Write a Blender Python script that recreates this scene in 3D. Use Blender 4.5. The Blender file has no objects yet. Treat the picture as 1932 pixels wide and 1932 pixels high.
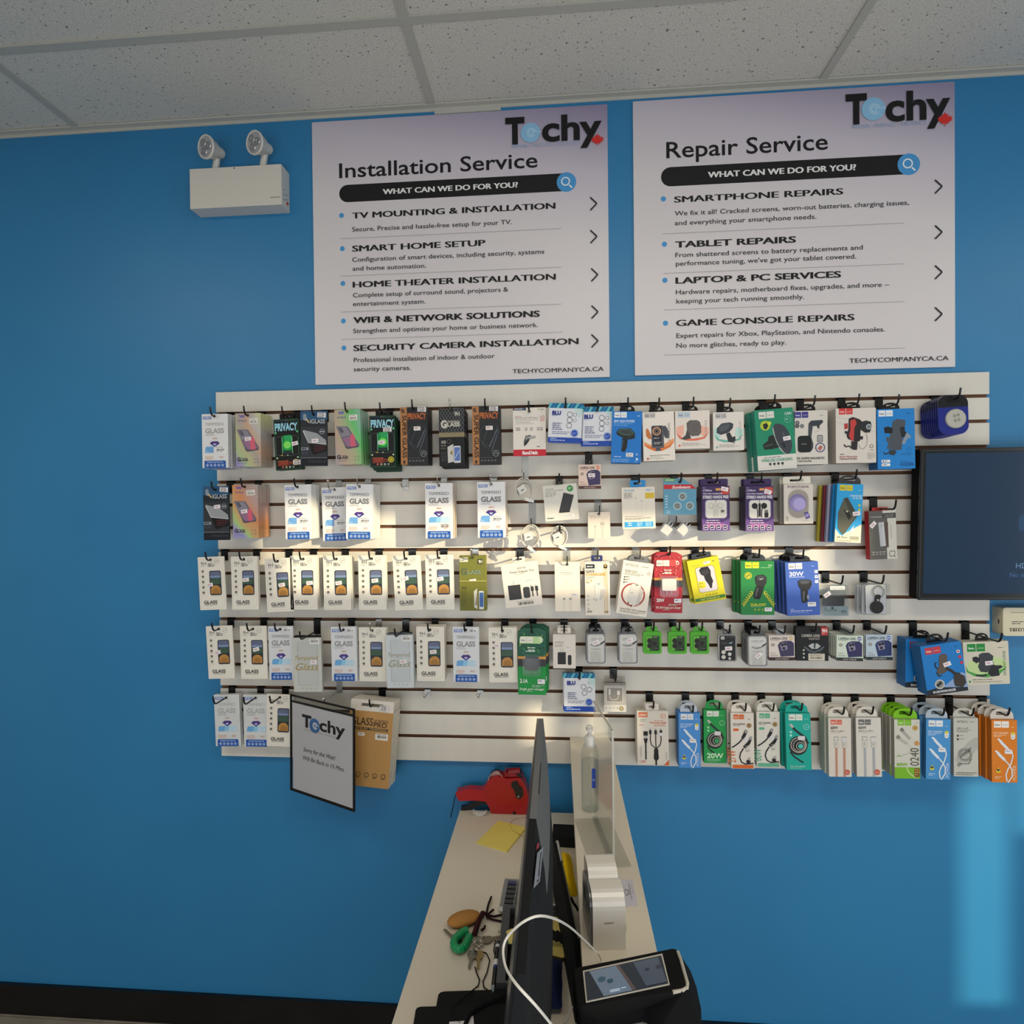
import bpy, math, random
from mathutils import Vector, Matrix
random.seed(7)
SC = bpy.context.scene
COL = SC.collection

# ------------------------------------------------------------------ camera
EYE = Vector((1.13394, -1.89247, 1.7613))
FOC = 1112.93                      # focal length in pixels of the 1932 px frame
YAW, PITCH, ROLL = -0.07702, 0.01123, -0.01052
fwd = Vector((math.sin(YAW)*math.cos(PITCH), math.cos(YAW)*math.cos(PITCH), -math.sin(PITCH)))
rt0 = Vector((math.cos(YAW), -math.sin(YAW), 0)); up0 = rt0.cross(fwd)
rt = math.cos(ROLL)*rt0 + math.sin(ROLL)*up0
up = -math.sin(ROLL)*rt0 + math.cos(ROLL)*up0
cd = bpy.data.cameras.new('camera'); cam = bpy.data.objects.new('camera', cd); COL.objects.link(cam)
cd.sensor_width = 36; cd.sensor_fit = 'HORIZONTAL'; cd.lens = FOC/1932*36; cd.clip_start = .02; cd.clip_end = 60
cam.matrix_world = Matrix(((rt.x, up.x, -fwd.x, EYE.x), (rt.y, up.y, -fwd.y, EYE.y), (rt.z, up.z, -fwd.z, EYE.z), (0, 0, 0, 1)))
SC.camera = cam

def ray(px, py): return fwd*FOC + rt*(px-966) - up*(py-966)
def at(px, py, Y):                 # the point of the plane y = Y that a photo pixel shows
    d = ray(px, py); return EYE + d*((Y-EYE.y)/d.y)
def on(px, py, Z):                 # the point at height Z that a photo pixel shows
    d = ray(px, py); return EYE + d*((Z-EYE.z)/d.z)
def atx(px, py, X):
    d = ray(px, py); return EYE + d*((X-EYE.x)/d.x)

# ------------------------------------------------------------------ world, sun, lamps, exposure
SC.view_settings.view_transform = 'Standard'
SC.view_settings.look = 'None'
SC.view_settings.exposure = -0.2
SC.view_settings.gamma = 1.0
SC.view_settings.use_curve_mapping = False
SC.cycles.use_denoising = True
SC.cycles.max_bounces = 8; SC.cycles.transparent_max_bounces = 24
w = bpy.data.worlds.new('world'); SC.world = w; w.use_nodes = True
w.node_tree.nodes['Background'].inputs[0].default_value = (.55, .68, .9, 1)
w.node_tree.nodes['Background'].inputs[1].default_value = 1.0
def lamp(name, kind, loc, energy, color, size=None, aim=None, spread=None, size_y=None):
    l = bpy.data.lights.new(name, kind); o = bpy.data.objects.new(name, l); COL.objects.link(o)
    o.location = loc; l.energy = energy; l.color = color
    if kind == 'AREA':
        l.shape = 'RECTANGLE'; l.size = size; l.size_y = size_y or size
        if spread: l.spread = math.radians(spread)
    if aim is not None:
        o.rotation_euler = (Vector(aim)-Vector(loc)).to_track_quat('-Z', 'Y').to_euler()
    return o
SUN_DX, SUN_DZ = -1.4, -.38        # sideways and downward travel of the sunlight per metre towards the wall
s = lamp('sun', 'SUN', (8, -6, 5), 5.6, (1, .85, .55)); s.data.angle = math.radians(.5)
s.rotation_euler = Vector((SUN_DX, 1, SUN_DZ)).to_track_quat('-Z', 'Y').to_euler()
ROOM_L, ROOM_R, ROOM_B, CEIL = -2.6, 8.4, -3.2, 3.057
for lx, ly in ((-.9, -1.75), (1.55, -1.75), (3.9, -1.75), (6.2, -1.75)):
    lamp('ceiling_panel_lamp', 'AREA', (lx, ly, CEIL-.03), 17, (1, .91, .74), 1.15, (lx, ly, 0), None, .55)
lamp('window_daylight', 'AREA', (1.4, ROOM_B+.06, 1.25), 56, (.92, .95, 1), 3.6, (1.4, 0, 1.6), None, 1.7)  # added broad fill standing in for daylight; the back wall has no window
lamp('door_daylight', 'AREA', (5.2, ROOM_B+.08, 1.1), 46, (.86, .93, 1), 1.6, (2.6, 0, .9), None, 2.0)  # added cool fill to brighten from the right; no door stands behind it

# ------------------------------------------------------------------ materials
MATS = {}
def lin(h):
    return tuple((c/12.92 if c <= .04045 else ((c+.055)/1.055)**2.4) for c in (int(h[i:i+2], 16)/255 for i in (0, 2, 4))) + (1,)
def mat(key):
    """'rrggbb' printed card, 'g:rrggbb' glossy plastic, 'm:rrggbb' metal, 'x:rrggbb' clear tinted film, 'r:rrggbb' rough."""
    if key in MATS: return MATS[key]
    kind, hx = key.split(':') if ':' in key else ('p', key)
    m = bpy.data.materials.new({'p': 'print_', 'g': 'gloss_', 'm': 'metal_', 'x': 'film_', 'r': 'rough_', 'e': 'screen_'}[kind]+hx)
    m.use_nodes = True; n = m.node_tree.nodes; b = n['Principled BSDF']
    b.inputs['Base Color'].default_value = lin(hx)
    b.inputs['Roughness'].default_value = {'p': .5, 'g': .22, 'm': .28, 'x': .1, 'r': .85, 'e': .12}[kind]
    if kind == 'p': b.inputs['Specular IOR Level'].default_value = .35
    if kind == 'r': b.inputs['Specular IOR Level'].default_value = .2
    if kind == 'm': b.inputs['Metallic'].default_value = 1
    if kind == 'e':
        b.inputs['Emission Color'].default_value = lin(hx); b.inputs['Emission Strength'].default_value = .8
    if kind == 'x':
        L = m.node_tree.links; o = n['Material Output']
        t = n.new('ShaderNodeBsdfTransparent'); t.inputs[0].default_value = tuple(q**.3 for q in lin(hx)[:3])+(1,)
        g = n.new('ShaderNodeBsdfGlossy'); g.inputs['Roughness'].default_value = .12
        lw = n.new('ShaderNodeLayerWeight'); pw = n.new('ShaderNodeMath'); pw.operation = 'POWER'; L.new(lw.outputs['Facing'], pw.inputs[0]); pw.inputs[1].default_value = 4
        f = n.new('ShaderNodeMath'); f.operation = 'MULTIPLY_ADD'; L.new(pw.outputs[0], f.inputs[0]); f.inputs[1].default_value = .45; f.inputs[2].default_value = .035; f.use_clamp = True
        x = n.new('ShaderNodeMixShader'); L.new(f.outputs[0], x.inputs[0]); L.new(t.outputs[0], x.inputs[1]); L.new(g.outputs[0], x.inputs[2])
        L.new(x.outputs[0], o.inputs[0])
    MATS[key] = m; return m
def nodemat(key, build, rough=.5, **kw):
    m = bpy.data.materials.new(key); m.use_nodes = True
    b = m.node_tree.nodes['Principled BSDF']; b.inputs['Roughness'].default_value = rough
    for k, v in kw.items(): b.inputs[k.replace('_', ' ')].default_value = v
    build(m.node_tree.nodes, m.node_tree.links, b); MATS[key] = m; return m
def ramp(n, stops):
    r = n.new('ShaderNodeValToRGB'); e = r.color_ramp.elements
    while len(e) < len(stops): e.new(.5)
    for i, (p, c) in enumerate(stops): e[i].position = p; e[i].color = lin(c)
    return r
def coords(n, L, scale=(1, 1, 1), kind='Object'):
    t = n.new('ShaderNodeTexCoord'); mp = n.new('ShaderNodeMapping'); L.new(t.outputs[kind], mp.inputs[0]); mp.inputs['Scale'].default_value = scale
    return mp
def f_wall(n, L, b):
    mp = coords(n, L, (1, 1, 1)); z = n.new('ShaderNodeTexNoise'); z.inputs['Scale'].default_value = 260; L.new(mp.outputs[0], z.inputs[0])
    z2 = n.new('ShaderNodeTexNoise'); z2.inputs['Scale'].default_value = 2.2; L.new(mp.outputs[0], z2.inputs[0])
    r = ramp(n, [(.3, '2b7db2'), (.7, '2e82b6')]); L.new(z2.outputs[0], r.inputs[0]); L.new(r.outputs[0], b.inputs['Base Color'])
    bp = n.new('ShaderNodeBump'); bp.inputs['Strength'].default_value = .12; bp.inputs['Distance'].default_value = .001; L.new(z.outputs[0], bp.inputs['Height']); L.new(bp.outputs[0], b.inputs['Normal'])
nodemat('wall_paint', f_wall, .42)
def f_tile(n, L, b):
    mp = coords(n, L)
    v = n.new('ShaderNodeTexNoise'); v.inputs['Scale'].default_value = 95; v.inputs['Detail'].default_value = 1; L.new(mp.outputs[0], v.inputs[0])
    r = ramp(n, [(.0, '6d6c68'), (.28, '8d8c86'), (.32, 'e2e0d8'), (1, 'e4e2da')]); L.new(v.outputs[0], r.inputs[0])
    v2 = n.new('ShaderNodeTexNoise'); v2.inputs['Scale'].default_value = 300; L.new(mp.outputs[0], v2.inputs[0])
    r2 = ramp(n, [(.3, 'd5d5d5'), (.62, 'ffffff')]); L.new(v2.outputs[0], r2.inputs[0])
    x = n.new('ShaderNodeMix'); x.data_type = 'RGBA'; x.blend_type = 'MULTIPLY'; x.inputs[0].default_value = 1
    L.new(r.outputs[0], x.inputs[6]); L.new(r2.outputs[0], x.inputs[7]); L.new(x.outputs[2], b.inputs['Base Color'])
    bp = n.new('ShaderNodeBump'); bp.inputs['Strength'].default_value = .5; bp.inputs['Distance'].default_value = .002; L.new(r.outputs[0], bp.inputs['Height']); L.new(bp.outputs[0], b.inputs['Normal'])
nodemat('ceiling_tile', f_tile, .95)
def f_floor(n, L, b):
    mp = coords(n, L, (1, 1, 1)); br = n.new('ShaderNodeTexBrick'); L.new(mp.outputs[0], br.inputs[0])
    br.inputs['Scale'].default_value = 1; br.inputs['Brick Width'].default_value = .9; br.inputs['Row Height'].default_value = .18; br.inputs['Mortar Size'].default_value = .0015
    br.inputs['Color1'].default_value = lin('a49c90'); br.inputs['Color2'].default_value = lin('958c80'); br.inputs['Mortar'].default_value = lin('6a6258')
    z = n.new('ShaderNodeTexNoise'); z.inputs['Scale'].default_value = 6; z.inputs['Detail'].default_value = 6; L.new(mp.outputs[0], z.inputs[0])
    r = ramp(n, [(.3, 'cfcfcf'), (.7, 'ffffff')]); L.new(z.outputs[0], r.inputs[0])
    x = n.new('ShaderNodeMix'); x.data_type = 'RGBA'; x.blend_type = 'MULTIPLY'; x.inputs[0].default_value = 1
    L.new(br.outputs[0], x.inputs[6]); L.new(r.outputs[0], x.inputs[7]); L.new(x.outputs[2], b.inputs['Base Color'])
nodemat('floor_plank', f_floor, .5)
def f_mdf(n, L, b):
    mp = coords(n, L, (4, 60, 60)); z = n.new('ShaderNodeTexNoise'); z.inputs['Scale'].default_value = 8; L.new(mp.outputs[0], z.inputs[0])
    r = ramp(n, [(.3, '6b4a33'), (.7, '805a3f')]); L.new(z.outputs[0], r.inputs[0]); L.new(r.outputs[0], b.inputs['Base Color'])
nodemat('fibreboard', f_mdf, .8)
def f_melamine(n, L, b):
    mp = coords(n, L, (14, 1, .7)); z = n.new('ShaderNodeTexNoise'); z.inputs['Scale'].default_value = 2.4; L.new(mp.outputs[0], z.inputs[0])
    r = ramp(n, [(.3, 'dad6cd'), (.7, 'dedad1')]); L.new(z.outputs[0], r.inputs[0]); L.new(r.outputs[0], b.inputs['Base Color'])
nodemat('white_melamine', f_melamine, .3)
def holo(key, stops, ang, off):  # the foil's rainbow reflections are painted into its base colour
    def f(n, L, b):
        mp = coords(n, L, (1, 1, 1)); mp.inputs['Rotation'].default_value = (0, ang, 0); mp.inputs['Location'].default_value = (off, 0, 0)
        z = n.new('ShaderNodeTexNoise'); z.inputs['Scale'].default_value = 9; L.new(mp.outputs[0], z.inputs[0])
        mx = n.new('ShaderNodeMix'); mx.data_type = 'VECTOR'; mx.inputs[0].default_value = .06; L.new(mp.outputs[0], mx.inputs[4]); L.new(z.outputs['Color'], mx.inputs[5])
        sx = n.new('ShaderNodeSeparateXYZ'); L.new(mx.outputs[1], sx.inputs[0])
        mm = n.new('ShaderNodeMath'); mm.operation = 'MULTIPLY_ADD'; L.new(sx.outputs[0], mm.inputs[0]); mm.inputs[1].default_value = 5.6; mm.inputs[2].default_value = .5
        r = ramp(n, stops); L.new(mm.outputs[0], r.inputs[0]); L.new(r.outputs[0], b.inputs['Base Color'])
    return nodemat(key, f, .3, Metallic=.25)
holo('holo_a', [(0, 'a79ed2'), (.14, 'b8cfa0'), (.26, 'c9c79a'), (.38, 'b9b0a8'), (.52, 'd6b196'), (.64, 'c9c4c2'), (.8, 'd9dc9c'), (.9, 'a8d88c'), (1, 'c9a6c9')], .5, -.02)
holo('holo_b', [(0, '5e9cc4'), (.1, '69b2e0'), (.22, '9fc9bc'), (.36, 'b6aeb4'), (.52, 'c9b09c'), (.66, 'b9bc96'), (.8, '6fd07c'), (.92, '8fc3a9'), (1, 'c2b2b8')], .25, .015)
holo('holo_c', [(0, 'a7a4d8'), (.1, 'b6d98f'), (.22, 'dfb27c'), (.42, 'e29a6c'), (.6, 'cbaaa4'), (.78, 'b8ada6'), (.9, 'bcb892'), (1, 'b3a0cf')], .65, -.02)
def f_lav(n, L, b):                # poster ink: lavender tint printed along the top, corner heavy, fading to white
    mp = coords(n, L); sx = n.new('ShaderNodeSeparateXYZ'); L.new(mp.outputs[0], sx.inputs[0])
    a = n.new('ShaderNodeMath'); a.operation = 'MULTIPLY_ADD'; L.new(sx.outputs[0], a.inputs[0]); a.inputs[1].default_value = .22; L.new(sx.outputs[2], a.inputs[2])
    r = ramp(n, [(.0, 'dcd7da'), (.45, 'dcd7da'), (.72, 'cdc6d3'), (1, '968dab')])
    m2 = n.new('ShaderNodeMapRange'); m2.inputs[1].default_value = 0.3; m2.inputs[2].default_value = 1.06; L.new(a.outputs[0], m2.inputs[0])
    L.new(m2.outputs[0], r.inputs[0]); L.new(r.outputs[0], b.inputs['Base Color'])
nodemat('poster_print', f_lav, .35)

# ------------------------------------------------------------------ mesh builder
class MB:
    def __init__(s): s.v = []; s.f = []; s.m = []; s.k = []; s.sm = []
    def mi(s, k):
        if k not in s.k: s.k.append(k)
        return s.k.index(k)
    def add(s, vs, fs, k, smooth=False):
        b = len(s.v); i = s.mi(k); s.v += [tuple(p) for p in vs]
        for f in fs: s.f.append([b+q for q in f]); s.m.append(i); s.sm.append(smooth)
    def box(s, a, b, k, M=None):
        (x0, y0, z0), (x1, y1, z1) = a, b
        vs = [Vector(p) for p in ((x0,y0,z0),(x1,y0,z0),(x1,y1,z0),(x0,y1,z0),(x0,y0,z1),(x1,y0,z1),(x1,y1,z1),(x0,y1,z1))]
        if M: vs = [M @ p for p in vs]
        s.add(vs, [(0,3,2,1),(4,5,6,7),(0,1,5,4),(1,2,6,5),(2,3,7,6),(3,0,4,7)], k)
    def prism(s, pts, y0, y1, k, k2=None, M=None, smooth=False):   # outline in x,z (counter-clockwise), pushed from y0 (front) to y1
        n = len(pts); vs = [Vector((p[0], y0, p[1])) for p in pts] + [Vector((p[0], y1, p[1])) for p in pts]
        if M: vs = [M @ p for p in vs]
        s.add(vs, [tuple(range(n))], k); s.add(vs, [tuple(range(2*n-1, n-1, -1))], k2 or k)
        s.add(vs, [(i, i+n, (i+1) % n+n, (i+1) % n) for i in range(n)], k2 or k, smooth)
    def ringplate(s, out, inn, y0, y1, k, M=None):                # plate with a hole; both outlines with the same number of points
        n = len(out); vs = [Vector((p[0], y, p[1])) for y in (y0, y1) for o in (out, inn) for p in o]
        if M: vs = [M @ p for p in vs]
        fs = []
        for i in range(n):
            j = (i+1) % n
            fs += [(i, j, n+j, n+i), (2*n+j, 2*n+i, 3*n+i, 3*n+j), (i, 2*n+i, 2*n+j, j), (n+i, n+j, 3*n+j, 3*n+i)]
        s.add(vs, fs, k)
    def tube(s, pts, r, k, n=8, closed=False):
        pts = [Vector(p) for p in pts]; rs = r if isinstance(r, (list, tuple)) else [r]*len(pts); N = len(pts); vs = []; prev = None
        for i, p in enumerate(pts):
            if closed: t = pts[(i+1) % N]-pts[i-1]
            else: t = pts[min(i+1, N-1)]-pts[max(i-1, 0)]
            t.normalize()
            if prev is None:
                a = Vector((0, 0, 1)) if abs(t.z) < .9 else Vector((1, 0, 0)); u = t.cross(a).normalized()
            else: u = (prev-t*prev.dot(t)).normalized()
            prev = u; wv = t.cross(u)
            for q in range(n):
                a = 2*math.pi*q/n; vs.append(p+(u*math.cos(a)+wv*math.sin(a))*rs[i])
        fs = []
        for i in range(N if closed else N-1):
            j = (i+1) % N
            fs += [(i*n+q, i*n+(q+1) % n, j*n+(q+1) % n, j*n+q) for q in range(n)]
        s.add(vs, fs, k, True)
        if not closed: s.add(vs[:n], [tuple(range(n-1, -1, -1))], k); s.add(vs[-n:], [tuple(range(n))], k)
    def lathe(s, prof, k, c=(0, 0, 0), n=24, M=None, smooth=True):   # prof: (radius, height) up the z axis
        vs = []; c = Vector(c)
        for r, h in prof:
            for q in range(n):
                a = 2*math.pi*q/n; p = Vector((r*math.cos(a), r*math.sin(a), h)); vs.append((M @ p if M else p)+c)
        fs = [(i*n+q, i*n+(q+1) % n, (i+1)*n+(q+1) % n, (i+1)*n+q) for i in range(len(prof)-1) for q in range(n)]
        s.add(vs, fs, k, smooth)
        s.add(vs[:n], [tuple(range(n-1, -1, -1))], k); s.add(vs[-n:], [tuple(range(n))], k)
    def blob(s, c, r, k, n=16, m=10, M=None):
        vs = []; c = Vector(c)
        for i in range(m+1):
            t = math.pi*i/m
            for q in range(n):
                a = 2*math.pi*q/n; p = Vector((r[0]*math.sin(t)*math.cos(a), r[1]*math.sin(t)*math.sin(a), -r[2]*math.cos(t))); vs.append((M @ p if M else p)+c)
        s.add(vs, [(i*n+q, i*n+(q+1) % n, (i+1)*n+(q+1) % n, (i+1)*n+q) for i in range(m) for q in range(n)], k, True)
    def mesh(s, name):
        me = bpy.data.meshes.new(name); me.from_pydata(s.v, [], s.f)
        for k in s.k: me.materials.append(mat(k))
        me.polygons.foreach_set('material_index', s.m); me.polygons.foreach_set('use_smooth', s.sm); me.update(); return me
    def build(s, name, parent=None, loc=None, rot=None):
        return link(name, s.mesh(name), parent, loc, rot)
def link(name, me, parent=None, loc=None, rot=None):
    o = bpy.data.objects.new(name, me); COL.objects.link(o)
    if parent: o.parent = parent
    if loc is not None: o.location = loc
    if rot is not None: o.rotation_euler = rot
    return o
def bevel(o, wd, seg=2):
    b = o.modifiers.new('edge', 'BEVEL'); b.width = wd; b.segments = seg; b.limit_method = 'ANGLE'; return o
def empty(name, loc, rot=(0, 0, 0)):
    o = bpy.data.objects.new(name, None); COL.objects.link(o); o.location = loc; o.rotation_euler = rot; o.empty_display_size = .02; return o
def tag(o, label, cat, group=None):
    o['label'] = label; o['category'] = cat
    if group: o['group'] = group
    return o
def struct(o): o['kind'] = 'structure'; return o
def rr(x0, z0, x1, z1, r, n=5):        # rounded rectangle outline, counter-clockwise
    P = []
    for cx, cz, a0 in ((x1-r, z0+r, -90), (x1-r, z1-r, 0), (x0+r, z1-r, 90), (x0+r, z0+r, 180)):
        for i in range(n+1):
            a = math.radians(a0+90*i/n); P.append((cx+r*math.cos(a), cz+r*math.sin(a)))
    return P
def circ(cx, cz, r, n=24, rz=None): return [(cx+r*math.cos(2*math.pi*i/n), cz+(rz or r)*math.sin(2*math.pi*i/n)) for i in range(n)]
TXT = {}
def textmesh(body, b=0.0, sh=0.0):
    k = (body, b, sh)
    if k not in TXT:
        cu = bpy.data.curves.new('t', 'FONT'); cu.body = body; cu.size = 1; cu.resolution_u = 4 if len(body) < 14 else 3; cu.offset = b; cu.shear = sh
        o = bpy.data.objects.new('t', cu); me = bpy.data.meshes.new_from_object(o)
        vs = [tuple(v.co) for v in me.vertices]; fs = [tuple(p.vertices) for p in me.polygons]
        bpy.data.objects.remove(o); bpy.data.curves.remove(cu); bpy.data.meshes.remove(me)
        x0 = min((v[0] for v in vs), default=0); x1 = max((v[0] for v in vs), default=0)
        TXT[k] = (vs, fs, x0, x1)
    return TXT[k]

class Art:
    """Printing on a flat face that looks along -y. u runs along the width, v down the height, both 0..1."""
    def __init__(s, m, x0, zt, w, h, y, step=6e-5): s.m, s.x0, s.zt, s.w, s.h, s.y, s.st = m, x0, zt, w, h, y, step
    def P(s, u, v): return (s.x0+u*s.w, s.zt-v*s.h)
    def lay(s): s.y -= s.st; return s.y
    def poly(s, pts, c):
        y = s.lay(); s.m.add([(p[0], y, p[1]) for p in pts], [tuple(range(len(pts)))], c)
    def p(s, uv, c): s.poly([s.P(*q) for q in uv][::-1], c)
    def r(s, u0, v0, u1, v1, c): a = s.P(u0, v1); b = s.P(u1, v0); s.poly([a, (b[0], a[1]), b, (a[0], b[1])], c)
    def rr(s, u0, v0, u1, v1, rad, c): a = s.P(u0, v1); b = s.P(u1, v0); s.poly(rr(a[0], a[1], b[0], b[1], rad*s.w), c)
    def c(s, u, v, r, c, e=1): x, z = s.P(u, v); s.poly(circ(x, z, r*s.w, 20, r*s.w*e), c)
    def o(s, u, v, r, ri, c, n=20, e=1):
        x, z = s.P(u, v); y = s.lay(); A = circ(x, z, r*s.w, n, r*s.w*e)+circ(x, z, ri*s.w, n, ri*s.w*e)
        s.m.add([(p[0], y, p[1]) for p in A], [(i, (i+1) % n, n+(i+1) % n, n+i) for i in range(n)], c)
    def l(s, uv, wd, c):
        P = [Vector(s.P(*q)) for q in uv]; y = s.lay(); h = wd*s.w/2; L = []; R = []
        for i, p in enumerate(P):
            t = (P[min(i+1, len(P)-1)]-P[max(i-1, 0)]).normalized(); nn = Vector((-t.y, t.x))*h; L.append(p+nn); R.append(p-nn)
        n = len(P); s.m.add([(p.x, y, p.y) for p in R+L], [(i, i+1, n+i+1, n+i) for i in range(n-1)], c)
    def t(s, u, v, h, txt, c, w=None, b=0.0, al='L', rot=0, sh=0.0):
        if 'M' in txt and b > 0:           # the font's M does not take an outline offset: embolden by printing it side by side
            k = min(b, .03)*h*s.h/.711/s.w*.7
            if abs(rot) < 45:
                for q in (-k, k): s.t(u+q, v, h, txt, c, w, 0, al, rot, sh)
            b = 0
        vs, fs, x0, x1 = textmesh(txt, b, sh)
        if not vs: return
        sz = h*s.h/.711; sx = sz
        if w: sx = w*(s.w if abs(rot) < 45 else s.h)/(x1-x0)
        ox = {'L': x0, 'C': (x0+x1)/2, 'R': x1}[al]; X, Z = s.P(u, v); y = s.lay(); a = math.radians(rot); ca, sa = math.cos(a), math.sin(a)
        s.m.add([(X+(q[0]-ox)*sx*ca-q[1]*sz*sa, y, Z+(q[0]-ox)*sx*sa+q[1]*sz*ca) for q in vs], fs, c)
    def lines(s, u, v, w, n, dv, c, hh=.4):
        R = random.Random(int(u*991+v*887+n)); y = s.lay(); vs = []; fs = []
        for i in range(n):
            x = u; end = u+w*(1 if i < n-1 else R.uniform(.6, 1))
            while x < end-.01:
                k = min(R.uniform(.05, .14), end-x); a = s.P(x, v+i*dv+dv*hh); b = s.P(x+k, v+i*dv); q = len(vs)
                vs += [(a[0], y, a[1]), (b[0], y, a[1]), (b[0], y, b[1]), (a[0], y, b[1])]; fs.append((q, q+1, q+2, q+3)); x += k+.018
        if vs: s.m.add(vs, fs, c)
    def bars(s, u0, v0, u1, v1, c='222222', n=14):
        R = random.Random(n); y = s.lay(); x = u0; vs = []; fs = []; st = (u1-u0)/n
        for i in range(n):
            k = st*R.choice((.3, .5, .75)); a = s.P(x, v1); b = s.P(x+k, v0); q = len(vs)
            vs += [(a[0], y, a[1]), (b[0], y, a[1]), (b[0], y, b[1]), (a[0], y, b[1])]; fs.append((q, q+1, q+2, q+3)); x += st
        s.m.add(vs, fs, c)
    def icons(s, u0, u1, v, n, r, c, c2=None):
        for i in range(n):
            u = u0+(u1-u0)*i/max(1, n-1); s.o(u, v, r, r*.72, c, 12); s.c(u, v, r*.38, c2 or c)

# ------------------------------------------------------------------ the room
def slab(name, a, b, k): m = MB(); m.box(a, b, k); return struct(m.build(name))
slab('floor', (ROOM_L-.1, ROOM_B-.1, -.1), (ROOM_R+.1, .12, 0), 'floor_plank')
slab('wall_front', (ROOM_L-.1, .02, 0), (ROOM_R+.1, .12, CEIL+.1), 'wall_paint')
slab('wall_left', (ROOM_L-.1, ROOM_B-.1, 0), (ROOM_L, .02, CEIL+.1), 'd8d5ce')
slab('wall_right', (ROOM_R, ROOM_B-.1, 0), (ROOM_R+.1, .02, CEIL+.1), 'd8d5ce')
slab('baseboard_front', (ROOM_L, .008, 0), (ROOM_R, .02, .105), 'g:0d0d0e')
# back wall with the gaps that let the sun in; each gap is given by the patch of the slat panel / wall it lights
m = MB(); gaps = []
for x0, x1, z0, z1, Y in (*[(.144+.3052*i, .144+.3052*(i+1), 1.465, 1.752-.018*i, 0) for i in range(6)], (2.366, 2.509, .205, .90, .02), (2.535, 2.66, .74, 1.08, .02), (1.025, 1.104, .99, 1.118, 0), (1.235, 1.284, .995, 1.15, 0)):
    t = ROOM_B-Y; gaps.append((x0+SUN_DX*t, x1+SUN_DX*t, z0+SUN_DZ*t, z1+SUN_DZ*t))
xs = sorted({ROOM_L-.1, ROOM_R+.1, *[g[i] for g in gaps for i in (0, 1)]}); zs = sorted({0, CEIL+.1, *[g[i] for g in gaps for i in (2, 3)]})
for i in range(len(xs)-1):
    for j in range(len(zs)-1):
        cx, cz = (xs[i]+xs[i+1])/2, (zs[j]+zs[j+1])/2
        if not any(g[0] < cx < g[1] and g[2] < cz < g[3] for g in gaps): m.box((xs[i], ROOM_B-.003, zs[j]), (xs[i+1], ROOM_B, zs[j+1]), 'd8d5ce')
struct(m.build('wall_back'))
# suspended ceiling: tiles, grid and wall angle
m = MB(); gx0, gy0 = at(152, 246, .02).x, on(780, 38, CEIL).y
xs = [gx0+1.2192*i for i in range(-4, 6)]; ys = [.02, gy0]+[gy0-.6096*i for i in range(1, 7)]
for i in range(len(xs)-1):
    for j in range(len(ys)-1):
        x0, x1 = max(xs[i], ROOM_L), min(xs[i+1], ROOM_R); y0, y1 = max(ys[j+1], ROOM_B), ys[j]
        if x1 > x0 and y1 > y0: m.box((x0, y0, CEIL+.006), (x1, y1, CEIL+.02), 'ceiling_tile')
m.box((ROOM_L-.1, ROOM_B-.1, CEIL+.05), (ROOM_R+.1, .12, CEIL+.1), 'd8d5ce')
struct(m.build('ceiling'))
m = MB()
for x in xs:
    if ROOM_L < x < ROOM_R: m.box((x-.012, ROOM_B, CEIL), (x+.012, .02, CEIL+.008), 'b9b9b2')
for y in ys[1:]:
    if y > ROOM_B: m.box((ROOM_L, y-.012, CEIL-.0004), (ROOM_R, y+.012, CEIL+.008), 'b9b9b2')
struct(m.build('trim_1'))
m = MB(); m.box((ROOM_L, -.002, CEIL-.001), (ROOM_R, .02, CEIL+.004), 'c0c0b8'); m.box((ROOM_L, .017, CEIL-.011), (ROOM_R, .02, CEIL), 'c0c0b8'); m.box((at(820, 200, .02).x, .0155, CEIL-.021), (at(945, 200, .02).x, .02, CEIL), 'c0c0b8')
struct(m.build('trim_2'))
# ------------------------------------------------------------------ slatwall panel
PB, PW, PH, PITCHZ = .93, 2.4384, 1.2192, .0762
SLOTS = [PB+PH-PITCHZ*k+.0044 for k in range(1, 16)]
root = tag(empty('slatwall_display', (PW/2, 0, PB)), 'wide white slatwall panel with brown grooves on the blue wall', 'display panel')
m = MB(); m.box((-PW/2, .0115, 0), (PW/2, .0195, PH), 'fibreboard'); m.build('backing_board', root)
edges = [PH]+[z-PB for z in SLOTS]+[0]; m = MB()
for i in range(16):
    zt = edges[i]-(.0052 if i else 0); zb = edges[i+1]+(.0052 if i < 15 else 0)
    m.box((-PW/2, 0, zb), (PW/2, .0012, zt), 'white_melamine'); m.box((-PW/2, .0012, zb), (PW/2, .006, zt), 'fibreboard')
    m.box((-PW/2, .006, zb+(.006 if i < 15 else 0)), (PW/2, .0115, zt-(.006 if i else 0)), 'fibreboard')
m.build('slats', root)

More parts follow.
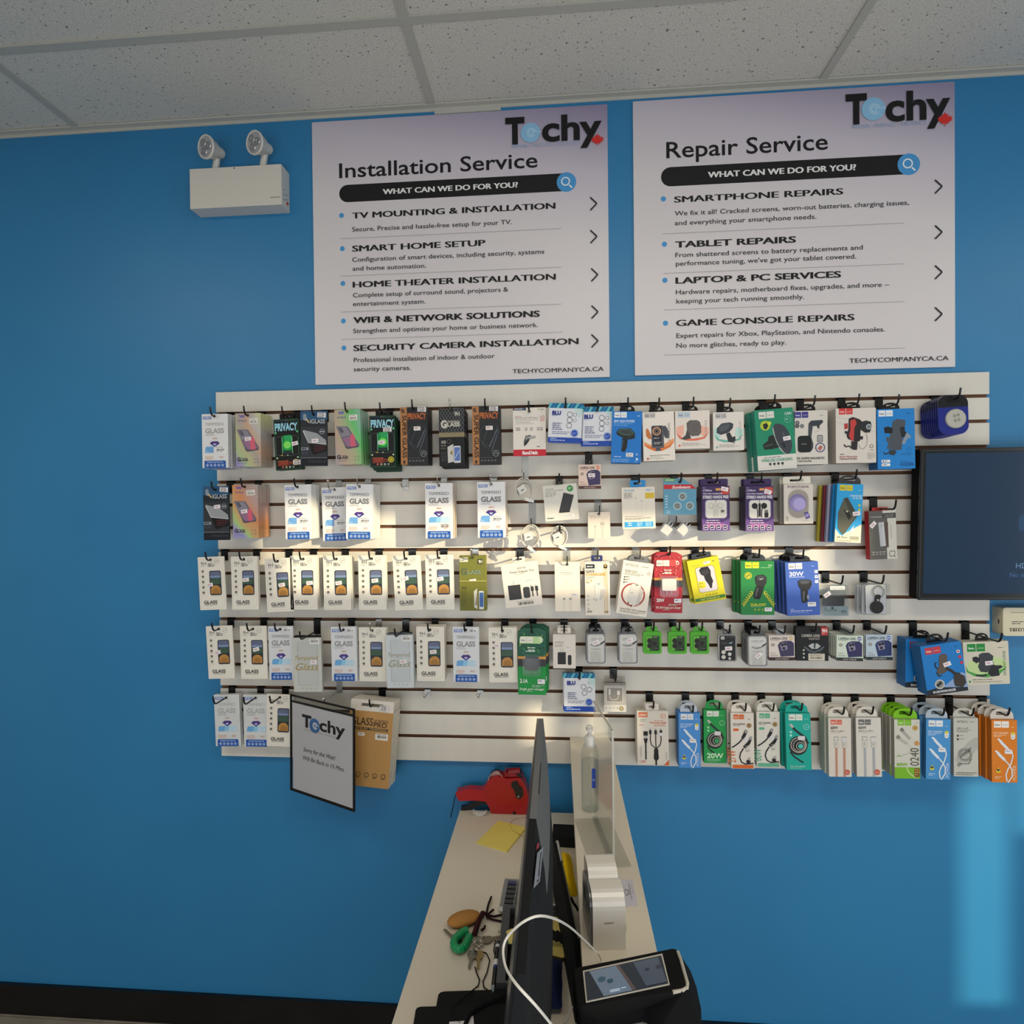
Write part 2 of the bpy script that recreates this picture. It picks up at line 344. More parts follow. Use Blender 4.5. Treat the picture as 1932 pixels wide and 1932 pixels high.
# ------------------------------------------------------------------ posters
LOGO_N = 0
def techy(A, pT, base, cap, disc, rdisc, chyL, chyR, leaf, tag0, tag1, blue='8fc4e8', red=True):
    """the shop logo; all lengths already in the poster's u, v"""
    uT0, uT1 = pT; asp = A.w/A.h; ink = 'a9d2ec' if red else 'd6dbe2'
    A.t(uT0, base, cap, 'T', '141416', w=uT1-uT0, b=.05)
    A.c(disc[0], disc[1], rdisc, blue)
    A.o(disc[0]+rdisc*.1, disc[1], rdisc*.5, rdisc*.2, ink, 16); A.r(disc[0]+rdisc*.12, disc[1]-rdisc*.13*asp, disc[0]+rdisc*1.02, disc[1]+rdisc*.13*asp, ink)
    A.r(disc[0]+rdisc*.3, disc[1]+rdisc*.0*asp, disc[0]+rdisc*.9, disc[1]+rdisc*.25*asp, blue)
    A.t(chyL, base, cap*1.02, 'chy', '141416', w=chyR-chyL, b=.028)
    if red:
        u, v = leaf; k = rdisc*.62
        pts = [(0,-1),(.18,-.62),(.45,-.72),(.38,-.22),(.72,-.5),(.78,-.28),(1,-.25),(.85,.05),(.95,.15),(.42,.5),(.46,.66),(.06,.58),(.05,1),(-.05,1),(-.06,.58),(-.46,.66),(-.42,.5),(-.95,.15),(-.85,.05),(-1,-.25),(-.78,-.28),(-.72,-.5),(-.38,-.22),(-.45,-.72),(-.18,-.62)]
        A.p([(u+a*k, v+b*k*asp) for a, b in pts], 'd8322c')
    A.t(tag0[0], tag0[1], cap*.14, 'REPAIR \u2022 INSTALL \u2022 PROTECT', '9db8d8' if red else '8a8a8a', w=tag1-tag0[0])
def poster(name, x0, x1, z0, z1, spec, label):
    W, H = x1-x0, z1-z0; yf = .013; m = MB()
    root = tag(empty(name, (x0, .02, z0)), label, 'sign')
    m.box((0, yf-.02, 0), (W, -.0002, H), 'e4e1df'); m.build('foam_board', root)
    m = MB(); m.add([(0, yf-.0202, 0), (W, yf-.0202, 0), (W, yf-.0202, H), (0, yf-.0202, H)], [(0, 1, 2, 3)], 'poster_print')
    A = Art(m, 0, H, W, H, yf-.0203, 4e-5)
    def U(px, py): p = at(px, py, yf); return ((p.x-x0)/W, (z1-p.z)/H)
    k = 1/(FOC/(yf-EYE.y))           # metres per pixel on the sign
    def T(xl, yb, xr, cap, txt, c, b=0): u0, v0 = U(xl, yb); u1, _ = U(xr, yb); A.t(u0, v0, cap*k/H, txt, c, w=u1-u0, b=b)
    for a in spec['title']: T(*a)
    xl, yl, xc, yc, hh = spec['pill']; u0, v0 = U(xl, yl); u1, v1 = U(xc, yc); rad = hh*k/W; v0 = v1
    A.rr(u0, v0-hh*k/H, u1+rad*.9, v0+hh*k/H, rad*.99, '17171a')
    A.c(u1, v1, rad*1.1, '4b9ad6'); A.o(u1-.003, v1-.003, rad*.5, rad*.37, 'f2f4f6'); A.l([(u1+rad*.3, v1+rad*.33*W/H), (u1+rad*.62, v1+rad*.66*W/H)], rad*.16, 'f2f4f6')
    for a in spec['white']: u, v = U(a[0], a[1]); uu, _ = U(a[2], a[1]); [A.t(u+q, v0+a[3]*k/H/2, a[3]*k/H, a[4], 'eceaea', w=uu-u, b=.012) for q in (-.001, 0, .001)]
    for px, py in spec['dots']: u, v = U(px, py); A.c(u, v, 4.8*k/W, '4b9ad6')
    for a in spec['heads']:
        for q in (-.8, 0, .8): T(a[0]+q, a[1], a[2]+q, 11.5, a[3], '19191c', .012)
    for a in spec['body']: T(a[0], a[1], a[2], 8.6, a[3], '2e2e32', .004)
    for xl, yl, xr in spec['lines']: u, v = U(xl, yl); uu, _ = U(xr, yl); A.r(u, v, uu, v+.0011, '8a8788')
    for px, py in spec['chev']:
        u, v = U(px, py); a, b = 6*k/W, 12*k/H; A.l([(u-a, v-b), (u+a, v), (u-a, v+b)][:2], 2.6*k/W, '202024'); A.l([(u+a, v), (u-a, v+b)], 2.6*k/W, '202024')
    T(*spec['url'], 8, 'TECHYCOMPANYCA.CA', '17171a', .015)
    g = spec['logo']; u0, v0 = U(g[0], g[2]); u1, _ = U(g[1], g[2]); d = U(g[4], g[5]); c0, _ = U(g[7], g[2]); c1, _ = U(g[8], g[2]); lf = U(g[9], g[10]); t0 = U(g[11], g[12]); t1, _ = U(g[13], g[12])
    techy(A, (u0, u1), v0, g[3]*k/H, d, g[6]*k/W, c0, c1, lf, t0, t1)
    m.build('printed_face', root)
poster('service_poster', .338, 1.304, PB+1.238, PB+2.1015, dict(
    title=[(640, 336, 1014.5, 28.5, 'Installation Service', '17171a', .012)], pill=(640, 365, 1068.7, 343.6, 16.6),
    white=[(722.6, 366, 977, 10, 'WHAT CAN WE DO FOR YOU?')], dots=[(644.5, 406.7), (646, 469.4), (647, 535), (648, 605.7), (649, 656.7)],
    heads=[(665, 412.6, 1047.4, 'TV MOUNTING & INSTALLATION'), (665.5, 475, 915.3, 'SMART HOME SETUP'), (666.5, 543, 1048, 'HOME THEATER INSTALLATION'), (667.6, 610, 1018, 'WIFI & NETWORK SOLUTIONS'), (668, 662.7, 1091, 'SECURITY CAMERA INSTALLATION')],
    body=[(665, 437.5, 966, 'Secure, Precise and hassle-free setup for your TV.'), (665, 494.6, 1027, 'Configuration of smart devices, including security, systems'), (665.5, 511.4, 804.5, 'and home automation.'), (666.5, 561.6, 959, 'Complete setup of surround sound, projectors &'), (666.5, 578, 803, 'entertainment system.'), (667, 629, 1015, 'Strengthen and optimize your home or business network.'), (668, 683.8, 933.6, 'Professional installation of indoor & outdoor'), (668, 701, 775.7, 'security cameras.')],
    lines=[(641.5, 450.8, 1059.4), (641.5, 521.4, 1060), (644, 589, 1059), (644.5, 640.5, 1062)],
    chev=[(1119.8, 385), (1120, 447), (1121.6, 519), (1122, 589), (1122, 643.5)], url=(967.3, 704.8, 1139),
    logo=(953.8, 990, 271.6, 46, 1001, 251.5, 18.5, 1022.8, 1135.4, 1127, 264.7, 965.8, 280.6, 1095.7)),
    'white sign headed Installation Service with five bulleted services on the blue wall')
poster('service_poster', 1.384, 2.349, PB+1.2405, PB+2.1045, dict(
    title=[(1257, 298.5, 1562, 30, 'Repair Service', '17171a', .012)], pill=(1247, 333.5, 1714.5, 310, 17.6),
    white=[(1336, 334, 1614.5, 10.6, 'WHAT CAN WE DO FOR YOU?')], dots=[(1251.5, 375.5), (1253.5, 461), (1254.3, 529), (1255.5, 610)],
    heads=[(1272.5, 382.5, 1590, 'SMARTPHONE REPAIRS'), (1274.5, 467.5, 1501, 'TABLET REPAIRS'), (1275, 535.5, 1586, 'LAPTOP & PC SERVICES'), (1276, 615.5, 1611, 'GAME CONSOLE REPAIRS')],
    body=[(1273, 407.5, 1714.5, 'We fix it all! Cracked screens, worn-out batteries, charging issues,'), (1273, 425.5, 1540, 'and everything your smartphone needs.'), (1274, 486, 1627.5, 'From shattered screens to battery replacements and'), (1275, 502, 1615, "performance tuning, we've got your tablet covered."), (1275, 556, 1677, 'Hardware repairs, motherboard fixes, upgrades, and more \u2013'), (1276, 573, 1517, 'keeping your tech running smoothly.'), (1276, 638, 1669, 'Expert repairs for Xbox, PlayStation, and Nintendo consoles.'), (1276, 656.5, 1483, 'No more glitches, ready to play.')],
    lines=[(1250, 441.5, 1705), (1251, 516, 1705), (1252, 585, 1706), (1253, 670, 1707)],
    chev=[(1770, 352.5), (1770, 438.5), (1770, 514), (1770, 593)], url=(1602, 685, 1789),
    logo=(1595, 1635, 233.5, 50, 1647, 206.5, 20.5, 1670, 1792, 1782, 226, 1608, 243.5, 1748)),
    'white sign headed Repair Service with four bulleted services, above the television')

# ------------------------------------------------------------------ emergency light
F = -.037; c0 = at(359, 394.5, F); c1 = at(530.5, 309.5, F); W, H = c1.x-c0.x, c1.z-c0.z
root = tag(empty('emergency_light', (c0.x, .02, c0.z)), 'white emergency light box with two round lamp heads, high on the blue wall', 'emergency light')
m = MB(); m.box((0, F-.02, 0), (W, 0, H), 'g:d9d5cc'); A = Art(m, 0, H, W, H, F-.02)
A.c(.49, .035, .008, '4a4742'); A.t(.985, .83, .032, 'EXITRONIX', '2a2a2a', w=.105, b=.02, al='R')
o = m.build('battery_box', root); bevel(o, .002)
m = MB()
for y, z in ((-.040, .42), (-.022, .36), (-.040, .30), (-.022, .24), (-.040, .18)): m.box((W-.0005, y-.004, H*z), (W+.0006, y+.004, H*z+.002), '2a2a2a')
m.build('vent_marks', root)
m = MB(); m.lathe([(.004, 0), (.004, .004)], 'g:b02020', (W, -.02, H*.16), 10, Matrix.Rotation(math.pi/2, 4, 'Y')); m.build('test_button', root)
for lx, ly, nx, ny in ((388, 277, 407, 315), (480, 269, 496.5, 308)):
    nb = at(nx, ny, -.012); lc = at(lx, ly, -.075); ax = Vector((-.36, -.9, -.13)).normalized(); M = ax.to_track_quat('Z', 'Y').to_matrix().to_4x4()
    ro = root.location
    m = MB(); m.lathe([(.013, -.062), (.017, -.055), (.019, -.04), (.027, -.028), (.034, -.006), (.036, -.004), (.036, .002), (.032, .002), (.0315, -.002)], 'g:dcd9d2', lc-ro, 28, M)
    hd = m.build('lamp_head', root)
    m = MB(); m.lathe([(.0315, -.003), (.0315, .0008)], 'g:a9a9ad', lc-ro, 28, M)
    for a in (90, 210, 330):
        q = M @ Vector((.0145*math.cos(math.radians(a+150)), .0145*math.sin(math.radians(a+150)), .001)); m.lathe([(.012, 0), (.0115, .002), (.008, .0018), (.003, .0005)], 'm:c9c9cc', lc-ro+q, 16, M)
    m.build('lamp_lens', hd)
    m = MB(); e = lc-ax*.045; m.tube([(nb.x-ro.x, nb.y-ro.y, H-.002), (nb.x-ro.x, nb.y-ro.y, H+.016), e-ro], [.011, .011, .010], 'g:d4d1ca', 12); m.build('lamp_neck', root)

# ------------------------------------------------------------------ television
Yt = -.075; a = at(1735, 847, Yt); b = at(1727.8, 1131, Yt+.019); H = a.z-b.z; W = .735
root = tag(empty('television', (a.x-.003, (2*Yt+.019)/2, b.z), (math.radians(2.4), 0, 0)), 'black flat television with dark blue screen over the slatwall end', 'television')
m = MB(); m.box((0, .003, 0), (W, .045, H), 'r:08080a'); bevel(m.build('housing', root), .006)
m = MB(); f = .0165
m.ringplate(rr(0, 0, W, H, .004, 1), rr(f, f*1.15, W-f, H-f*.8, .002, 1), 0, .004, 'g:15171a'); m.ringplate(rr(.004, .004, W-.004, H-.004, .004, 1), rr(.0075, .0075, W-.0075, H-.0075, .002, 1), -.0012, .001, 'g:34373a'); m.build('bezel', root)
m = MB(); m.box((f-.002, .0012, f), (W-f+.002, .0029, H-f*.7), 'e:15283c'); A = Art(m, 0, H, W, H, .0011)
def uvt(px, py): p = at(px, py, Yt+.01); return ((p.x-root.location.x)/W, (b.z+H-p.z)/H)
u, v = uvt(1915, 1072); A.t(u, v, .036, 'HDMI', 'e:53708f'); u, v = uvt(1904, 1088.5); A.t(u, v, .030, 'No signal', 'e:34507a')
u, v = uvt(1935, 986); A.poly(rr(*A.P(u-.035, v+.05), *A.P(u+.06, v-.05), .008), 'e:1c3650')
m.build('screen', root)
m = MB(); m.box((.25, .045, .12), (.5, .094-.02, H-.1), 'g:1a1a1a'); m.build('wall_mount', root)

# ------------------------------------------------------------------ thermostat
c0 = at(1890, 1199, -.02); c1 = at(1893, 1146, -.02); H = c1.z-c0.z; W = .125
root = tag(empty('thermostat', (c0.x, .02, c0.z)), 'cream thermostat cover with printed scales beside the slatwall, below the television', 'thermostat')
m = MB(); m.prism(rr(0, 0, W, H, .008), -.045, 0, 'g:d8d1b4', smooth=True); bevel(m.build('cover', root), .006, 3)
m = MB(); A = Art(m, 0, H, W, H, -.0453)
A.r(.16, .16, .5, .175, '5a564a'); A.lines(.2, .48, .3, 2, .07, '5a564a'); A.r(.14, .72, .7, .74, '5a564a'); A.bars(.16, .75, .7, .84, '5a564a', 9); m.build('printed_scale', root)
m = MB(); m.box((-.0006, -.03, H*.4), (.0004, -.026, H*.55), '3a382e'); m.build('side_slot', root)
# ------------------------------------------------------------------ printed packages: one drawing function per design
def hoco(A, u, v, s, bg, ink='666666'):
    k = A.w/A.h; A.r(u, v, u+s, v+s*k*.95, bg); A.r(u+s*1.08, v, u+s*2.08, v+s*k*.95, bg)
    A.t(u+s*.5, v+s*k*.66, s*k*.3, 'hoco.', ink, w=s*.7, b=.03, al='C'); A.t(u+s*1.58, v+s*k*.6, s*k*.17, 'premium', ink, w=s*.72, al='C')
def diag(A, vb, n, c, wd):
    for i in range(n):
        k = 1.6*(i+.5)/n; a, b = (max(0, k-.6), min(k, .6)/.6*vb), (min(1, k), max(0, k-1)/.6*vb)
        if abs(a[0]-b[0]) > .01: A.l([a, b], wd, c); A.l([(1-a[0], a[1]), (1-b[0], b[1])], wd, c)
def d_nine(A):
    A.l([(.06, .97), (.06, .06), (.1, .035), (.92, .035), (.95, .06), (.95, .85), (.9, .92), (.8, .965), (.06, .97)], .008, 'cfc8ba')
    A.t(.11, .155, .062, '9H', '4a4a4a', w=.2); A.lines(.11, .17, .2, 1, .02, '8a8a86')
    A.o(.72, .085, .095, .083, 'a8a29a'); A.l([(.66, .1), (.79, .07)], .02, 'a8a29a')
    A.lines(.38, .125, .26, 1, .03, '4a4a4a'); A.bars(.38, .145, .64, .175, '6a6a66', 12); A.lines(.38, .18, .26, 1, .02, '7a7a76')
    for i in range(5):
        v = .27+.1*i; A.o(.17, v, .047, .033, '55534f', 12); A.c(.17, v, .026, '6f6d68'); A.r(.11, v+.04, .24, v+.043, 'b5b0a6')
    A.rr(.42, .265, .855, .725, .06, '20242c'); A.rr(.445, .278, .83, .712, .045, '3b4257'); A.rr(.445, .278, .83, .39, .045, '646c88')
    A.r(.445, .36, .83, .40, '7f93b8'); A.p([(.445, .43), (.55, .405), (.72, .405), (.83, .43), (.83, .53), (.445, .53)], '3f5a4a'); A.r(.445, .52, .83, .58, '273038')
    A.p([(.455, .70), (.46, .60), (.52, .56), (.6, .54), (.7, .54), (.78, .565), (.82, .60), (.825, .70)], 'b98845'); A.p([(.5, .70), (.52, .63), (.6, .6), (.7, .6), (.76, .63), (.775, .70)], 'a3743a')
    A.t(.17, .885, .062, 'GLASS', '1c1c1c', w=.5, b=.012); A.t(.18, .915, .018, 'SCREEN PROTECTOR', '5a5a56', w=.48)
def wt_base(A, txt, dark=False, full=False, bc=True):
    A.rr(.04, .045, .37, .098, .02, '3a63b5'); A.t(.2, .088, .034, 'WTECH', 'f2f4f8', w=.28, b=.03, al='C')
    A.t(.13, .215, .055, 'TEMPERED', txt, w=.72, b=.035); A.t(.13, .355, .09, 'GLASS', txt, w=.72, b=.04)
    A.lines(.13, .375, .36, 1, .018, '9a9aa0'); A.lines(.13, .395, .5, 1, .018, '9a9aa0')
    A.t(.5, .47, .026, 'PRO', 'c08a52', w=.18, al='C', b=.01); A.lines(.46, .44, .2, 1, .02, 'd6a8a8')
    A.p([(.3, .545), (.38, .508), (.6, .505), (.68, .545), (.49, .615)], '34348c'); A.p([(.3, .545), (.38, .508), (.6, .505), (.68, .545)], '5a3a86'); A.p([(.4, .545), (.58, .545), (.49, .59)], 'c9c6ea'); A.l([(.3, .545), (.68, .545)], .02, '242468')
    if full:
        A.p([(.12, .71), (.15, .625), (.2, .61), (.86, .61), (.88, .63), (.86, .71)], '8fc6e6'); A.p([(.12, .71), (.15, .625), (.2, .61), (.42, .61), (.36, .71)], '6aa9dd'); A.p([(.52, .71), (.58, .61), (.86, .61), (.88, .63), (.86, .71)], 'b9d6e8'); A.c(.83, .66, .02, 'e6eef4')
        if bc: A.lines(.56, .74, .3, 1, .02, '66666a'); A.bars(.56, .755, .87, .80, '66666a', 15)
    else:
        A.p([(.1, .72), (.14, .62), (.18, .605), (.44, .605), (.44, .72)], '6ea4dc'); A.p([(.1, .72), (.12, .66), (.3, .72)], '8cb9e6')
        A.rr(.5, .605, .93, .725, .01, 'ececec'); A.lines(.54, .615, .34, 1, .022, '6a6a6e'); A.bars(.55, .645, .86, .685, '55555a', 14); A.lines(.54, .695, .34, 1, .02, '6a6a6e')
    A.lines(.12, .785, .32, 3, .024, 'd9aa8c'); A.lines(.66, .79, .16, 2, .02, 'cc8f78')
    A.rr(.085, .865, .905, 1.0, .04, '1f58ab'); A.r(.085, .93, .905, 1.0, '1f58ab')
    A.t(.495, .905, .022, 'SCREEN PROTECTOR', 'b9d0ee', w=.62, al='C', b=.02)
    for i in range(5): A.o(.2+.148*i, .95, .05, .036, 'c9daf0', 10); A.r(.18+.148*i, .945, .22+.148*i, .957, 'c9daf0')
def d_wt(A): wt_base(A, '77777b')
def d_wl(A): wt_base(A, 'a9a7a4')
def d_wf(A): wt_base(A, '77777b', full=True)
def d_wg(A): wt_base(A, '95979a', full=True, bc=False); A.rr(.6, .02, .93, .1, .01, 'f0f0f0'); A.lines(.63, .03, .27, 1, .02, '55555a'); A.bars(.63, .05, .9, .09, '55555a', 12)
def d_wd(A): wt_base(A, 'b4b6b6', full=True, bc=False)
def d_holo(A):
    A.t(.14, .085, .055, 'W', '3a49c4', w=.24, b=.03); A.t(.1, .16, .035, 'W PLUS', '4a4a9c', w=.34, b=.02)
    A.rr(.56, .1, .88, .2, .01, 'e8e4df'); A.lines(.59, .115, .25, 1, .02, '6a6a6a'); A.bars(.59, .14, .85, .185, '77736c', 13)
    A.p([(.05, .3), (.5, .31), (.93, .645), (.9, .69), (.46, .72), (.39, .69)], '6f6a78'); A.p([(.09, .315), (.45, .325), (.63, .47), (.25, .5)], '8b8794'); A.p([(.12, .33), (.26, .325), (.36, .41), (.24, .43)], '5f5b68'); A.p([(.28, .52), (.65, .49), (.88, .67), (.5, .69)], '9a6f8f'); A.p([(.46, .72), (.39, .69), (.37, .64), (.47, .685), (.9, .66), (.9, .69)], '575361')
    A.p([(.6, .68), (.58, .5), (.67, .43), (.76, .5), (.78, .68)], 'd8627a')
    A.t(.05, .895, .07, 'G', '4a3f4a', w=.13, b=.05); A.t(.18, .895, .045, 'LASS', '4a3f4a', w=.3, b=.04); A.t(.18, .85, .02, 'TEMPERED', '6a5f6a', w=.28); A.lines(.06, .93, .5, 1, .02, '7a74a4')
    for u, v in ((.75, .86), (.87, .86), (.75, .92), (.88, .92)): A.o(u, v, .03, .02, '8a7f86', 8)
def d_priv(A):
    A.rr(.01, .005, .99, .995, .03, '1c5238'); A.rr(.035, .02, .965, .98, .02, '0b0f10'); A.r(.1, .035, .42, .042, '2b3d7a'); A.r(.58, .035, .9, .042, '2b7a5a'); A.r(.44, .02, .58, .04, '4a4f52')
    A.t(.5, .225, .145, 'PRIVACY', '9fd9ee', w=.9, b=.035, al='C'); A.c(.07, .265, .04, '63c78e'); A.c(.93, .255, .04, '63c78e')
    A.l([(.06, .7), (.06, .36), (.16, .34), (.36, .335), (.68, .335), (.86, .34), (.94, .36), (.94, .7), (.8, .705), (.7, .72), (.3, .72), (.2, .705), (.06, .7)], .012, '5e6a68')
    A.r(.33, .33, .72, .66, '0f3a22'); A.rr(.34, .32, .7, .62, .05, '129245'); A.rr(.42, .32, .7, .43, .03, '2aa35c'); A.c(.51, .51, .16, '56d84a'); A.o(.51, .51, .11, .09, 'b9f08a'); A.c(.51, .51, .07, '86e06a'); A.l([(.31, .35), (.31, .68)], .02, '7fe6b4'); A.l([(.71, .35), (.71, .68)], .02, '9fe0b4')
    A.rr(.36, .635, .66, .68, .02, '25343c'); A.r(.24, .70, .32, .72, 'c6a23a'); A.r(.48, .70, .54, .725, '9aa8a0'); A.c(.09, .76, .035, 'b4d0b0'); A.c(.91, .76, .035, 'b4d0b0')
    A.lines(.1, .815, .6, 1, .03, 'd06a4a'); A.r(.17, .83, .5, .9, '7a2c22'); A.lines(.1, .84, .62, 4, .022, 'b8553e'); A.c(.82, .855, .12, 'b8ac32'); A.o(.82, .855, .08, .065, '6a641e')
    for i, c in enumerate(('d8685a', 'd0c8a0', 'c8d0c0', '9ab0a4')): A.c(.3+.14*i, .945, .04, c); A.c(.3+.14*i, .945, .02, '1a2a22')
def d_igl(A):
    A.r(0, 0, 1, .16, '2d577e'); A.r(0, .16, 1, .29, '222830'); A.r(0, .29, 1, .86, '31353c'); A.r(0, .84, 1, 1, '1a1d26')
    A.rr(.1, .05, .22, .17, .05, '8795a2'); A.l([(.15, .13), (.22, .17)], .08, '8795a2'); A.l([(.2, .13), (.32, .21)], .05, 'd2b78c'); A.t(.36, .225, .075, 'IGLASS', 'b4bcc2', w=.56, b=.02)
    A.p([(.1, .34), (.62, .405), (.95, .53), (.97, .6), (.3, .565)], '9a9da2'); A.p([(.12, .355), (.3, .565), (.97, .6), (.97, .615), (.29, .582), (.08, .36)], 'c6c8ca'); A.p([(.3, .58), (.97, .615), (1, .73), (.5, .80), (.44, .77)], '151114'); A.lines(.52, .63, .4, 3, .04, '5f2630')
    A.o(.81, .375, .095, .08, 'a8acb0'); A.r(.73, .365, .89, .385, 'a8acb0'); A.rr(.02, .66, .3, .71, .02, '8f959c'); A.lines(.05, .67, .22, 1, .06, '2a2e34'); A.lines(.04, .74, .24, 2, .025, '4c5a6a')
    z = [(i/22, .845+(.012 if i % 2 else 0)) for i in range(23)]; A.l(z, .012, 'a4a8ae')
    for i in range(6): A.o(.35+.11*i, .92, .035, .022, '555b64', 8)
def d_super(A):
    A.r(0, 0, .245, 1, 'b07a4c'); A.r(.045, .03, .15, .1, '2a2a2a'); A.l([(.06, .1), (.14, .03)], .02, 'b07a4c')
    A.t(.075, .145, .075, 'SUPER GLASS', '1e1915', w=.74, b=.02, rot=-90); A.rr(.09, .93, .17, .985, .01, '2a2018'); A.t(.155, .978, .04, '0', 'b07a4c', w=.05)
    A.t(.27, .21, .105, 'PRIVACY', 'c46b34', w=.68, b=.03); A.l([(.3, .25), (.9, .235)], .008, '5a4438')
    A.l([(.36, .63), (.66, .29), (.92, .35), (.62, .71), (.36, .63)], .012, '5c6066'); A.l([(.60, .70), (.90, .40), (.95, .42), (.69, .78)], .014, '7d8790'); A.p([(.63, .70), (.89, .43), (.94, .44), (.7, .72)], '2b313a')
    A.l([(.62, .36), (.45, .34), (.32, .4), (.27, .5), (.3, .6), (.45, .70), (.6, .74)], .014, '4e545a'); A.rr(.49, .34, .74, .41, .01, 'e2dcd8'); A.lines(.53, .36, .18, 1, .04, 'c07a86')
    A.o(.84, .815, .115, .095, '8d8f90'); A.l([(.78, .83), (.84, .79), (.9, .83)], .03, '8d8f90'); A.r(.3, .885, .72, .89, '6a6458')
    for i in range(5): A.c(.34+.12*i, .935, .035, '75777a'); A.c(.34+.12*i, .928, .018, '26282a')
def d_ks(A, bg='14161a', ln='7a7c7e', gold='8d8264', ink='c9c6bc', black='14161a'):
    A.r(0, 0, 1, .42, bg)
    diag(A, .42, 13, ln, .014); 
    A.t(.62, .13, .07, '9H', ink, w=.2, b=.03); A.t(.08, .335, .125, 'G', ink, w=.24, b=.06); A.t(.33, .315, .065, 'LASS', ink, w=.5, b=.04); A.t(.34, .25, .035, 'TEMPERED', ink, w=.48, b=.03)
    A.r(0, .42, 1, .5, gold); A.r(0, .5, 1, 1, black)
    A.t(.07, .61, .05, 'XS', ink, w=.2, b=.02); A.o(.4, .575, .08, .065, '6a6a66'); A.lines(.07, .64, .2, 2, .04, gold); A.r(.06, .68, .28, .71, '4a463a'); A.lines(.08, .76, .2, 5, .035, '4c4c48')
    A.p([(.33, .67), (.56, .62), (.56, .93), (.34, .95)], 'c9c8c4'); A.p([(.42, .78), (.52, .72), (.52, .82)], '8f7a3a'); A.rr(.57, .655, .84, .95, .04, 'd6d8da'); A.rr(.595, .68, .815, .915, .01, '5b78b8'); A.l([(.62, .87), (.78, .74)], .04, '9fb4dc')
def d_kg(A):
    A.r(0, 0, 1, .46, '76782c')
    diag(A, .46, 14, '8c8a40', .008)
    A.rr(.02, .03, .33, .11, .02, 'd8d4c4'); A.lines(.05, .045, .25, 2, .03, '6a6a5a'); A.r(.7, .06, .88, .15, '24241c'); A.t(.79, .135, .06, '9H', 'e4e0c8', w=.14, b=.03, al='C')
    A.t(.08, .34, .12, 'G', '5c6650', w=.2, b=.03); A.t(.3, .33, .07, 'LASS', '7f9488', w=.5, b=.02); A.r(0, .455, 1, .463, 'c9c878'); A.r(0, .463, 1, 1, '6d6c22')
    A.t(.06, .61, .05, 'XS', '2c2c10', w=.2, b=.02); A.lines(.06, .65, .2, 3, .035, '48481a'); A.lines(.07, .77, .16, 5, .035, '50501c')
    A.p([(.53, .65), (.65, .59), (.66, .97), (.54, .94)], 'd2cfc4'); A.p([(.58, .9), (.64, .66), (.64, .9)], '8a6a4a'); A.rr(.72, .64, .9, .975, .03, 'd6d8da'); A.rr(.74, .67, .885, .93, .01, '3f68a8')
def d_sand(A):
    A.r(.0, 0, .4, .055, '42506a'); A.lines(.04, .015, .32, 1, .05, 'c8ccd4'); A.c(.04, .028, .018, 'c83a36'); A.l([(.75, .05), (.8, .03), (.85, .05)], .02, '9aa83a'); A.lines(.86, .03, .1, 2, .02, '7a7a7a')
    A.lines(.06, .175, .3, 1, .02, 'c84a42'); A.t(.06, .225, .03, 'Dual Drive Go USB Type-C', '4a4a4e', w=.72); A.lines(.08, .25, .7, 1, .02, '85858a'); A.lines(.08, .295, .56, 1, .02, '85858a'); A.lines(.08, .33, .86, 1, .018, '9a9aa0')
    A.l([(.84, .28), (.84, .19), (.9, .175), (.95, .175), (.95, .28), (.84, .28)], .012, 'c8605a'); A.lines(.87, .2, .05, 3, .025, 'c8605a')
    for u in (.12, .18, .4, .56, .77, .87): A.rr(u-.035, .41, u+.035, .475, .02, '9c9a98'); A.c(u, .44, .02, 'e0dcd8')
    A.p([(.38, .58), (.54, .57), (.54, .63), (.42, .75), (.33, .8), (.33, .7)], '23262c'); A.p([(.42, .6), (.68, .58), (.69, .63), (.5, .66)], 'a9a9a6'); A.p([(.37, .6), (.45, .58), (.47, .66), (.38, .68)], '8f8f90'); A.l([(.35, .72), (.48, .63)], .03, '55585e')
    A.lines(.72, .8, .18, 1, .035, '55555a')
def d_blu(A, six=True):
    A.r(0, 0, 1, .125, '1e8fb8')
    for i in range(11): k = i/11; A.l([(k-.02, .12), (k+.07, .0)], .035, '1b4a80' if i % 3 else '7ed0c8')
    for i in range(5): A.l([(.78+.055*i, .13+.035*i), (.86+.045*i, .125)][::-1] if i < 1 else [(.72+.055*i, .14+.055*i), (.8+.05*i, .125)], .022, 'a5dcd2')
    A.t(.1, .295, .095, 'BLU', '1f2f86', w=.27, b=.06); A.lines(.1, .315, .25, 1, .025, '7a84b0')
    for u, v, r in ((.64, .28, .085), (.8, .285, .055), (.64, .42, .085), (.8, .425, .05), (.63, .56, .082)) if six else ((.63, .35, .085), (.82, .42, .085), (.66, .51, .085), (.8, .25, .04)): A.o(u, v, r, r*.86, '35363a')
    for i, wd in enumerate((.34, .28, .4, .48)): A.lines(.12, .5+.05*i, wd, 1, .05, '5a5f86')
    A.lines(.12, .715, .52, 2, .045, '8d91aa'); A.c(.8, .75, .095, '2750b4'); A.o(.8, .75, .125, .11, '9db2e0'); A.lines(.73, .735, .14, 2, .03, '8fa8e0')
    A.r(0, .865, 1, 1, '1b48a8'); A.lines(.07, .885, .26, 1, .04, 'c4d4f4'); A.lines(.07, .93, .52, 1, .04, 'dfe8fa')
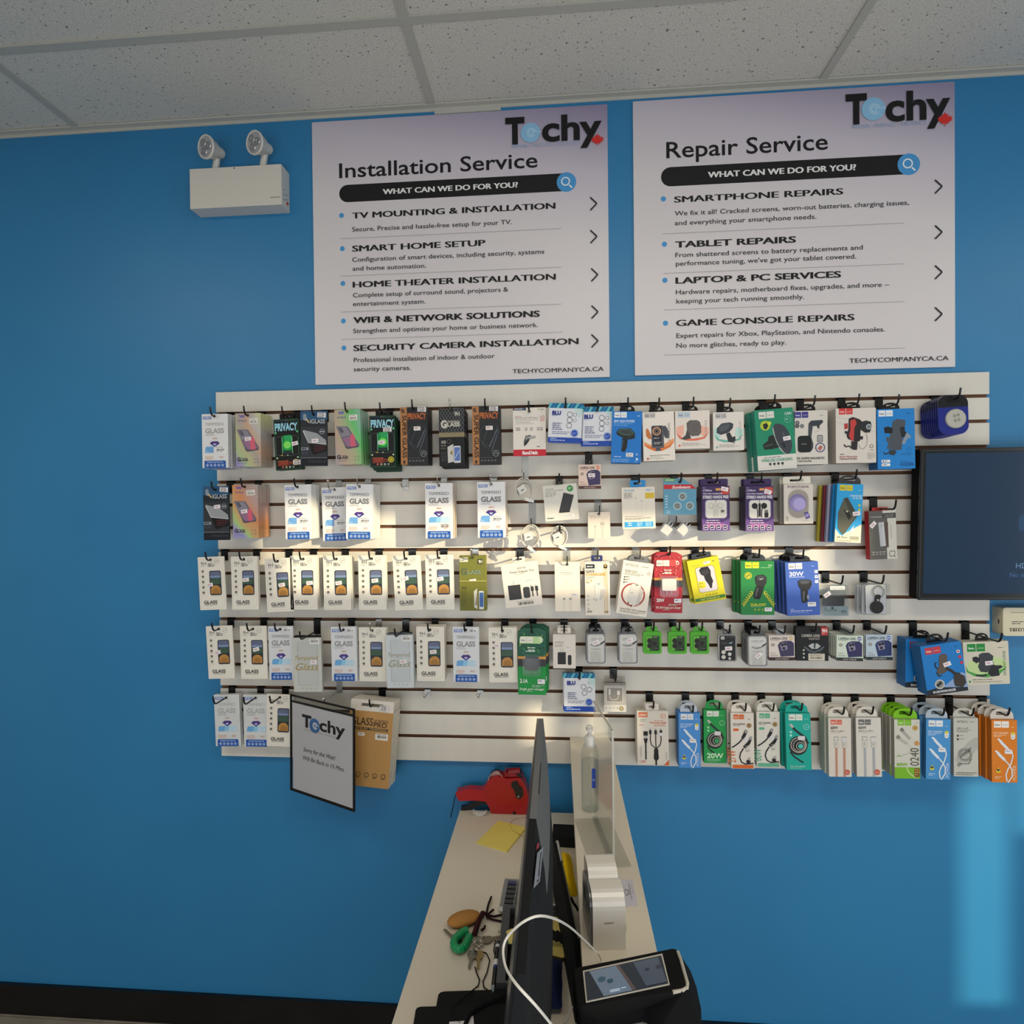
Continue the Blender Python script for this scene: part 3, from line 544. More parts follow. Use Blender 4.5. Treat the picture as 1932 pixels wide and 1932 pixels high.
def d_hp(A):
    hoco(A, .07, .015, .2, 'e8eaee'); A.lines(.84, .08, .1, 1, .05, '9cc8f0'); A.t(.06, .215, .05, '38W HIGH POWER', 'cfe6fb', w=.7, b=.02); A.lines(.06, .235, .68, 1, .02, '8fc2ee'); A.lines(.06, .265, .5, 1, .022, '8fc2ee')
    A.p([(.15, .4), (.26, .335), (.62, .325), (.78, .42), (.78, .52), (.62, .545), (.4, .52), (.18, .45)], '22272c'); A.p([(.22, .4), (.3, .35), (.6, .345), (.73, .425), (.62, .46), (.38, .45)], '3a4046'); A.l([(.22, .4), (.3, .35), (.6, .345), (.73, .425), (.62, .46), (.38, .45), (.22, .4)], .012, '5f9a78')
    A.p([(.36, .52), (.55, .53), (.52, .7), (.46, .78), (.36, .78), (.34, .73)], '1b1f24'); A.l([(.36, .72), (.4, .56)], .02, '565c62'); A.rr(.5, .8, .74, .88, .02, 'e6e6ea'); A.lines(.53, .82, .18, 2, .035, '77777c')
    A.lines(.1, .87, .32, 1, .03, 'd4e8fb'); A.lines(.05, .92, .56, 3, .022, '8fc2ee'); A.o(.86, .83, .035, .022, 'cfe6fb', 8); A.c(.87, .92, .04, 'cfe6fb'); A.lines(.8, .95, .12, 2, .02, '8fc2ee')
def d_chg(A):
    A.p([(.03, .6), (.2, .66), (.4, .68), (.7, .65), (.97, .55), (.97, .64), (.85, .73), (.6, .80), (.35, .80), (.15, .74), (.03, .68)], 'eda06a'); A.p([(.03, .64), (.2, .7), (.5, .74), (.8, .70), (.97, .6), (.85, .73), (.6, .80), (.35, .80), (.15, .74)], 'e07a3c')
    hoco(A, .07, .02, .16, 'b4b2b0'); A.rr(.27, .28, .66, .74, .05, '5f6068'); A.rr(.3, .3, .6, .7, .03, '30323a'); A.c(.44, .395, .135, 'd9a07a'); A.c(.44, .395, .1, '3a3a42'); A.o(.44, .395, .075, .05, '8f7a6c'); A.c(.44, .395, .03, '17171c')
    A.p([(.1, .35), (.16, .33), (.25, .45), (.27, .55), (.18, .55), (.1, .48)], 'c87844'); A.p([(.62, .3), (.72, .29), (.84, .42), (.82, .55), (.7, .54), (.66, .48)], '4c4e56'); A.lines(.34, .53, .22, 1, .04, 'b4b4ba'); A.lines(.34, .62, .24, 2, .03, 'c8c8cc'); A.p([(.4, .74), (.54, .74), (.56, .80), (.38, .80)], '55565e')
    A.t(.86, .6, .05, 'CHARGING', '8f8b86', w=.36, rot=90); A.lines(.2, .885, .7, 1, .022, '6a6660'); A.lines(.2, .915, .4, 1, .02, '9a968e'); A.rr(.11, .935, .17, .975, .015, 'd05038'); A.lines(.2, .95, .6, 1, .02, 'aaa69e')
def d_con(A, tint='e2765e', tint2='f0b5a2', word='CONSOLE', shape=0):
    A.p([(.03, .42), (.25, .36), (.25, .62), (.12, .70), (.03, .60)], tint2); A.p([(.75, .4), (.97, .45), (.97, .6), (.85, .7), (.7, .6)], tint2); A.p([(.03, .58), (.2, .70), (.5, .74), (.8, .70), (.97, .58), (.85, .74), (.6, .79), (.35, .79), (.12, .73)], tint)
    hoco(A, .08, .03, .17, 'b9c8d8' if not shape else 'b4b4b6')
    if not shape:
        A.p([(.33, .32), (.42, .25), (.64, .25), (.72, .30), (.755, .42), (.75, .58), (.68, .66), (.48, .67), (.4, .62), (.34, .5)], '66605f'); A.o(.58, .45, .155, .145, '7a7473', 20, 1.1); A.p([(.34, .5), (.42, .63), (.46, .72), (.3, .76), (.16, .74), (.3, .64)], '4a4645')
    else:
        A.p([(.12, .42), (.28, .29), (.55, .27), (.66, .31), (.64, .42), (.5, .54), (.25, .59), (.11, .54)], '3b4148'); A.p([(.18, .42), (.3, .32), (.52, .31), (.56, .36), (.44, .47), (.24, .52)], '525961'); A.p([(.42, .57), (.54, .53), (.62, .66), (.72, .63), (.72, .76), (.6, .80), (.48, .77)], '2c3137'); A.p([(.62, .77), (.72, .80), (.66, .82)], '1e2226')
    A.t(.92, .68 if not shape else .75, .06, word, 'a9a09a', w=.42 if not shape else .52, rot=90); A.lines(.19, .85, .6, 1, .025, '6a6660'); A.lines(.19, .885, .68, 2, .022, 'a9a59d'); A.rr(.09, .89, .15, .94, .015, tint)
def d_ca91(A):
    A.r(0, .76, 1, 1, 'dedad4'); hoco(A, .11, .035, .19, 'dcdcd6'); A.t(.78, .115, .045, 'CA91', 'cfe6da', w=.17, b=.02); A.o(.85, .19, .085, .075, '7fbfa4'); A.lines(.8, .18, .1, 1, .03, 'bfe0d2')
    A.c(.26, .265, .13, 'c7d43a'); A.o(.26, .265, .11, .1, '5a8a3a'); A.p([(.2, .24), (.3, .22), (.34, .27), (.28, .33), (.21, .31)], '20261e'); A.c(.37, .23, .05, 'c7d43a')
    A.p([(.46, .29), (.52, .25), (.62, .25), (.74, .29), (.84, .38), (.9, .5), (.92, .62), (.88, .72), (.8, .76), (.7, .73), (.58, .62), (.5, .48)], '3c4048'); A.p([(.46, .29), (.5, .48), (.58, .62), (.7, .73), (.78, .76), (.68, .74), (.56, .64), (.47, .48), (.44, .33)], 'a9b4b0'); A.l([(.7, .4), (.71, .44), (.74, .44)], .01, '8a9098'); A.p([(.64, .57), (.72, .57), (.76, .65), (.7, .66)], '24272d')
    A.p([(.16, .58), (.3, .52), (.34, .44), (.46, .43), (.52, .56), (.58, .64), (.4, .66), (.2, .66)], '1f2724'); A.l([(.2, .61), (.42, .58)], .02, '55605a')
    A.lines(.17, .79, .62, 1, .02, '55554f'); A.t(.1, .865, .048, 'WIRELESS CHARGING', '3f9c82', w=.8, b=.015)
    for i in range(4): A.c(.32+.105*i, .905, .032, '2b2e2c'); A.lines(.3+.105*i, .93, .05, 1, .015, '9a968e')
    A.r(.05, .965, .95, .968, 'c4c0b8')
def d_magn(A):
    hoco(A, .0, .02, .2, '3f3a8c', 'd0cee6'); A.lines(.76, .09, .14, 1, .03, '8a8a8a'); A.c(.08, .22, .065, '5b5d62'); A.c(.07, .28, .07, '5b5d62'); A.c(.22, .285, .065, '6b6d72'); A.c(.08, .22, .03, '8f9196'); A.c(.22, .285, .03, '8f9196')
    A.p([(.42, .24), (.5, .19), (.84, .18), (.87, .22), (.74, .29), (.55, .29), (.49, .33)], '363c42'); A.p([(.42, .24), (.55, .29), (.5, .5), (.56, .62), (.55, .7), (.47, .77), (.36, .72), (.4, .52)], '42484e'); A.p([(.68, .28), (.76, .27), (.74, .34), (.69, .33)], '2a2e33')
    A.rr(.08, .465, .5, .775, .1, '17191c'); A.t(.28, .63, .03, 'hoco.', 'a9adb2', w=.16, al='C'); A.l([(.8, .3), (.75, .37), (.6, .41)], .006, '8a8a8a')
    A.rr(.68, .46, .85, .59, .04, '4a4c52'); A.rr(.7, .475, .83, .578, .03, 'd8d4ce')
    for i in range(6): A.r(.715+.06*(i % 2), .485+.03*(i//2), .755+.06*(i % 2), .508+.03*(i//2), '6a6c72')
    A.o(.765, .69, .15, .125, '46427a'); A.l([(.71, .72), (.78, .66), (.82, .68), (.75, .74)], .04, 'b24a4a'); A.t(.06, .905, .042, 'EX SUPER MAGNETIC', '35363c', w=.84, b=.035); A.t(.06, .95, .026, '-CAR HOLDER', '45464c', w=.44, b=.03)
def d_bike(A):
    hoco(A, .08, .0, .165, 'cf3c3c', 'f4dada'); A.l([(0, .15), (.3, .2)], .005, '9a9690'); A.l([(.02, .24), (.22, .3), (.4, .35)], .005, '9a9690'); A.l([(.62, .3), (.8, .4), (1, .45)], .005, '9a9690')
    A.p([(.32, .19), (.42, .16), (.58, .2), (.66, .25), (.62, .36), (.6, .6), (.5, .62), (.3, .56), (.26, .5), (.31, .38)], '2a2326'); A.p([(.36, .22), (.48, .2), (.52, .28), (.46, .36), (.44, .6), (.37, .57), (.32, .5), (.36, .4)], 'c2403f'); A.p([(.21, .28), (.3, .27), (.3, .37), (.21, .38)], 'b23a3a'); A.p([(.22, .41), (.29, .42), (.28, .47), (.22, .46)], '26262a'); A.p([(.6, .51), (.68, .52), (.66, .58), (.6, .57)], '2a2a2e')
    A.p([(.62, .26), (.74, .23), (.86, .25), (.9, .34), (.84, .45), (.72, .45), (.62, .4)], '26282b'); A.o(.82, .345, .07, .045, 'b4b8ba'); A.c(.82, .345, .04, '6f7a80'); A.l([(.75, .46), (.78, .56), (.76, .68), (.68, .75), (.6, .73), (.57, .67)], .008, '55504c')
    A.p([(.38, .6), (.54, .62), (.52, .76), (.42, .76), (.38, .70)], '2c2629'); A.l([(.2, .66), (.24, .7), (.34, .69), (.4, .74)], .035, '33292c'); A.lines(.1, .83, .15, 1, .035, '6a6a6a'); A.t(.09, .895, .03, 'Bicycle Motorcycle', 'b04a42', w=.44, b=.02); A.t(.09, .935, .03, 'Universal Holder', '7a4a3e', w=.44, b=.02)
    A.o(.88, .70, .05, .035, '8a8680', 10); A.l([(.84, .77), (.93, .77)], .012, '8a8680'); A.lines(.78, .82, .18, 5, .025, 'b4b0a8')
def d_bluh(A):
    hoco(A, .05, .02, .18, 'dfe6ee'); A.lines(.78, .08, .12, 1, .03, '2a5f9a'); A.p([(.42, .2), (.55, .17), (.74, .19), (.76, .23), (.7, .4), (.64, .68), (.5, .69), (.25, .66), (.3, .55), (.24, .54), (.24, .46), (.32, .48), (.38, .35)], '4a515b'); A.p([(.18, .31), (.28, .29), (.42, .32), (.4, .41), (.2, .4)], '15181c'); A.p([(.6, .31), (.73, .3), (.74, .38), (.82, .42), (.78, .5), (.64, .47)], '1c2024'); A.p([(.78, .4), (.88, .45), (.9, .49), (.8, .5), (.72, .6), (.64, .58)], '8795a4'); A.l([(.16, .72), (.2, .75), (.3, .73), (.4, .76), (.5, .72)], .035, '262b31'); A.p([(.3, .68), (.48, .69), (.46, .77), (.32, .76)], '30363d')
    A.o(.85, .68, .06, .05, '1f6fb4', 10); A.lines(.62, .74, .3, 2, .02, '2a6aa6'); A.rr(.1, .845, .33, .89, .015, 'e8eaec'); A.rr(.1, .905, .33, .95, .015, 'e8eaec'); A.c(.15, .868, .02, '24282c'); A.lines(.19, .86, .12, 1, .03, '6a6e74'); A.lines(.13, .92, .17, 1, .03, '6a6e74'); A.t(.96, .95, .045, 'HOLDER', '1b4f86', w=.36, al='R', b=.01); A.lines(.6, .88, .36, 1, .025, '1f5c98')
def d_elago(A):
    A.t(.06, .115, .026, 'wallet finder', '3a3c3a', w=.26, b=.01); A.t(.06, .165, .026, 'a wallet pod portefeuille', '3a3c3a', w=.54, b=.01); A.lines(.06, .2, .32, 4, .035, '8f8f88'); A.c(.8, .13, .095, '3f8c4a'); A.lines(.745, .1, .11, 2, .035, 'cfe6cf'); A.p([(.6, .23), (.9, .32), (.74, .76), (.42, .76)], '353437'); A.p([(.42, .76), (.74, .76), (.745, .79), (.425, .79)], '242326')
    A.t(.05, .93, .035, 'elago', '4a4c4a', w=.22, b=.03); A.rr(.53, .845, .86, .93, .03, 'f2f0ea'); A.o(.585, .887, .03, .02, '6a6c6a', 8); A.lines(.64, .865, .18, 2, .03, '77776f')
def d_lens(A, bg='e8cdbf', phone='423a60', foot='5a3a36', glow='dd7a5c', txt='2e2622'):
    A.r(0, 0, 1, 1, bg); A.t(.06, .18, .105, 'CAMERA LENS', txt, w=.66, b=.03); A.lines(.07, .2, .4, 1, .04, 'a48a80'); A.c(.86, .12, .08, glow); A.l([(.8, .13), (.92, .11)], .03, 'f2ddd4')
    A.p([(.35, .4), (.42, .28), (.6, .22), (.85, .22), (.97, .32), (.97, .82), (.45, .86)], phone); A.p([(.43, .38), (.5, .3), (.68, .27), (.72, .56), (.5, .62)], '8f8aa0'); A.c(.52, .38, .06, '2a2638'); A.c(.63, .35, .06, '2a2638'); A.c(.58, .52, .06, '2a2638')
    A.p([(.08, .38), (.16, .31), (.24, .38), (.16, .45)], '55504a'); A.c(.16, .38, .035, 'd8c8a8'); A.lines(.08, .7, .2, 1, .04, '8a7a72'); [A.o(.1+.07*i, .8, .025, .015, '8a7a72', 8) for i in range(4)]
    A.r(0, .875, 1, 1, foot); A.t(.5, .965, .055, 'LENS SHIELD', 'd8c8c0', w=.5, al='C')
def d_lensp(A): d_lens(A)
def d_lensd(A): d_lens(A, 'ddd2cb', '3d3858', '3a2424', 'c8b070', '2a2624')
def d_lensg(A): d_lens(A, 'cfdccf', '32305c', '2a3232', '5f6fa8', '23332f')
def d_lensb(A): d_lens(A, 'b9cad8', '28386a', '243038', '4f74b8', '22303c')
def d_anker(A):
    A.t(.07, .1, .05, 'ANKER', '7aa6c8', w=.33, b=.02); A.t(.74, .1, .05, 'NO.1', '6f9fd0', w=.18, b=.03); A.lines(.08, .14, .24, 6, .022, '55585a'); A.l([(.07, .13), (.33, .13), (.33, .27), (.07, .27), (.07, .13)], .006, '9a9a9a'); A.r(.71, .145, .985, .28, 'd8b83c')
    A.l([(.43, .28), (.43, .66)], .008, 'd0ccc4'); A.l([(.6, .32), (.6, .68)], .008, 'd0ccc4'); A.rr(.41, .24, .45, .28, .01, 'c4c0b8'); A.rr(.56, .31, .64, .36, .02, 'cfcbc4'); A.lines(.08, .7, .62, 1, .022, '7a766e'); A.lines(.08, .74, .8, 2, .03, '8a867e'); A.r(.07, .835, .93, .96, '3aa0dc'); A.lines(.17, .855, .12, 2, .05, 'e0f2fc'); A.lines(.44, .85, .16, 4, .026, 'c4e6f8'); A.lines(.7, .85, .18, 4, .026, 'c4e6f8')
def d_sunb(A):
    A.r(.02, .0, .36, .085, '3f8c4a'); A.t(.19, .065, .045, 'CR2025', 'dcecd4', w=.28, al='C', b=.02); A.p([(.01, .17), (.85, .17), (1.0, .29), (.01, .29)], 'c22a30'); A.t(.26, .275, .075, 'Sunbeam', 'f2e2e0', w=.56, b=.02, sh=.25)
    A.lines(.06, .47, .06, 5, .075, 'c4dce6')
    for u, v in ((.58, .5), (.42, .76), (.8, .76)): A.c(u, v, .13, '9fc0cc'); A.c(u, v, .1, '8f9696'); A.c(u, v, .075, '6f7676'); A.l([(u-.05, v+.02), (u+.05, v-.02)], .02, '9aa2a2')
    A.o(.14, .93, .05, .035, 'c4dce6', 10)
def d_ear(A, bud='d6d0c8'):
    A.r(0, .72, 1, 1, '6a4a8c'); A.r(.2, .84, .8, .93, 'b06aa4'); A.p([(0, .72), (.25, .80), (.5, .83), (.75, .8), (1, .72)], '46306c'); A.lines(.04, .035, .12, 1, .022, 'b9aed0'); A.t(.05, .115, .045, 'Clifton', 'ded8ea', w=.32, b=.01, sh=.3); A.rr(.5, .05, .68, .1, .02, 'e0a05a'); A.rr(.7, .03, .98, .19, .02, 'c24a42')
    A.t(.04, .185, .03, 'WITH TYPE-C CONNECTOR', 'd8d2e6', w=.7, b=.03); A.t(.04, .275, .065, 'STEREO HANDS FREE', 'eceaf2', w=.92, b=.025)
    A.rr(.12, .305, .9, .72, .12, 'b4aec2'); A.rr(.15, .32, .87, .705, .1, 'dcd8d0')
    dk = '2a2a2e' if bud != 'd6d0c8' else 'b9b2a8'
    A.c(.33, .44, .11, dk); A.c(.66, .44, .11, dk); A.c(.32, .435, .085, bud); A.c(.67, .435, .085, bud); A.l([(.4, .47), (.43, .56), (.43, .7)], .035, bud if bud != 'd6d0c8' else 'c8c2ba'); A.l([(.6, .47), (.57, .56), (.57, .7)], .035, bud if bud != 'd6d0c8' else 'c8c2ba'); A.l([(.5, .31), (.5, .37)], .02, '6a6660'); A.rr(.46, .38, .54, .68, .02, bud if bud != 'd6d0c8' else 'ccc6be'); A.rr(.68, .53, .8, .6, .02, '6f6b66'); A.rr(.67, .59, .81, .7, .02, bud)
    A.lines(.16, .755, .66, 1, .045, 'd8c8e6'); A.lines(.14, .805, .7, 1, .045, 'e0c0dc')
    for i in range(4): A.rr(.05+.23*i, .865, .21+.23*i, .97, .03, 'dcd4e2'); A.rr(.065+.23*i, .873, .195+.23*i, .962, .025, '3a2a5a'); A.l([(.09+.23*i, .925), (.17+.23*i, .915)], .03, 'dcd4e2')
def d_earw(A): d_ear(A)
def d_earb(A): d_ear(A, '1e1e22')
def d_popo(A):
    A.t(.5, .085, .055, 'POPOTADA', '6a4a5c', w=.74, b=.03, al='C'); A.lines(.28, .095, .44, 1, .02, 'a49c9c'); A.rr(.13, .12, .86, .86, .34, 'b9b2aa'); A.rr(.15, .135, .84, .845, .33, '9d968e'); A.c(.47, .46, .31, '7d76a0'); A.c(.48, .5, .27, '9187b8'); A.c(.53, .5, .225, 'a79cd0'); A.c(.54, .5, .2, 'afa4d8')
    A.p([(.68, .72), (.82, .69), (.9, .84), (.76, .89)], '5c4f94'); A.c(.79, .79, .06, 'a79cd0'); A.o(.1, .84, .045, .03, '77736c', 8); A.l([(.05, .9), (.16, .9)], .02, '77736c'); A.lines(.62, .92, .3, 1, .02, 'b0a8c0')
def d_bank(A):
    A.p([(0, .77), (.16, .86), (.28, .89), (.4, .84), (1, .68), (1, 1), (0, 1)], 'ddd8c2'); hoco(A, .1, .02, .24, 'd2c22e', '5a5a20'); A.lines(.82, .1, .12, 1, .02, '8fd0ee'); A.t(.5, .215, .03, 'CHARGE 50%', 'd2ecf8', w=.46, b=.02, sh=.15); A.t(.62, .255, .03, 'IN 30 MIN', 'd2ecf8', w=.36, b=.02, sh=.15)
    A.p([(.28, .25), (.42, .23), (.8, .51), (.8, .56), (.38, .84), (.28, .87), (.1, .76), (.08, .5)], '3f3f36'); A.p([(.28, .25), (.55, .5), (.78, .55), (.38, .84), (.28, .87), (.1, .76), (.08, .5)], '57574a'); A.p([(.28, .44), (.5, .48), (.6, .56), (.5, .62)], '22221e'); A.c(.42, .47, .04, 'b4b4a0'); A.p([(.72, .70), (.55, .8), (.64, .8), (.5, .89), (.78, .77), (.68, .77)], 'cfeaf4')
    for i in range(3): A.c(.88, .36+.075*i, .05, 'c2c43e')
    A.t(.08, .93, .035, 'J48 70mm', '55625c', w=.4); A.t(.58, .945, .055, '10000', '77776a', w=.34); A.lines(.07, .96, .86, 2, .014, 'aaa690')
def d_c2(A):
    A.r(0, 0, 1, 1, '5f5c58'); A.r(.51, .0, 1, .05, 'd2cec6'); A.r(.51, .05, 1, .15, '3e3c3a'); A.t(.56, .14, .075, '2600', '8f8c86', w=.36); A.r(.68, .16, 1, 1, 'd0ccc4'); A.r(.63, .76, 1, 1, 'd0ccc4'); A.t(.06, .135, .03, 'rivacase', 'c4c0b8', w=.42, b=.01)
    A.r(.55, .24, .7, .76, '57453f'); A.p([(.34, .24), (.55, .23), (.6, .73), (.39, .735)], 'b9bcc0'); A.l([(.5, .25), (.54, .72)], .02, 'd6d8da'); A.lines(.44, .3, .08, 1, .06, '8a8c90'); A.lines(.78, .3, .04, 12, .025, '8a867e'); A.t(.7, .955, .13, 'C2', '6a6660', w=.24)
    for i in range(4): A.lines(.08+.13*i, .84, .1, 2, .045, 'b0aca4')
def d_trio(A):
    A.t(.55, .155, .045, '65W PD', '4a4a4c', w=.24, b=.01, al='C'); A.t(.55, .235, .05, 'Power Adapter Trio', '3c3c3e', w=.66, b=.012, al='C'); A.lines(.34, .26, .42, 1, .022, '8a8a88'); A.p([(.12, .5), (.46, .5), (.46, .83), (.12, .83)], '333335'); A.c(.3, .66, .01, '55555a'); A.rr(.52, .57, .7, .82, .05, '3a3a3c'); A.l([(.29, .5), (.29, .42)], .02, 'b4b0aa')
    for u in (.77, .89): A.rr(u-.04, .57, u+.04, .68, .02, '333335'); A.l([(u, .68), (u, .8)], .03, '333335'); A.l([(u-.02, .57), (u-.02, .53)], .012, '8a8a88')
    A.lines(.62, .42, .22, 1, .04, 'b4b4b8'); A.lines(.3, .875, .5, 1, .02, '9a9a96'); A.bars(.34, .9, .76, .965, '2e2e30', 18)
def d_slim(A):
    A.lines(.2, .215, .58, 1, .02, '7a7672'); A.lines(.3, .25, .38, 1, .02, '8a8682'); A.l([(.32, .67), (.32, .45), (.66, .45), (.66, .67)], .006, 'd0c8bc'); A.l([(.43, .45), (.43, .39), (.47, .39), (.47, .45)], .006, 'c0b8ac'); A.l([(.52, .45), (.52, .39), (.56, .39), (.56, .45)], .006, 'c0b8ac'); A.rr(.66, .645, .9, .7, .01, 'dcd8da'); A.lines(.68, .655, .2, 1, .035, '9a94a4')
    for u in (.36, .61): A.rr(u-.05, .73, u+.05, .765, .01, '9a9894'); A.l([(u-.03, .765), (u-.03, 1)], .008, 'c0bcb4'); A.l([(u+.03, .765), (u+.03, 1)], .008, 'c0bcb4')
def d_quick(A):
    for u in (.77, .83, .89): A.l([(u, .98), (u, .24), (u-.0, .02)], .02, 'c9a24a')
    A.c(.83, .095, .085, '2a2622'); A.c(.83, .085, .04, 'c9a24a'); A.rr(.04, .05, .4, .13, .01, '26262a'); A.lines(.08, .08, .27, 1, .06, 'c4c4c8'); A.t(.04, .205, .045, 'QUICK', '4a463c', w=.36, b=.02); A.t(.04, .265, .052, 'CHARGER', 'd0a440', w=.8, b=.03); A.lines(.05, .285, .36, 2, .022, '9a948a'); A.t(.05, .38, .05, '2.4', 'cfae62', w=.24); A.lines(.05, .39, .24, 1, .025, '6a665e')
    A.p([(.4, .44), (.52, .4), (.68, .42), (.84, .5), (.84, .56), (.66, .72), (.42, .68), (.4, .58)], 'e8e4dc'); A.p([(.62, .53), (.84, .5), (.84, .56), (.66, .72), (.58, .70)], 'cfcac2'); A.l([(.4, .44), (.62, .53), (.58, .70)], .008, 'bdb8ae'); A.l([(.5, .42), (.62, .42)], .025, '4a4a4a'); A.l([(.45, .7), (.44, .74)], .03, 'a9a49a'); A.l([(.36, .69), (.35, .72)], .03, 'a9a49a'); [A.o(.12, .64+.08*i, .04, .028, '9a9488', 8) for i in range(4)]; A.t(.06, .95, .035, 'A70', '4a463e', w=.2, b=.02); A.t(.78, .955, .035, 'US', '5a4a2a', w=.14, b=.02)
def d_pd(A):
    A.t(.08, .1, .05, 'WTECH', '55534f', w=.42); A.lines(.62, .075, .3, 1, .025, '77736c'); A.t(.1, .21, .04, 'PD20W QC3.0', '3a3836', w=.64, b=.01, sh=.1); A.lines(.1, .225, .64, 2, .025, '77736c'); A.o(.88, .19, .05, .035, 'b05a4a', 12); A.o(.47, .62, .39, .34, 'a83a34', 32); A.lines(.16, .29, .12, 3, .05, '8a867e'); [A.c(.12, .31+.05*i, .03, '6a6660') for i in range(3)]
    A.p([(.38, .42), (.62, .4), (.74, .5), (.8, .52), (.7, .78), (.5, .84), (.3, .7)], 'ded9d2'); A.p([(.66, .46), (.8, .52), (.7, .78), (.6, .8)], 'cac5be'); A.l([(.5, .43), (.6, .43)], .03, '4a4a4a'); A.lines(.38, .58, .12, 1, .03, '9a968e'); A.l([(.36, .76), (.34, .8)], .03, '4a4640'); A.l([(.48, .81), (.46, .85)], .03, '4a4640'); A.t(.12, .915, .026, 'DUAL PORT FAST CHARGER', '5a5650', w=.84, b=.012); A.lines(.12, .935, .82, 2, .022, '8a867e')
def d_blis(A, c1, c2, c3, dots, wnum, small, plug):
    A.r(0, .5, 1, 1, c2); R = random.Random(5)
    for i in range(46):
        x, y = R.uniform(.03, .92), R.uniform(.06, .41); A.p([(x, y), (x+R.uniform(.03, .07), y+.01), (x+R.uniform(0, .06), y+R.uniform(.02, .04))], dots[i % len(dots)])
    A.p([(.06, .23), (.06, .15), (.12, .12), (.82, .12), (.9, .16), (.88, .2), (.8, .23)], c3); hoco(A, .08, .13, .22, 'e6e4d8'); A.o(.83, .18, .06, .04, 'eceae0', 12); A.lines(.76, .14, .14, 1, .03, 'eceae0'); A.lines(.36, .285, .28, 2, .035, 'dceadc'); A.lines(.28, .34, .4, 1, .03, 'dceadc'); A.r(0, .42, .26, .46, 'd89a4a'); A.r(.74, .42, 1, .46, 'd89a4a'); A.r(0, .46, .28, .57, '3a3a40'); A.r(.72, .46, 1, .57, '3a3a40')
    A.t(.07, .815, .055, wnum, 'f0f2ec', w=.28, b=.03); A.rr(.7, .76, .96, .83, .02, 'e6e4ea'); A.lines(.73, .78, .2, 1, .035, '7a7884'); A.lines(.5, .85, .44, 2, .02, 'c4dcc4'); A.t(.06, .925, .035, small, 'e6f0e2', w=.88, b=.01); A.lines(.3, .94, .3, 1, .02, 'b4d0b4')
def d_red(A): d_blis(A, 'b03038', 'ae2636', 'c84a4a', ('d86a62', 'e08a80', '8f2028', 'c8504c'), '20W', 'PD 20W Single port charger', 0)
def d_grn(A): d_blis(A, '1f5a44', '1f9446', 'b4d49a', ('2a7a5a', '3a6a8a', '9ab44a', '123f34', '5aa06a'), '2.1A', 'Single port charger', 1)
def d_yel(A):
    A.lines(.12, .13, .34, 1, .03, 'a89a2a'); A.rr(.5, .08, .72, .14, .03, 'e4dce0'); A.lines(.53, .095, .16, 1, .035, '8a7a88'); A.c(.82, .095, .02, '3a3a1a'); A.rr(.2, .18, .82, .78, .09, 'b0a226'); A.rr(.22, .195, .8, .765, .08, 'cfcad2'); A.p([(.32, .26), (.4, .2), (.62, .2), (.68, .3), (.66, .42), (.7, .55), (.66, .6), (.62, .7), (.57, .7), (.53, .6), (.46, .5), (.44, .4), (.36, .36)], '1d1b20'); A.p([(.38, .28), (.6, .25), (.62, .36), (.44, .4)], '34323a'); A.p([(.24, .5), (.44, .53), (.44, .66), (.3, .68), (.22, .65)], 'd8cc2a'); A.lines(.25, .55, .16, 1, .04, '6a641c'); A.lines(.25, .62, .14, 1, .03, '6a641c'); [A.o(.42+.1*i, .84, .03, .018, '8a8024', 8) for i in range(4)]; A.r(.02, .885, .98, .955, '3f7a34'); A.t(.5, .94, .035, 'FAST CHARGER 2.0', 'd8dc6a', w=.6, al='C', b=.02)
def d_dual(A):
    hoco(A, .13, .02, .2, 'd2d22e', '5a6a1c'); A.t(.93, .1, .035, 'Z49', 'b4dcb4', w=.12, al='R', b=.01); A.lines(.6, .12, .33, 1, .022, 'a4d0a4'); A.c(.22, .27, .11, 'c4c43a'); A.o(.22, .27, .085, .07, '5f6a1c'); A.l([(.17, .29), (.27, .25)], .03, '5f6a1c'); A.p([(.42, .3), (.5, .26), (.68, .25), (.77, .3), (.77, .4), (.7, .47), (.5, .47), (.44, .42)], '24272a'); A.p([(.48, .3), (.56, .275), (.68, .28), (.72, .33), (.6, .36), (.5, .35)], '3f4347'); A.l([(.56, .34), (.66, .33)], .025, 'a4b0b4'); A.p([(.46, .46), (.7, .47), (.6, .66), (.56, .71), (.4, .70), (.36, .64)], '191b1e'); A.l([(.5, .5), (.44, .66)], .05, '4a4e52')
    for i in range(7):
        t = i/6; u, v = .34-.26*t, .57+.22*t; A.l([(u-.06, v+.0), (u, v-.0), (u, v+.055)], .028, 'd8cc3a'); u = .70+.26*t; A.l([(u, v+.055), (u, v), (u+.06, v)], .028, 'd8cc3a')
    A.t(.52, .83, .045, 'DUAL-PORT', 'd2d83a', w=.46, b=.03, al='C'); A.lines(.3, .845, .46, 1, .018, 'a4d0a4'); [A.o(.42+.11*i, .9, .032, .02, 'c4cc4a', 8) for i in range(3)]; A.rr(.7, .86, .92, .93, .015, 'e8e4ea'); A.lines(.73, .88, .16, 1, .035, '7a7884'); A.r(.22, .955, .9, .96, '4fa45a')
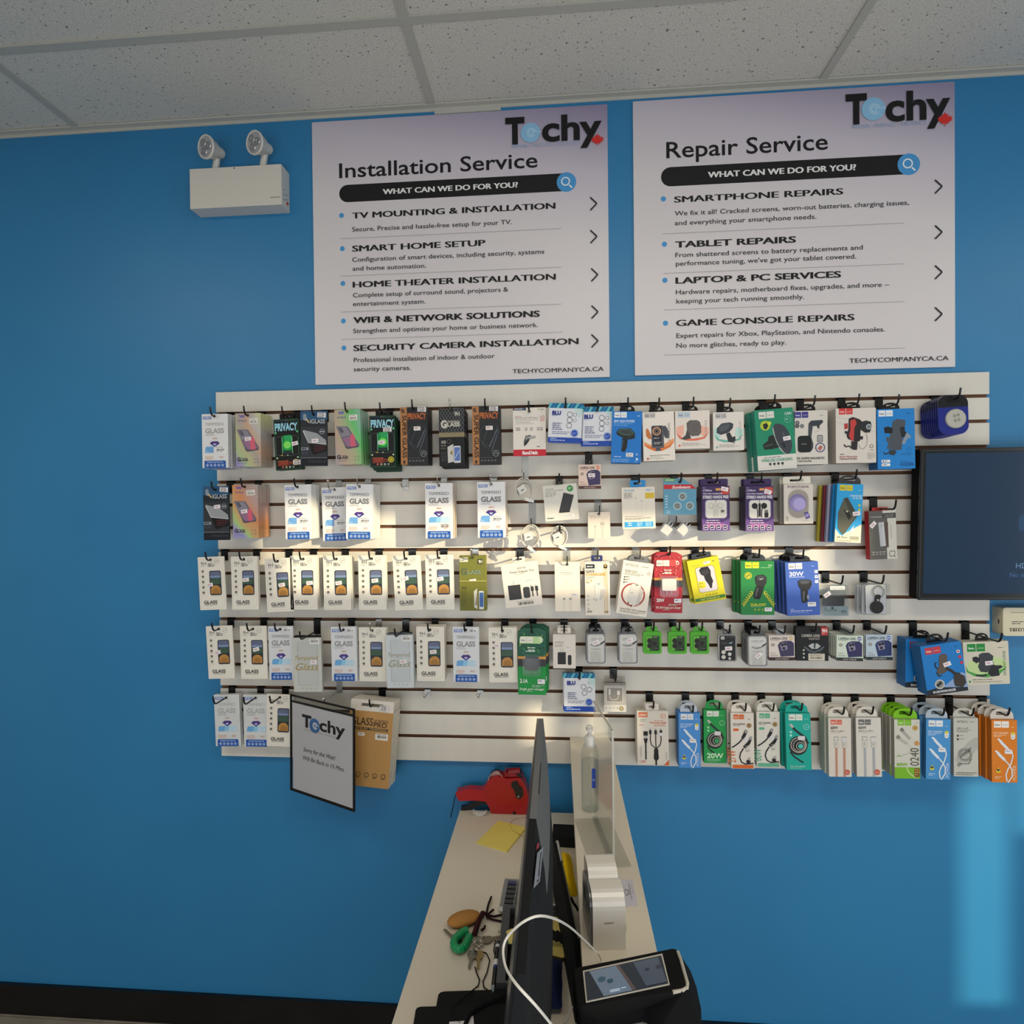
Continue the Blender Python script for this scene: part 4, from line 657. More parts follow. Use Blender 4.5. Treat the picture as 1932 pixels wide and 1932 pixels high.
def d_w30(A):
    hoco(A, .1, .02, .2, 'd6d6de'); A.lines(.8, .08, .1, 1, .03, '9ab0e0'); A.t(.11, .26, .08, '30W', 'cfd8f0', w=.44, b=.03); A.r(.11, .275, .57, .283, 'cfd8f0')
    for v in (.19, .285, .375): A.rr(.88, v-.028, .98, v+.028, .02, 'e4e8f4'); A.lines(.895, v-.01, .07, 1, .03, '6a7ab0')
    A.p([(.36, .36), (.44, .33), (.68, .33), (.78, .36), (.78, .44), (.7, .52), (.46, .52), (.38, .46)], '23252a'); A.p([(.4, .37), (.46, .345), (.66, .345), (.74, .37), (.66, .41), (.48, .41)], '4a4d54'); A.p([(.44, .51), (.66, .52), (.63, .74), (.52, .77), (.45, .75)], '1c1e22'); A.l([(.53, .55), (.51, .73)], .06, '55585e'); A.rr(.62, .62, .68, .70, .02, '8f95a0'); A.rr(.63, .755, .88, .835, .015, 'e8e4e8'); A.lines(.66, .775, .19, 1, .035, '77777f'); A.lines(.1, .875, .16, 1, .022, 'cfd8f0'); A.lines(.1, .905, .66, 1, .026, 'e4e8f6'); A.lines(.1, .94, .68, 1, .022, '9ab0e0')
def d_film(A):
    A.rr(.0, .0, 1, 1, .12, '85868a'); A.rr(.08, .03, .92, .96, .1, 'c9c9c6'); A.rr(.1, .1, .95, .34, .02, 'd0d0cd'); A.t(.5, .2, .055, 'CAMERA FILM', '85857f', w=.62, al='C', b=.01); A.lines(.2, .22, .5, 1, .03, 'a4a49e'); A.p([(.7, .33), (.97, .22), (.97, .28), (.8, .36)], '4a4a48'); A.l([(.22, .36), (.4, .42), (.62, .4), (.8, .34)], .035, '55565a'); A.l([(.35, .34), (.5, .4), (.65, .36)], .03, '8a8c8e'); A.t(.5, .54, .05, 'LUMIERE', '9a9a94', w=.52, al='C'); A.p([(.2, .62), (.5, .56), (.75, .62), (.75, .95), (.22, .95)], 'bcbcb8'); A.l([(.3, .94), (.5, .62), (.7, .94)], .015, '9a9a96')
def d_gbl(A):
    A.rr(.12, .18, .9, .88, .08, '2f6a22'); A.rr(.15, .2, .87, .86, .07, '24461e'); A.p([(.15, .2), (.5, .2), (.35, .86), (.15, .86)], '5fae34'); A.r(.52, .2, .85, .32, '1a2a18'); A.lines(.56, .22, .26, 2, .04, 'a8b89a')
    for u, v in ((.36, .42), (.36, .64), (.62, .53)): A.c(u, v, .15, '141614'); A.o(u, v, .14, .125, '4a4e48')
    A.r(.56, .66, .84, .84, '182418'); A.t(.7, .79, .08, 'PRO', '6a7a64', w=.2, al='C')
def d_blk(A):
    A.rr(.03, .02, .97, .98, .1, '9a9a98'); A.rr(.09, .05, .93, .96, .06, '1b1c1e'); A.rr(.16, .08, .36, .2, .04, 'aeb0b0'); [A.c(.5+.12*i, .1, .02, '8a8c90') for i in range(4)]; A.p([(.55, .33), (.8, .27), (.7, .36)], '8fa4b8'); A.lines(.2, .3, .3, 2, .05, '55585c')
    for u, v, r in ((.3, .66, .11), (.62, .73, .1), (.3, .84, .11), (.62, .89, .07)): A.c(u, v, r, 'cfccc4')
def d_9hc(A):
    A.r(0, 0, 1, 1, '141517'); A.r(.78, .0, .98, .24, 'b83a34'); A.t(.88, .15, .1, '9H', 'e6dcd8', w=.16, al='C', b=.04); A.lines(.8, .18, .16, 1, .03, 'e0b0a8'); A.t(.18, .29, .085, 'CAMERA LENS', 'c4c0b8', w=.55, b=.03); A.t(.4, .37, .055, 'GLASS FILM', 'b0aca4', w=.32, b=.03); A.p([(.38, .55), (.5, .48), (.66, .48), (.76, .56), (.66, .64), (.48, .64)], 'b4b6b4'); A.l([(.58, .48), (.57, .62)], .05, '2a3a44'); A.l([(.26, .58), (.4, .68), (.56, .74), (.72, .68), (.86, .58)], .05, '55626a'); A.l([(.3, .66), (.44, .76), (.56, .82), (.7, .76), (.82, .66)], .03, '3a434a'); [A.c(.24, .68+.11*i, .03, 'c4c4c0') for i in range(3)]; A.rr(.38, .78, .88, .99, .02, 'cfc8b8'); A.lines(.42, .8, .42, 2, .035, '55504a'); A.bars(.44, .88, .82, .94, '3a3632', 16)
def d_gold(A):
    A.t(.05, .185, .1, 'GLASS', '2a2118', w=.5, b=.012); A.t(.57, .14, .038, 'SCREEN', '3a2e20', w=.32, b=.01); A.t(.57, .20, .06, 'PRO', '3a2e20', w=.3, b=.02); A.r(.05, .215, .9, .25, '2a2118'); A.t(.475, .245, .026, 'PREMIUM TEMPERED', 'c8a468', w=.8, al='C', b=.03); A.rr(.22, .285, .38, .33, .02, 'e8e0d4'); A.lines(.25, .3, .1, 1, .02, '8a8078'); A.rr(.62, .28, .91, .365, .02, 'e8e2d8'); A.lines(.65, .29, .22, 1, .015, '4a4640'); A.bars(.66, .305, .88, .34, '3a3632', 14)
    for i in range(5): A.o(.1+.19*i, .84, .055, .04, '6a5230', 10); A.lines(.05+.19*i, .875, .1, 1, .02, '7a6238')
def d_frost(A, ink='a08a4a', bg='c9ccc8', pane='bcc0bd'):
    A.l([(.17, .88), (.17, .09), (.86, .09), (.86, .88), (.17, .88)], .012, '8f9698'); A.r(.18, .095, .85, .875, pane); A.t(.07, .41, .08, 'Tempered', ink, w=.82, sh=.35, b=.004); A.t(.08, .6, .13, 'Glass', ink, w=.82, sh=.35, b=.004); A.rr(.6, .01, .93, .12, .01, 'e4e4e0'); A.lines(.63, .02, .27, 1, .022, '6a6a66'); A.bars(.64, .045, .9, .09, '6a6a66', 14); A.lines(.46, .44, .16, 1, .02, 'a4a8a8')
    for i in range(4): A.o(.3+.15*i, .935, .03, .018, '9aa0a2', 8)
def d_frost2(A): d_frost(A, '9a8f74', 'cfd6da', 'c2cace')
def d_adap(A):
    A.t(.08, .27, .065, 'WTECH', '55534f', w=.38); A.lines(.08, .3, .38, 2, .045, '8a867e'); A.r(.2, .55, .56, .88, '2a2a2d'); A.p([(.2, .55), (.24, .52), (.58, .52), (.56, .55)], '3a3a3d'); A.l([(.33, .52), (.33, .4)], .03, 'b4b0a8'); A.l([(.44, .52), (.44, .4)], .03, 'b4b0a8'); A.rr(.65, .6, .81, .9, .07, '2a2a2d'); A.rr(.56, .36, .8, .44, .01, 'e0dce0'); A.lines(.58, .38, .2, 1, .04, '9a94a4')
def d_grey(A):
    A.r(0, 0, 1, .08, '8d8983'); A.lines(.04, .03, .34, 1, .04, '55524e'); A.lines(.76, .03, .14, 1, .03, '55524e'); A.rr(.1, .14, .86, .66, .03, 'd2cec8'); A.rr(.13, .16, .83, .64, .02, '8f8a84'); A.rr(.22, .2, .3, .4, .01, 'dad6d0'); A.rr(.6, .26, .72, .4, .02, 'dad6d0'); A.l([(.26, .4), (.27, .5), (.36, .58), (.52, .58), (.64, .52), (.66, .4)], .03, 'd2cec8'); A.r(0, .76, 1, 1, 'd6d2cc'); [A.o(.1+.17*i, .86, .04, .028, '6a6762', 8) for i in range(4)]; A.c(.78, .88, .1, '8a7a5a'); A.c(.78, .88, .06, 'c4b48a')
def d_light(A):
    A.t(.1, .2, .05, 'Lightning to USB', 'a48f86', w=.46, sh=.1); A.lines(.1, .24, .3, 1, .04, 'b4a49c'); A.l([(.6, .24), (.82, .12), (.88, .18), (.66, .32), (.6, .24)], .01, 'c4a8a0'); A.rr(.28, .52, .36, .58, .01, 'b4aca2'); A.l([(.32, .58), (.32, 1)], .02, 'c8c0b6'); A.rr(.56, .38, .74, .5, .01, 'c0b8ae'); A.rr(.59, .5, .71, .62, .02, 'cfc8be'); A.l([(.65, .62), (.65, 1)], .025, 'c8c0b6'); A.lines(.6, .46, .1, 1, .03, '8a827a')
def d_ldnio(A):
    A.r(.05, .03, .34, .12, 'd8642c'); A.t(.195, .1, .045, 'LDNIO', 'f2e2d8', w=.24, al='C', b=.03); A.o(.83, .1, .085, .07, 'd8825a'); A.lines(.78, .08, .1, 2, .03, 'd8825a'); A.lines(.55, .175, .36, 1, .02, 'c86a4a'); A.t(.93, .235, .03, 'TWO-FOR-THREE', 'd0582c', w=.54, al='R', b=.03); A.lines(.55, .25, .36, 2, .022, 'c87a5a'); A.lines(.1, .16, .2, 2, .03, 'a8a29a'); A.lines(.07, .26, .16, 1, .025, 'd0582c')
    A.r(.2, .38, .34, .46, '1e1e20'); A.r(.22, .46, .32, .5, 'b4b0a8'); A.p([(.2, .51), (.34, .51), (.3, .6), (.24, .6)], '1e1e20'); A.l([(.27, .58), (.27, .9)], .045, '232325')
    for u in (.42, .59, .76): A.r(u-.04, .355, u+.04, .43, '232325'); A.l([(u, .42), (u, .55), (u+(.6-u)*.2, .63), (.6, .70)], .03, '232325'); A.lines(u-.04, .33, .08, 1, .02, '8a867e')
    A.p([(.54, .70), (.66, .70), (.68, .88), (.62, .92), (.62, 1), (.57, 1), (.57, .92), (.52, .88)], '1e1e20'); A.t(.08, .955, .04, '1.2M', 'd0582c', w=.17, b=.02); A.p([(1, .9), (1, 1), (.85, 1)], 'd8642c'); A.lines(.09, .66, .05, 8, .025, 'b4b0a8'); A.lines(.9, .76, .05, 6, .025, 'b4b0a8'); A.rr(.66, .4, .82, .46, .01, 'dcd8da')
def cab(A, ink='cfe0f4', logo='e4e8ec', badge='d8cc3a', cable='dfe6ee'):
    hoco(A, .1, .02, .28, logo); A.lines(.78, .11, .14, 1, .018, ink); A.t(.08, .22, .028, 'FAST CHARGING', ink, w=.58, b=.02); A.lines(.08, .235, .5, 2, .022, ink); A.rr(.75, .19, .92, .31, .08, 'e8eaec'); A.c(.835, .215, .07, badge); A.lines(.78, .27, .1, 1, .025, '7a7a6a')
    A.l([(.33, .33), (.4, .37), (.62, .46)], .11, cable); A.l([(.24, .3), (.33, .33)], .07, 'f0f4f8'); A.l([(.22, .52), (.3, .56), (.5, .64)], .11, cable); A.l([(.14, .49), (.22, .52)], .07, 'f0f4f8'); A.l([(.6, .45), (.78, .5), (.82, .58), (.74, .7), (.6, .8), (.54, .88), (.58, .98)], .05, cable); A.l([(.5, .64), (.68, .72), (.78, .8), (.78, .9), (.62, 1)], .05, cable); A.rr(.5, .47, .78, .54, .03, 'e8e6ea'); A.lines(.54, .49, .2, 1, .03, '9a98a2')
    A.p([(.14, .83), (.24, .75), (.34, .83), (.24, .85)], badge); A.c(.24, .8, .05, '2a3a4a'); A.lines(.1, .9, .26, 2, .025, ink); A.t(.93, .96, .05, 'POWER', ink, w=.24, rot=90)
def d_cblue(A): cab(A)
def d_cor(A): cab(A, 'f8dcb8', 'f0ece4', 'e0c83a')
def coil(A, ink, mid, num, foot):
    hoco(A, .14, .02, .26, 'e2e6da'); A.lines(.76, .1, .16, 1, .018, ink); A.l([(.2, .2), (.34, .28), (.56, .36), (.76, .42), (.88, .54)], .09, '26282a'); A.l([(.18, .19), (.3, .25)], .1, 'b9bcb4'); A.c(.48, .58, .37, '1d2a22'); A.c(.5, .56, .37, '26282a'); A.o(.5, .56, .32, .29, 'c0bcae', 28); A.o(.53, .57, .26, .23, 'a8a498', 24); A.c(.56, .58, .2, '17191b'); A.o(.57, .58, .17, .145, 'c0bcae'); A.c(.58, .58, .1, mid); A.l([(.16, .68), (.3, .76), (.56, .84), (.68, .87)], .06, '22252a'); A.o(.82, .24, .12, .1, ink); A.c(.82, .24, .06, mid); A.c(.2, .33, .05, ink); A.c(.2, .39, .05, ink); A.rr(.48, .4, .76, .47, .03, 'dcd8dc')
    if num: A.t(.13, .90, .09, num, 'c4ecc4', w=.74, b=.035)
    A.t(.14, .945, .028, 'Data Durability', ink, w=.6, b=.02); A.lines(.14, .96, .7, 1, .016, ink)
def d_c20(A): coil(A, 'a8dcb0', '2fa45c', '20W', 0)
def d_cteal(A): coil(A, 'a8e4da', '4cc4b8', None, 0)
def hook_cable(A, c, num):
    hoco(A, .12, .03, .22, c, 'f4e8e0'); A.lines(.74, .11, .16, 1, .022, '6a6660'); A.t(.1, .215, .03, 'FAST CHARGING', '3a3836', w=.52, b=.02); A.lines(.1, .225, .4, 1, .022, '6a6660'); A.rr(.1, .28, .34, .325, .03, c); A.c(.79, .225, .11, '8a6a3e'); A.o(.79, .225, .085, .07, 'c8b48a')
    A.l([(.66, .32), (.6, .38), (.5, .46)], .14, '202123'); A.l([(.68, .30), (.63, .36)], .1, '9a9a98'); A.l([(.5, .46), (.38, .52), (.2, .58), (.04, .62)], .06, '2a2a2c'); A.l([(.84, .46), (.76, .54), (.56, .62)], .14, '202123'); A.l([(.88, .42), (.82, .48)], .1, '9a9a98'); A.l([(.54, .63), (.4, .72), (.36, .8), (.44, .88), (.6, .915), (.96, .9)], .055, '1c1c1e'); A.c(.74, .87, .09, '1c1c1e'); A.l([(.72, .8), (.76, .87), (.82, .79)], .03, '8a8884'); A.rr(.56, .44, .76, .5, .02, 'dcd8dc')
    A.t(.2, .89, .14, num, c, w=.22, rot=90); A.t(.8, .7, .08, '40 15', 'b4b0a8', w=.12, rot=90); A.r(.05, .93, .95, .99, c)
def d_c27(A): hook_cable(A, 'd8692c', '27W')
def d_c60(A): hook_cable(A, '5fb08c', '60W')
def straight(A, logo, cab_c, badge):
    hoco(A, .1, .03, .24, logo, 'f4ece8'); A.t(.1, .19, .045, '60W', '45433f', w=.32, b=.03); A.t(.1, .235, .024, 'USB-C to USB-C', '6a665f', w=.6, b=.01); A.lines(.1, .25, .58, 1, .012, 'a4a096')
    for u in (.34, .69): A.r(u-.1, .32, u+.1, .385, '8f8d89'); A.r(u-.08, .33, u+.08, .378, 'd8d4cc'); A.rr(u-.09, .385, u+.09, .5, .02, 'd8d4cc'); A.l([(u-.09, .385), (u-.09, .5), (u+.09, .5), (u+.09, .385)], .012, 'a49f96'); A.t(u+.03, .475, .05, 'hoco.', '8a867e', w=.07, rot=90); A.r(u-.045, .505, u+.045, 1, cab_c)
    A.rr(.56, .335, .8, .385, .01, 'd6d2d4'); A.c(.8, .92, .12, badge); A.t(.8, .935, .03, '2m', 'f0d8d0', w=.12, al='C')
def d_s1(A): straight(A, 'd8705c', 'c08a74', 'c85a48')
def d_s2(A): straight(A, '6d6d6c', 'a8adb2', 'c85a48')
def d_c60g(A):
    hoco(A, .13, .0, .26, '7cb82c', 'dcecc4'); A.lines(.82, .05, .14, 1, .02, '8a8a80'); A.c(.82, .14, .11, 'b08a3c'); A.o(.82, .14, .085, .07, 'e0c88a'); A.l([(.3, .18), (.4, .23), (.62, .33)], .12, 'a9a8a2'); A.l([(.26, .15), (.34, .2)], .14, '77766f'); A.l([(.16, .3), (.28, .35), (.5, .41)], .12, 'b4b3ac'); A.l([(.1, .28), (.2, .32)], .15, '85847c'); A.c(.88, .4, .1, 'c8925a'); A.l([(.5, .41), (.8, .52), (.98, .56)], .04, 'c8c6be'); A.l([(.05, .63), (.3, .62), (.6, .56), (.9, .5)], .03, 'b9bab2'); A.l([(.1, .63), (.18, .6), (.24, .63)], .03, '8ab84a'); A.r(0, .81, 1, 1, '79b62a'); A.t(.08, .785, .05, '60W', '7cb82c', w=.44, b=.03); A.t(.95, .78, .14, '0240', '55564e', w=.3, rot=90); A.l([(.46, .81), (.56, .9), (.8, .98)], .03, 'dcecc4'); A.r(.76, .82, .98, .97, '7a5a2c'); A.lines(.78, .84, .18, 3, .04, 'c8a45a')
def d_wcab(A):
    A.t(.14, .085, .04, 'WTECH', '55544f', w=.42, b=.01); A.lines(.66, .065, .28, 1, .02, '77766f'); A.t(.12, .19, .026, 'USB-C to IP', '55544f', w=.48, b=.02); A.lines(.12, .205, .6, 2, .026, '77766f'); [A.c(.17, .305+.06*i, .05, '55544f') for i in range(2)]; A.lines(.24, .295, .2, 1, .024, '8a887f'); A.lines(.24, .355, .24, 1, .024, '8a887f')
    A.p([(.05, .72), (.2, .6), (.6, .42), (.9, .33), (.98, .34), (.98, .52), (.6, .68), (.2, .78)], 'b4b3ac'); A.o(.46, .63, .3, .265, '8f8e87', 26); A.o(.46, .63, .24, .2, '6f6e68', 24)
    for i in range(6): A.l([(.28+.07*i, .68-.02*i), (.34+.07*i, .60-.02*i)], .03, '4a4a46')
    A.l([(.16, .82), (.3, .77)], .13, '8a8982'); A.l([(.3, .78), (.6, .78), (.72, .7)], .035, '6f6e68'); A.lines(.08, .93, .84, 2, .03, '77766f')
def d_phold(A):
    A.p([(.42, .86), (.9, .62), (1, .66), (1, 1), (.2, 1)], '8aa4cf'); A.p([(.0, .9), (.3, .86), (1, .93), (1, 1), (0, 1)], '1e242c') ; hoco(A, .1, .045, .185, 'c23a44', 'f0d0d0'); A.lines(.82, .09, .1, 1, .03, '15568c'); A.c(.9, .2, .045, 'd8dce4'); A.c(.9, .2, .025, 'c23a44'); A.c(.92, .31, .04, 'c23a54'); A.c(.94, .43, .04, 'c23a54')
    A.p([(.42, .24), (.5, .2), (.6, .22), (.62, .3), (.56, .46), (.6, .54), (.46, .6), (.34, .6), (.3, .54), (.37, .46)], '5c5048'); A.l([(.34, .36), (.29, .38), (.3, .46), (.36, .49)], .035, '1e2226'); A.l([(.3, .56), (.34, .64), (.42, .63)], .03, '1e2226'); A.l([(.54, .5), (.66, .56), (.72, .62), (.86, .66)], .07, '2c2824'); A.p([(.7, .66), (.8, .62), (.96, .7), (.98, .84), (.88, .92), (.7, .88), (.68, .8)], '3a332e'); A.c(.33, .8, .12, 'd4d2cc'); A.c(.33, .8, .1, '8f8f8a'); A.l([(.26, .83), (.38, .76)], .07, '24282c'); A.t(.14, .965, .045, 'IN-CAR PHONE HOLDER', 'e4e8ee', w=.56, b=.03)
def d_okl(A):
    A.p([(.08, .5), (.2, .42), (.5, .35), (.8, .38), (.95, .5), (.95, .6), (.8, .74), (.5, .8), (.25, .78), (.08, .68)], 'c2d89a'); A.p([(.04, .55), (.1, .68), (.3, .76), (.6, .75), (.95, .6), (.8, .76), (.5, .84), (.22, .8), (.06, .7)], '4aa04a'); hoco(A, .09, .045, .19, '1f8a3c', 'd8ecd8'); A.lines(.76, .14, .15, 1, .03, '5a5a52'); A.p([(.34, .3), (.42, .26), (.56, .26), (.66, .34), (.64, .46), (.66, .5), (.62, .64), (.5, .72), (.36, .70), (.31, .58), (.34, .5)], '3b3f45'); A.p([(.2, .36), (.28, .34), (.36, .38), (.36, .46), (.28, .5), (.2, .44)], '24272b'); A.p([(.62, .52), (.7, .56), (.82, .56), (.86, .6), (.76, .66), (.78, .8), (.6, .82), (.52, .74)], '23262a'); A.l([(.26, .78), (.4, .8), (.5, .77)], .04, '23262a'); A.t(.92, .8, .055, 'ONE-KEY LOCK', '3a7a44', w=.58, rot=90); A.lines(.18, .875, .5, 1, .03, '4a4a44'); A.lines(.18, .925, .66, 2, .02, 'a4a298'); A.rr(.1, .9, .14, .95, .01, '3a9a5a')
# ------------------------------------------------------------------ hooks and hanging packages
ORD = ['', 'first', 'second', 'third', 'fourth', 'fifth', 'sixth', 'seventh', 'eighth', 'ninth', 'tenth', 'eleventh', 'twelfth', 'thirteenth', 'fourteenth', 'fifteenth', 'sixteenth', 'seventeenth', 'eighteenth', 'nineteenth', 'twentieth', 'twenty-first', 'twenty-second']
ROWS = {1: 'top row', 2: 'second row', 3: 'middle row', 4: 'fourth row', 5: 'bottom row'}
HOOKM = {}
def hook(x, z, L, kind, label, group='hooks on the slatwall', drop=None, tip=.026):
    zs = min([q for q in SLOTS if q > z+.006], default=SLOTS[0]); drop = drop or max(.02, zs-z+.012)
    blk = {'b': 'g:121214', 's': 'm:b4b4b0', 'c': 'x:b9bcbc'}[kind]; pr = {'b': 'g:141416', 's': 'm:c4c4c2', 'c': 'g:3a3c3c'}[kind]; wd = .0115 if kind != 's' else .010
    r = tag(empty('slatwall_hook', (x, 0, z)), label, 'hook', group)
    k = (kind, round(zs-z, 3), round(L, 3), round(drop, 3), tip)
    if k not in HOOKM:
        m = MB(); h = zs-z
        m.box((-wd, -.0028, h+.002-drop if drop > h else -.012), (wd, -.0004, h+.003), blk); m.box((-wd, -.0028, h+.0005), (wd, .009, h+.003), blk); m.box((-wd, .007, h-.003), (wd, .009, h+.0095), blk)
        if kind == 'b': m.box((-wd*.55, -.006, -.01), (wd*.55, -.0028, .008), blk)
        q = MB(); R = .0027 if kind == 'b' else .0021
        pts = [(0, -.002, 0), (0, -L*.5, -.0005), (0, -L+.006, -.001), (0, -L-.001, .002)]+([(0, -L-.006, .01), (0, -L-.010, tip)] if tip > .01 else [(0, -L-.004, .006), (0, -L-.005, tip)])
        q.tube(pts, R, pr, 8)
        if kind == 's': q.blob(pts[-1], (.0042, .0042, .0042), 'm:d8d8d6', 10, 6)
        HOOKM[k] = (m.mesh('bracket'), q.mesh('prong'))
    link('bracket', HOOKM[k][0], r); link('prong', HOOKM[k][1], r); return r

# design key: (object name, category, width, height, thickness, hole below the top edge, body colour, side colour, hang tab, drawing)
DES = {}
def des(key, name, cat, w, h, t, hole, base, side, draw, tab=None, tabw=.4, tabh=.022, shape=None): DES[key] = dict(name=name, cat=cat, w=w, h=h, t=t, hole=hole, base=base, side=side, draw=draw, tab=tab, tabw=tabw, tabh=tabh, shape=shape)
MESH = {}
def pmesh(key):
    if key in MESH: return MESH[key]
    d = DES[key]; W, H, T, hv = d['w'], d['h'], d['t'], d['hole']; m = MB(); x0 = -W/2; zt = hv
    if d['shape'] == 'tag':        # chamfered top corners
        c = W*.2; out = [(x0, zt-H), (-x0, zt-H), (-x0, zt-c*.55), (-x0-c, zt), (x0+c, zt), (x0, zt-c*.55)]; m.prism(out, 0, T, d['base'], d['side'])
    elif d['shape'] == 'peak':     # one sloping corner
        m.prism([(x0, zt-H), (-x0, zt-H), (-x0, zt-H*.25), (-x0-W*.42, zt), (x0, zt)], 0, T, d['base'], d['side'])
    elif d['shape'] == 'round': m.prism(rr(x0, zt-H, -x0, zt, W*.12), 0, T, d['base'], d['side'])
    elif d['shape'] == 'wide': m.prism([(x0, zt-H), (-x0, zt-H), (-x0, zt), (x0, zt)], 0, T, d['base'], d['side'])
    else:
        e = min(.0012, T*.3); m.prism(rr(x0, zt-H, -x0, zt, .0015, 2), 0, T, d['base'], d['side'])
    A = Art(m, x0, zt, W, H, -.00002); d['draw'](A)
    if hv > .003 and not d['tab']: A.c(.5, hv/H, .0042/W, '141416')      # the punched hole
    body = m.mesh('carton'); tab = None
    if d['tab']:
        col, kind = d['tab'].split('/'); q = MB(); tw, th = W*d['tabw']/2, d['tabh']; n = 28; yt = T*.5
        if kind == 'dome':
            out = [(tw*math.cos(a), zt+th*max(0, math.sin(a))**.62*1.0) for a in [math.pi*i/(n-1) for i in range(n)]]; cy = zt+th*.52
        elif kind == 'trap': out = rr(-tw, zt-.0001, tw, zt+th, min(.004, th*.3), 6); n = len(out); cy = zt+th*.55
        else: out = rr(-tw, zt-.0001, tw, zt+th, min(tw*.95, th*.9), 6); n = len(out); cy = zt+th*.6
        lo = max(zt+.002, cy-th*.2); hi = min(zt+th-.002, cy+th*.2); hw = tw*.5
        inn = []
        for p in out:
            a = math.atan2((p[1]-cy)/th, p[0]/tw); inn.append((hw*max(-1, min(1, 1.35*math.cos(a))), (lo+hi)/2+(hi-lo)/2*max(-1, min(1, 1.5*math.sin(a)))))
        q.ringplate(out, inn, yt-.0004, yt+.0004, col); tab = q.mesh('hang_tab')
    MESH[key] = (body, tab); return MESH[key]
STK = {}
def sticker(kind, parent, x, z, rot=0):
    k = kind
    if k not in STK:
        m = MB(); w, h = {'p': (.021, .012), 'b': (.027, .015)}[kind]; m.prism([(-w/2, -h/2), (w/2, -h/2), (w/2, h/2), (-w/2, h/2)], -.0004, 0, 'e9e4e6'); A = Art(m, -w/2, h/2, w, h, -.0004)
        if kind == 'p': A.lines(.16, .3, .68, 1, .38, 'c9a0ac', 1.0)
        else: A.lines(.1, .1, .78, 1, .16, '55504c', 1); A.bars(.12, .36, .88, .7, '55504c', 16); A.lines(.1, .78, .78, 1, .14, '55504c', 1)
        STK[k] = m.mesh({'p': 'price_sticker', 'b': 'barcode_label'}[kind])
    return link({'p': 'price_sticker', 'b': 'barcode_label'}[kind], STK[k], parent, (x, -.0014, z), (0, math.radians(rot), 0))
def S(row, o, key, tx, ty, d=.08, n=1, roll=0, hk='b', L=.1, sp=None, st=(), look='', yaw=0, where=None, rear=None, dx=0, hooked=True, bx=0, spz=0, drop=None):
    """one hook with its packages: tx, ty is the photo's top-edge centre of the front face, d its distance from the panel"""
    D = DES[key]; P = at(tx, ty, -d); r = math.radians(roll); hv = D['hole']
    if D['tab']: hv = -D['tabh']*.55 if True else 0
    loc = P-Vector((math.sin(r)*D['hole'], 0, math.cos(r)*D['hole'])); where = where or '%s along the %s' % (ORD[o], ROWS[row])
    # height of the prong: the tab's hole when there is one, otherwise the punched hole
    hz = (Vector((math.sin(r)*-hv, 0, math.cos(r)*-hv))+P) if D['tab'] else loc
    if hooked: hook(hz.x+bx, hz.z+.0005, L, hk, '%s hook %s holding the %s' % ({'b': 'black', 's': 'chrome', 'c': 'clear grey'}[hk], where, D['cat']), 'hooks on the slatwall', drop)
    body, tab = pmesh(key); out = []
    f = tag(empty(D['name'], loc, (0, r, yaw)), '%s, %s' % (look, where), D['cat'], D['cat']+'s on the slatwall')
    link(D.get('part', 'carton'), body, f)
    if tab: link('hang_tab', tab, f)
    if key in ('red', 'grn'):
        q = MB(); c_ = 'g:dcd6cc' if key == 'red' else 'g:26262b'; q.prism(rr(-.021, -.020, .021, .016, .004), -.018, -.0004, c_, smooth=False); q.box((-.008, -.012, -.032), (-.006, -.009, -.018), 'm:b8b4aa'); q.box((.006, -.012, -.032), (.008, -.009, -.018), 'm:b8b4aa'); b_ = q.build('charger', f, (0, -.0012, D['hole']-D['h']*.51)); bevel(b_, .002)
        q = MB(); q.prism(rr(-.028, -.040, .028, .024, .008), -.0195, -.0012, 'x:f2f4f4'); q.build('clear_blister', f, (0, -.0012, D['hole']-D['h']*.51))
    for s_ in st: sticker(s_[0], f, -D['w']/2+s_[1]*D['w'], D['hole']-s_[2]*D['h'], s_[3] if len(s_) > 3 else 0)
    R = random.Random(o*31+row*7); sp = sp or max(D['t']*1.12, .004)
    for i in range(1, n):
        y = -d+sp*i
        if y+D['t'] > -.004: break
        kk = rear[(i-1) % len(rear)] if rear else key; DD = DES[kk]; b2, t2 = pmesh(kk); j = math.radians(R.uniform(-.5, .5)); l2 = Vector((loc.x+R.uniform(-.0012, .0012)+dx*i, y, loc.z+R.uniform(-.001, .001)-spz*i))
        lab = '%s tucked behind the front one, %s' % (DD.get('short', D['cat']), where); grp = '%s behind the front one, %s' % (D['cat'], where)
        if t2:
            q = tag(empty(DD['name'], l2, (0, r+j, yaw)), lab, DD['cat'], grp); link('carton', b2, q); link('hang_tab', t2, q)
        else: tag(link(DD['name'], b2, None, l2, (0, r+j, yaw)), lab, DD['cat'], grp)
    return f
def px(tx, ty, n, d=.08): a = at(tx, ty, -d); b = at(tx+n, ty, -d); return (b-a).length

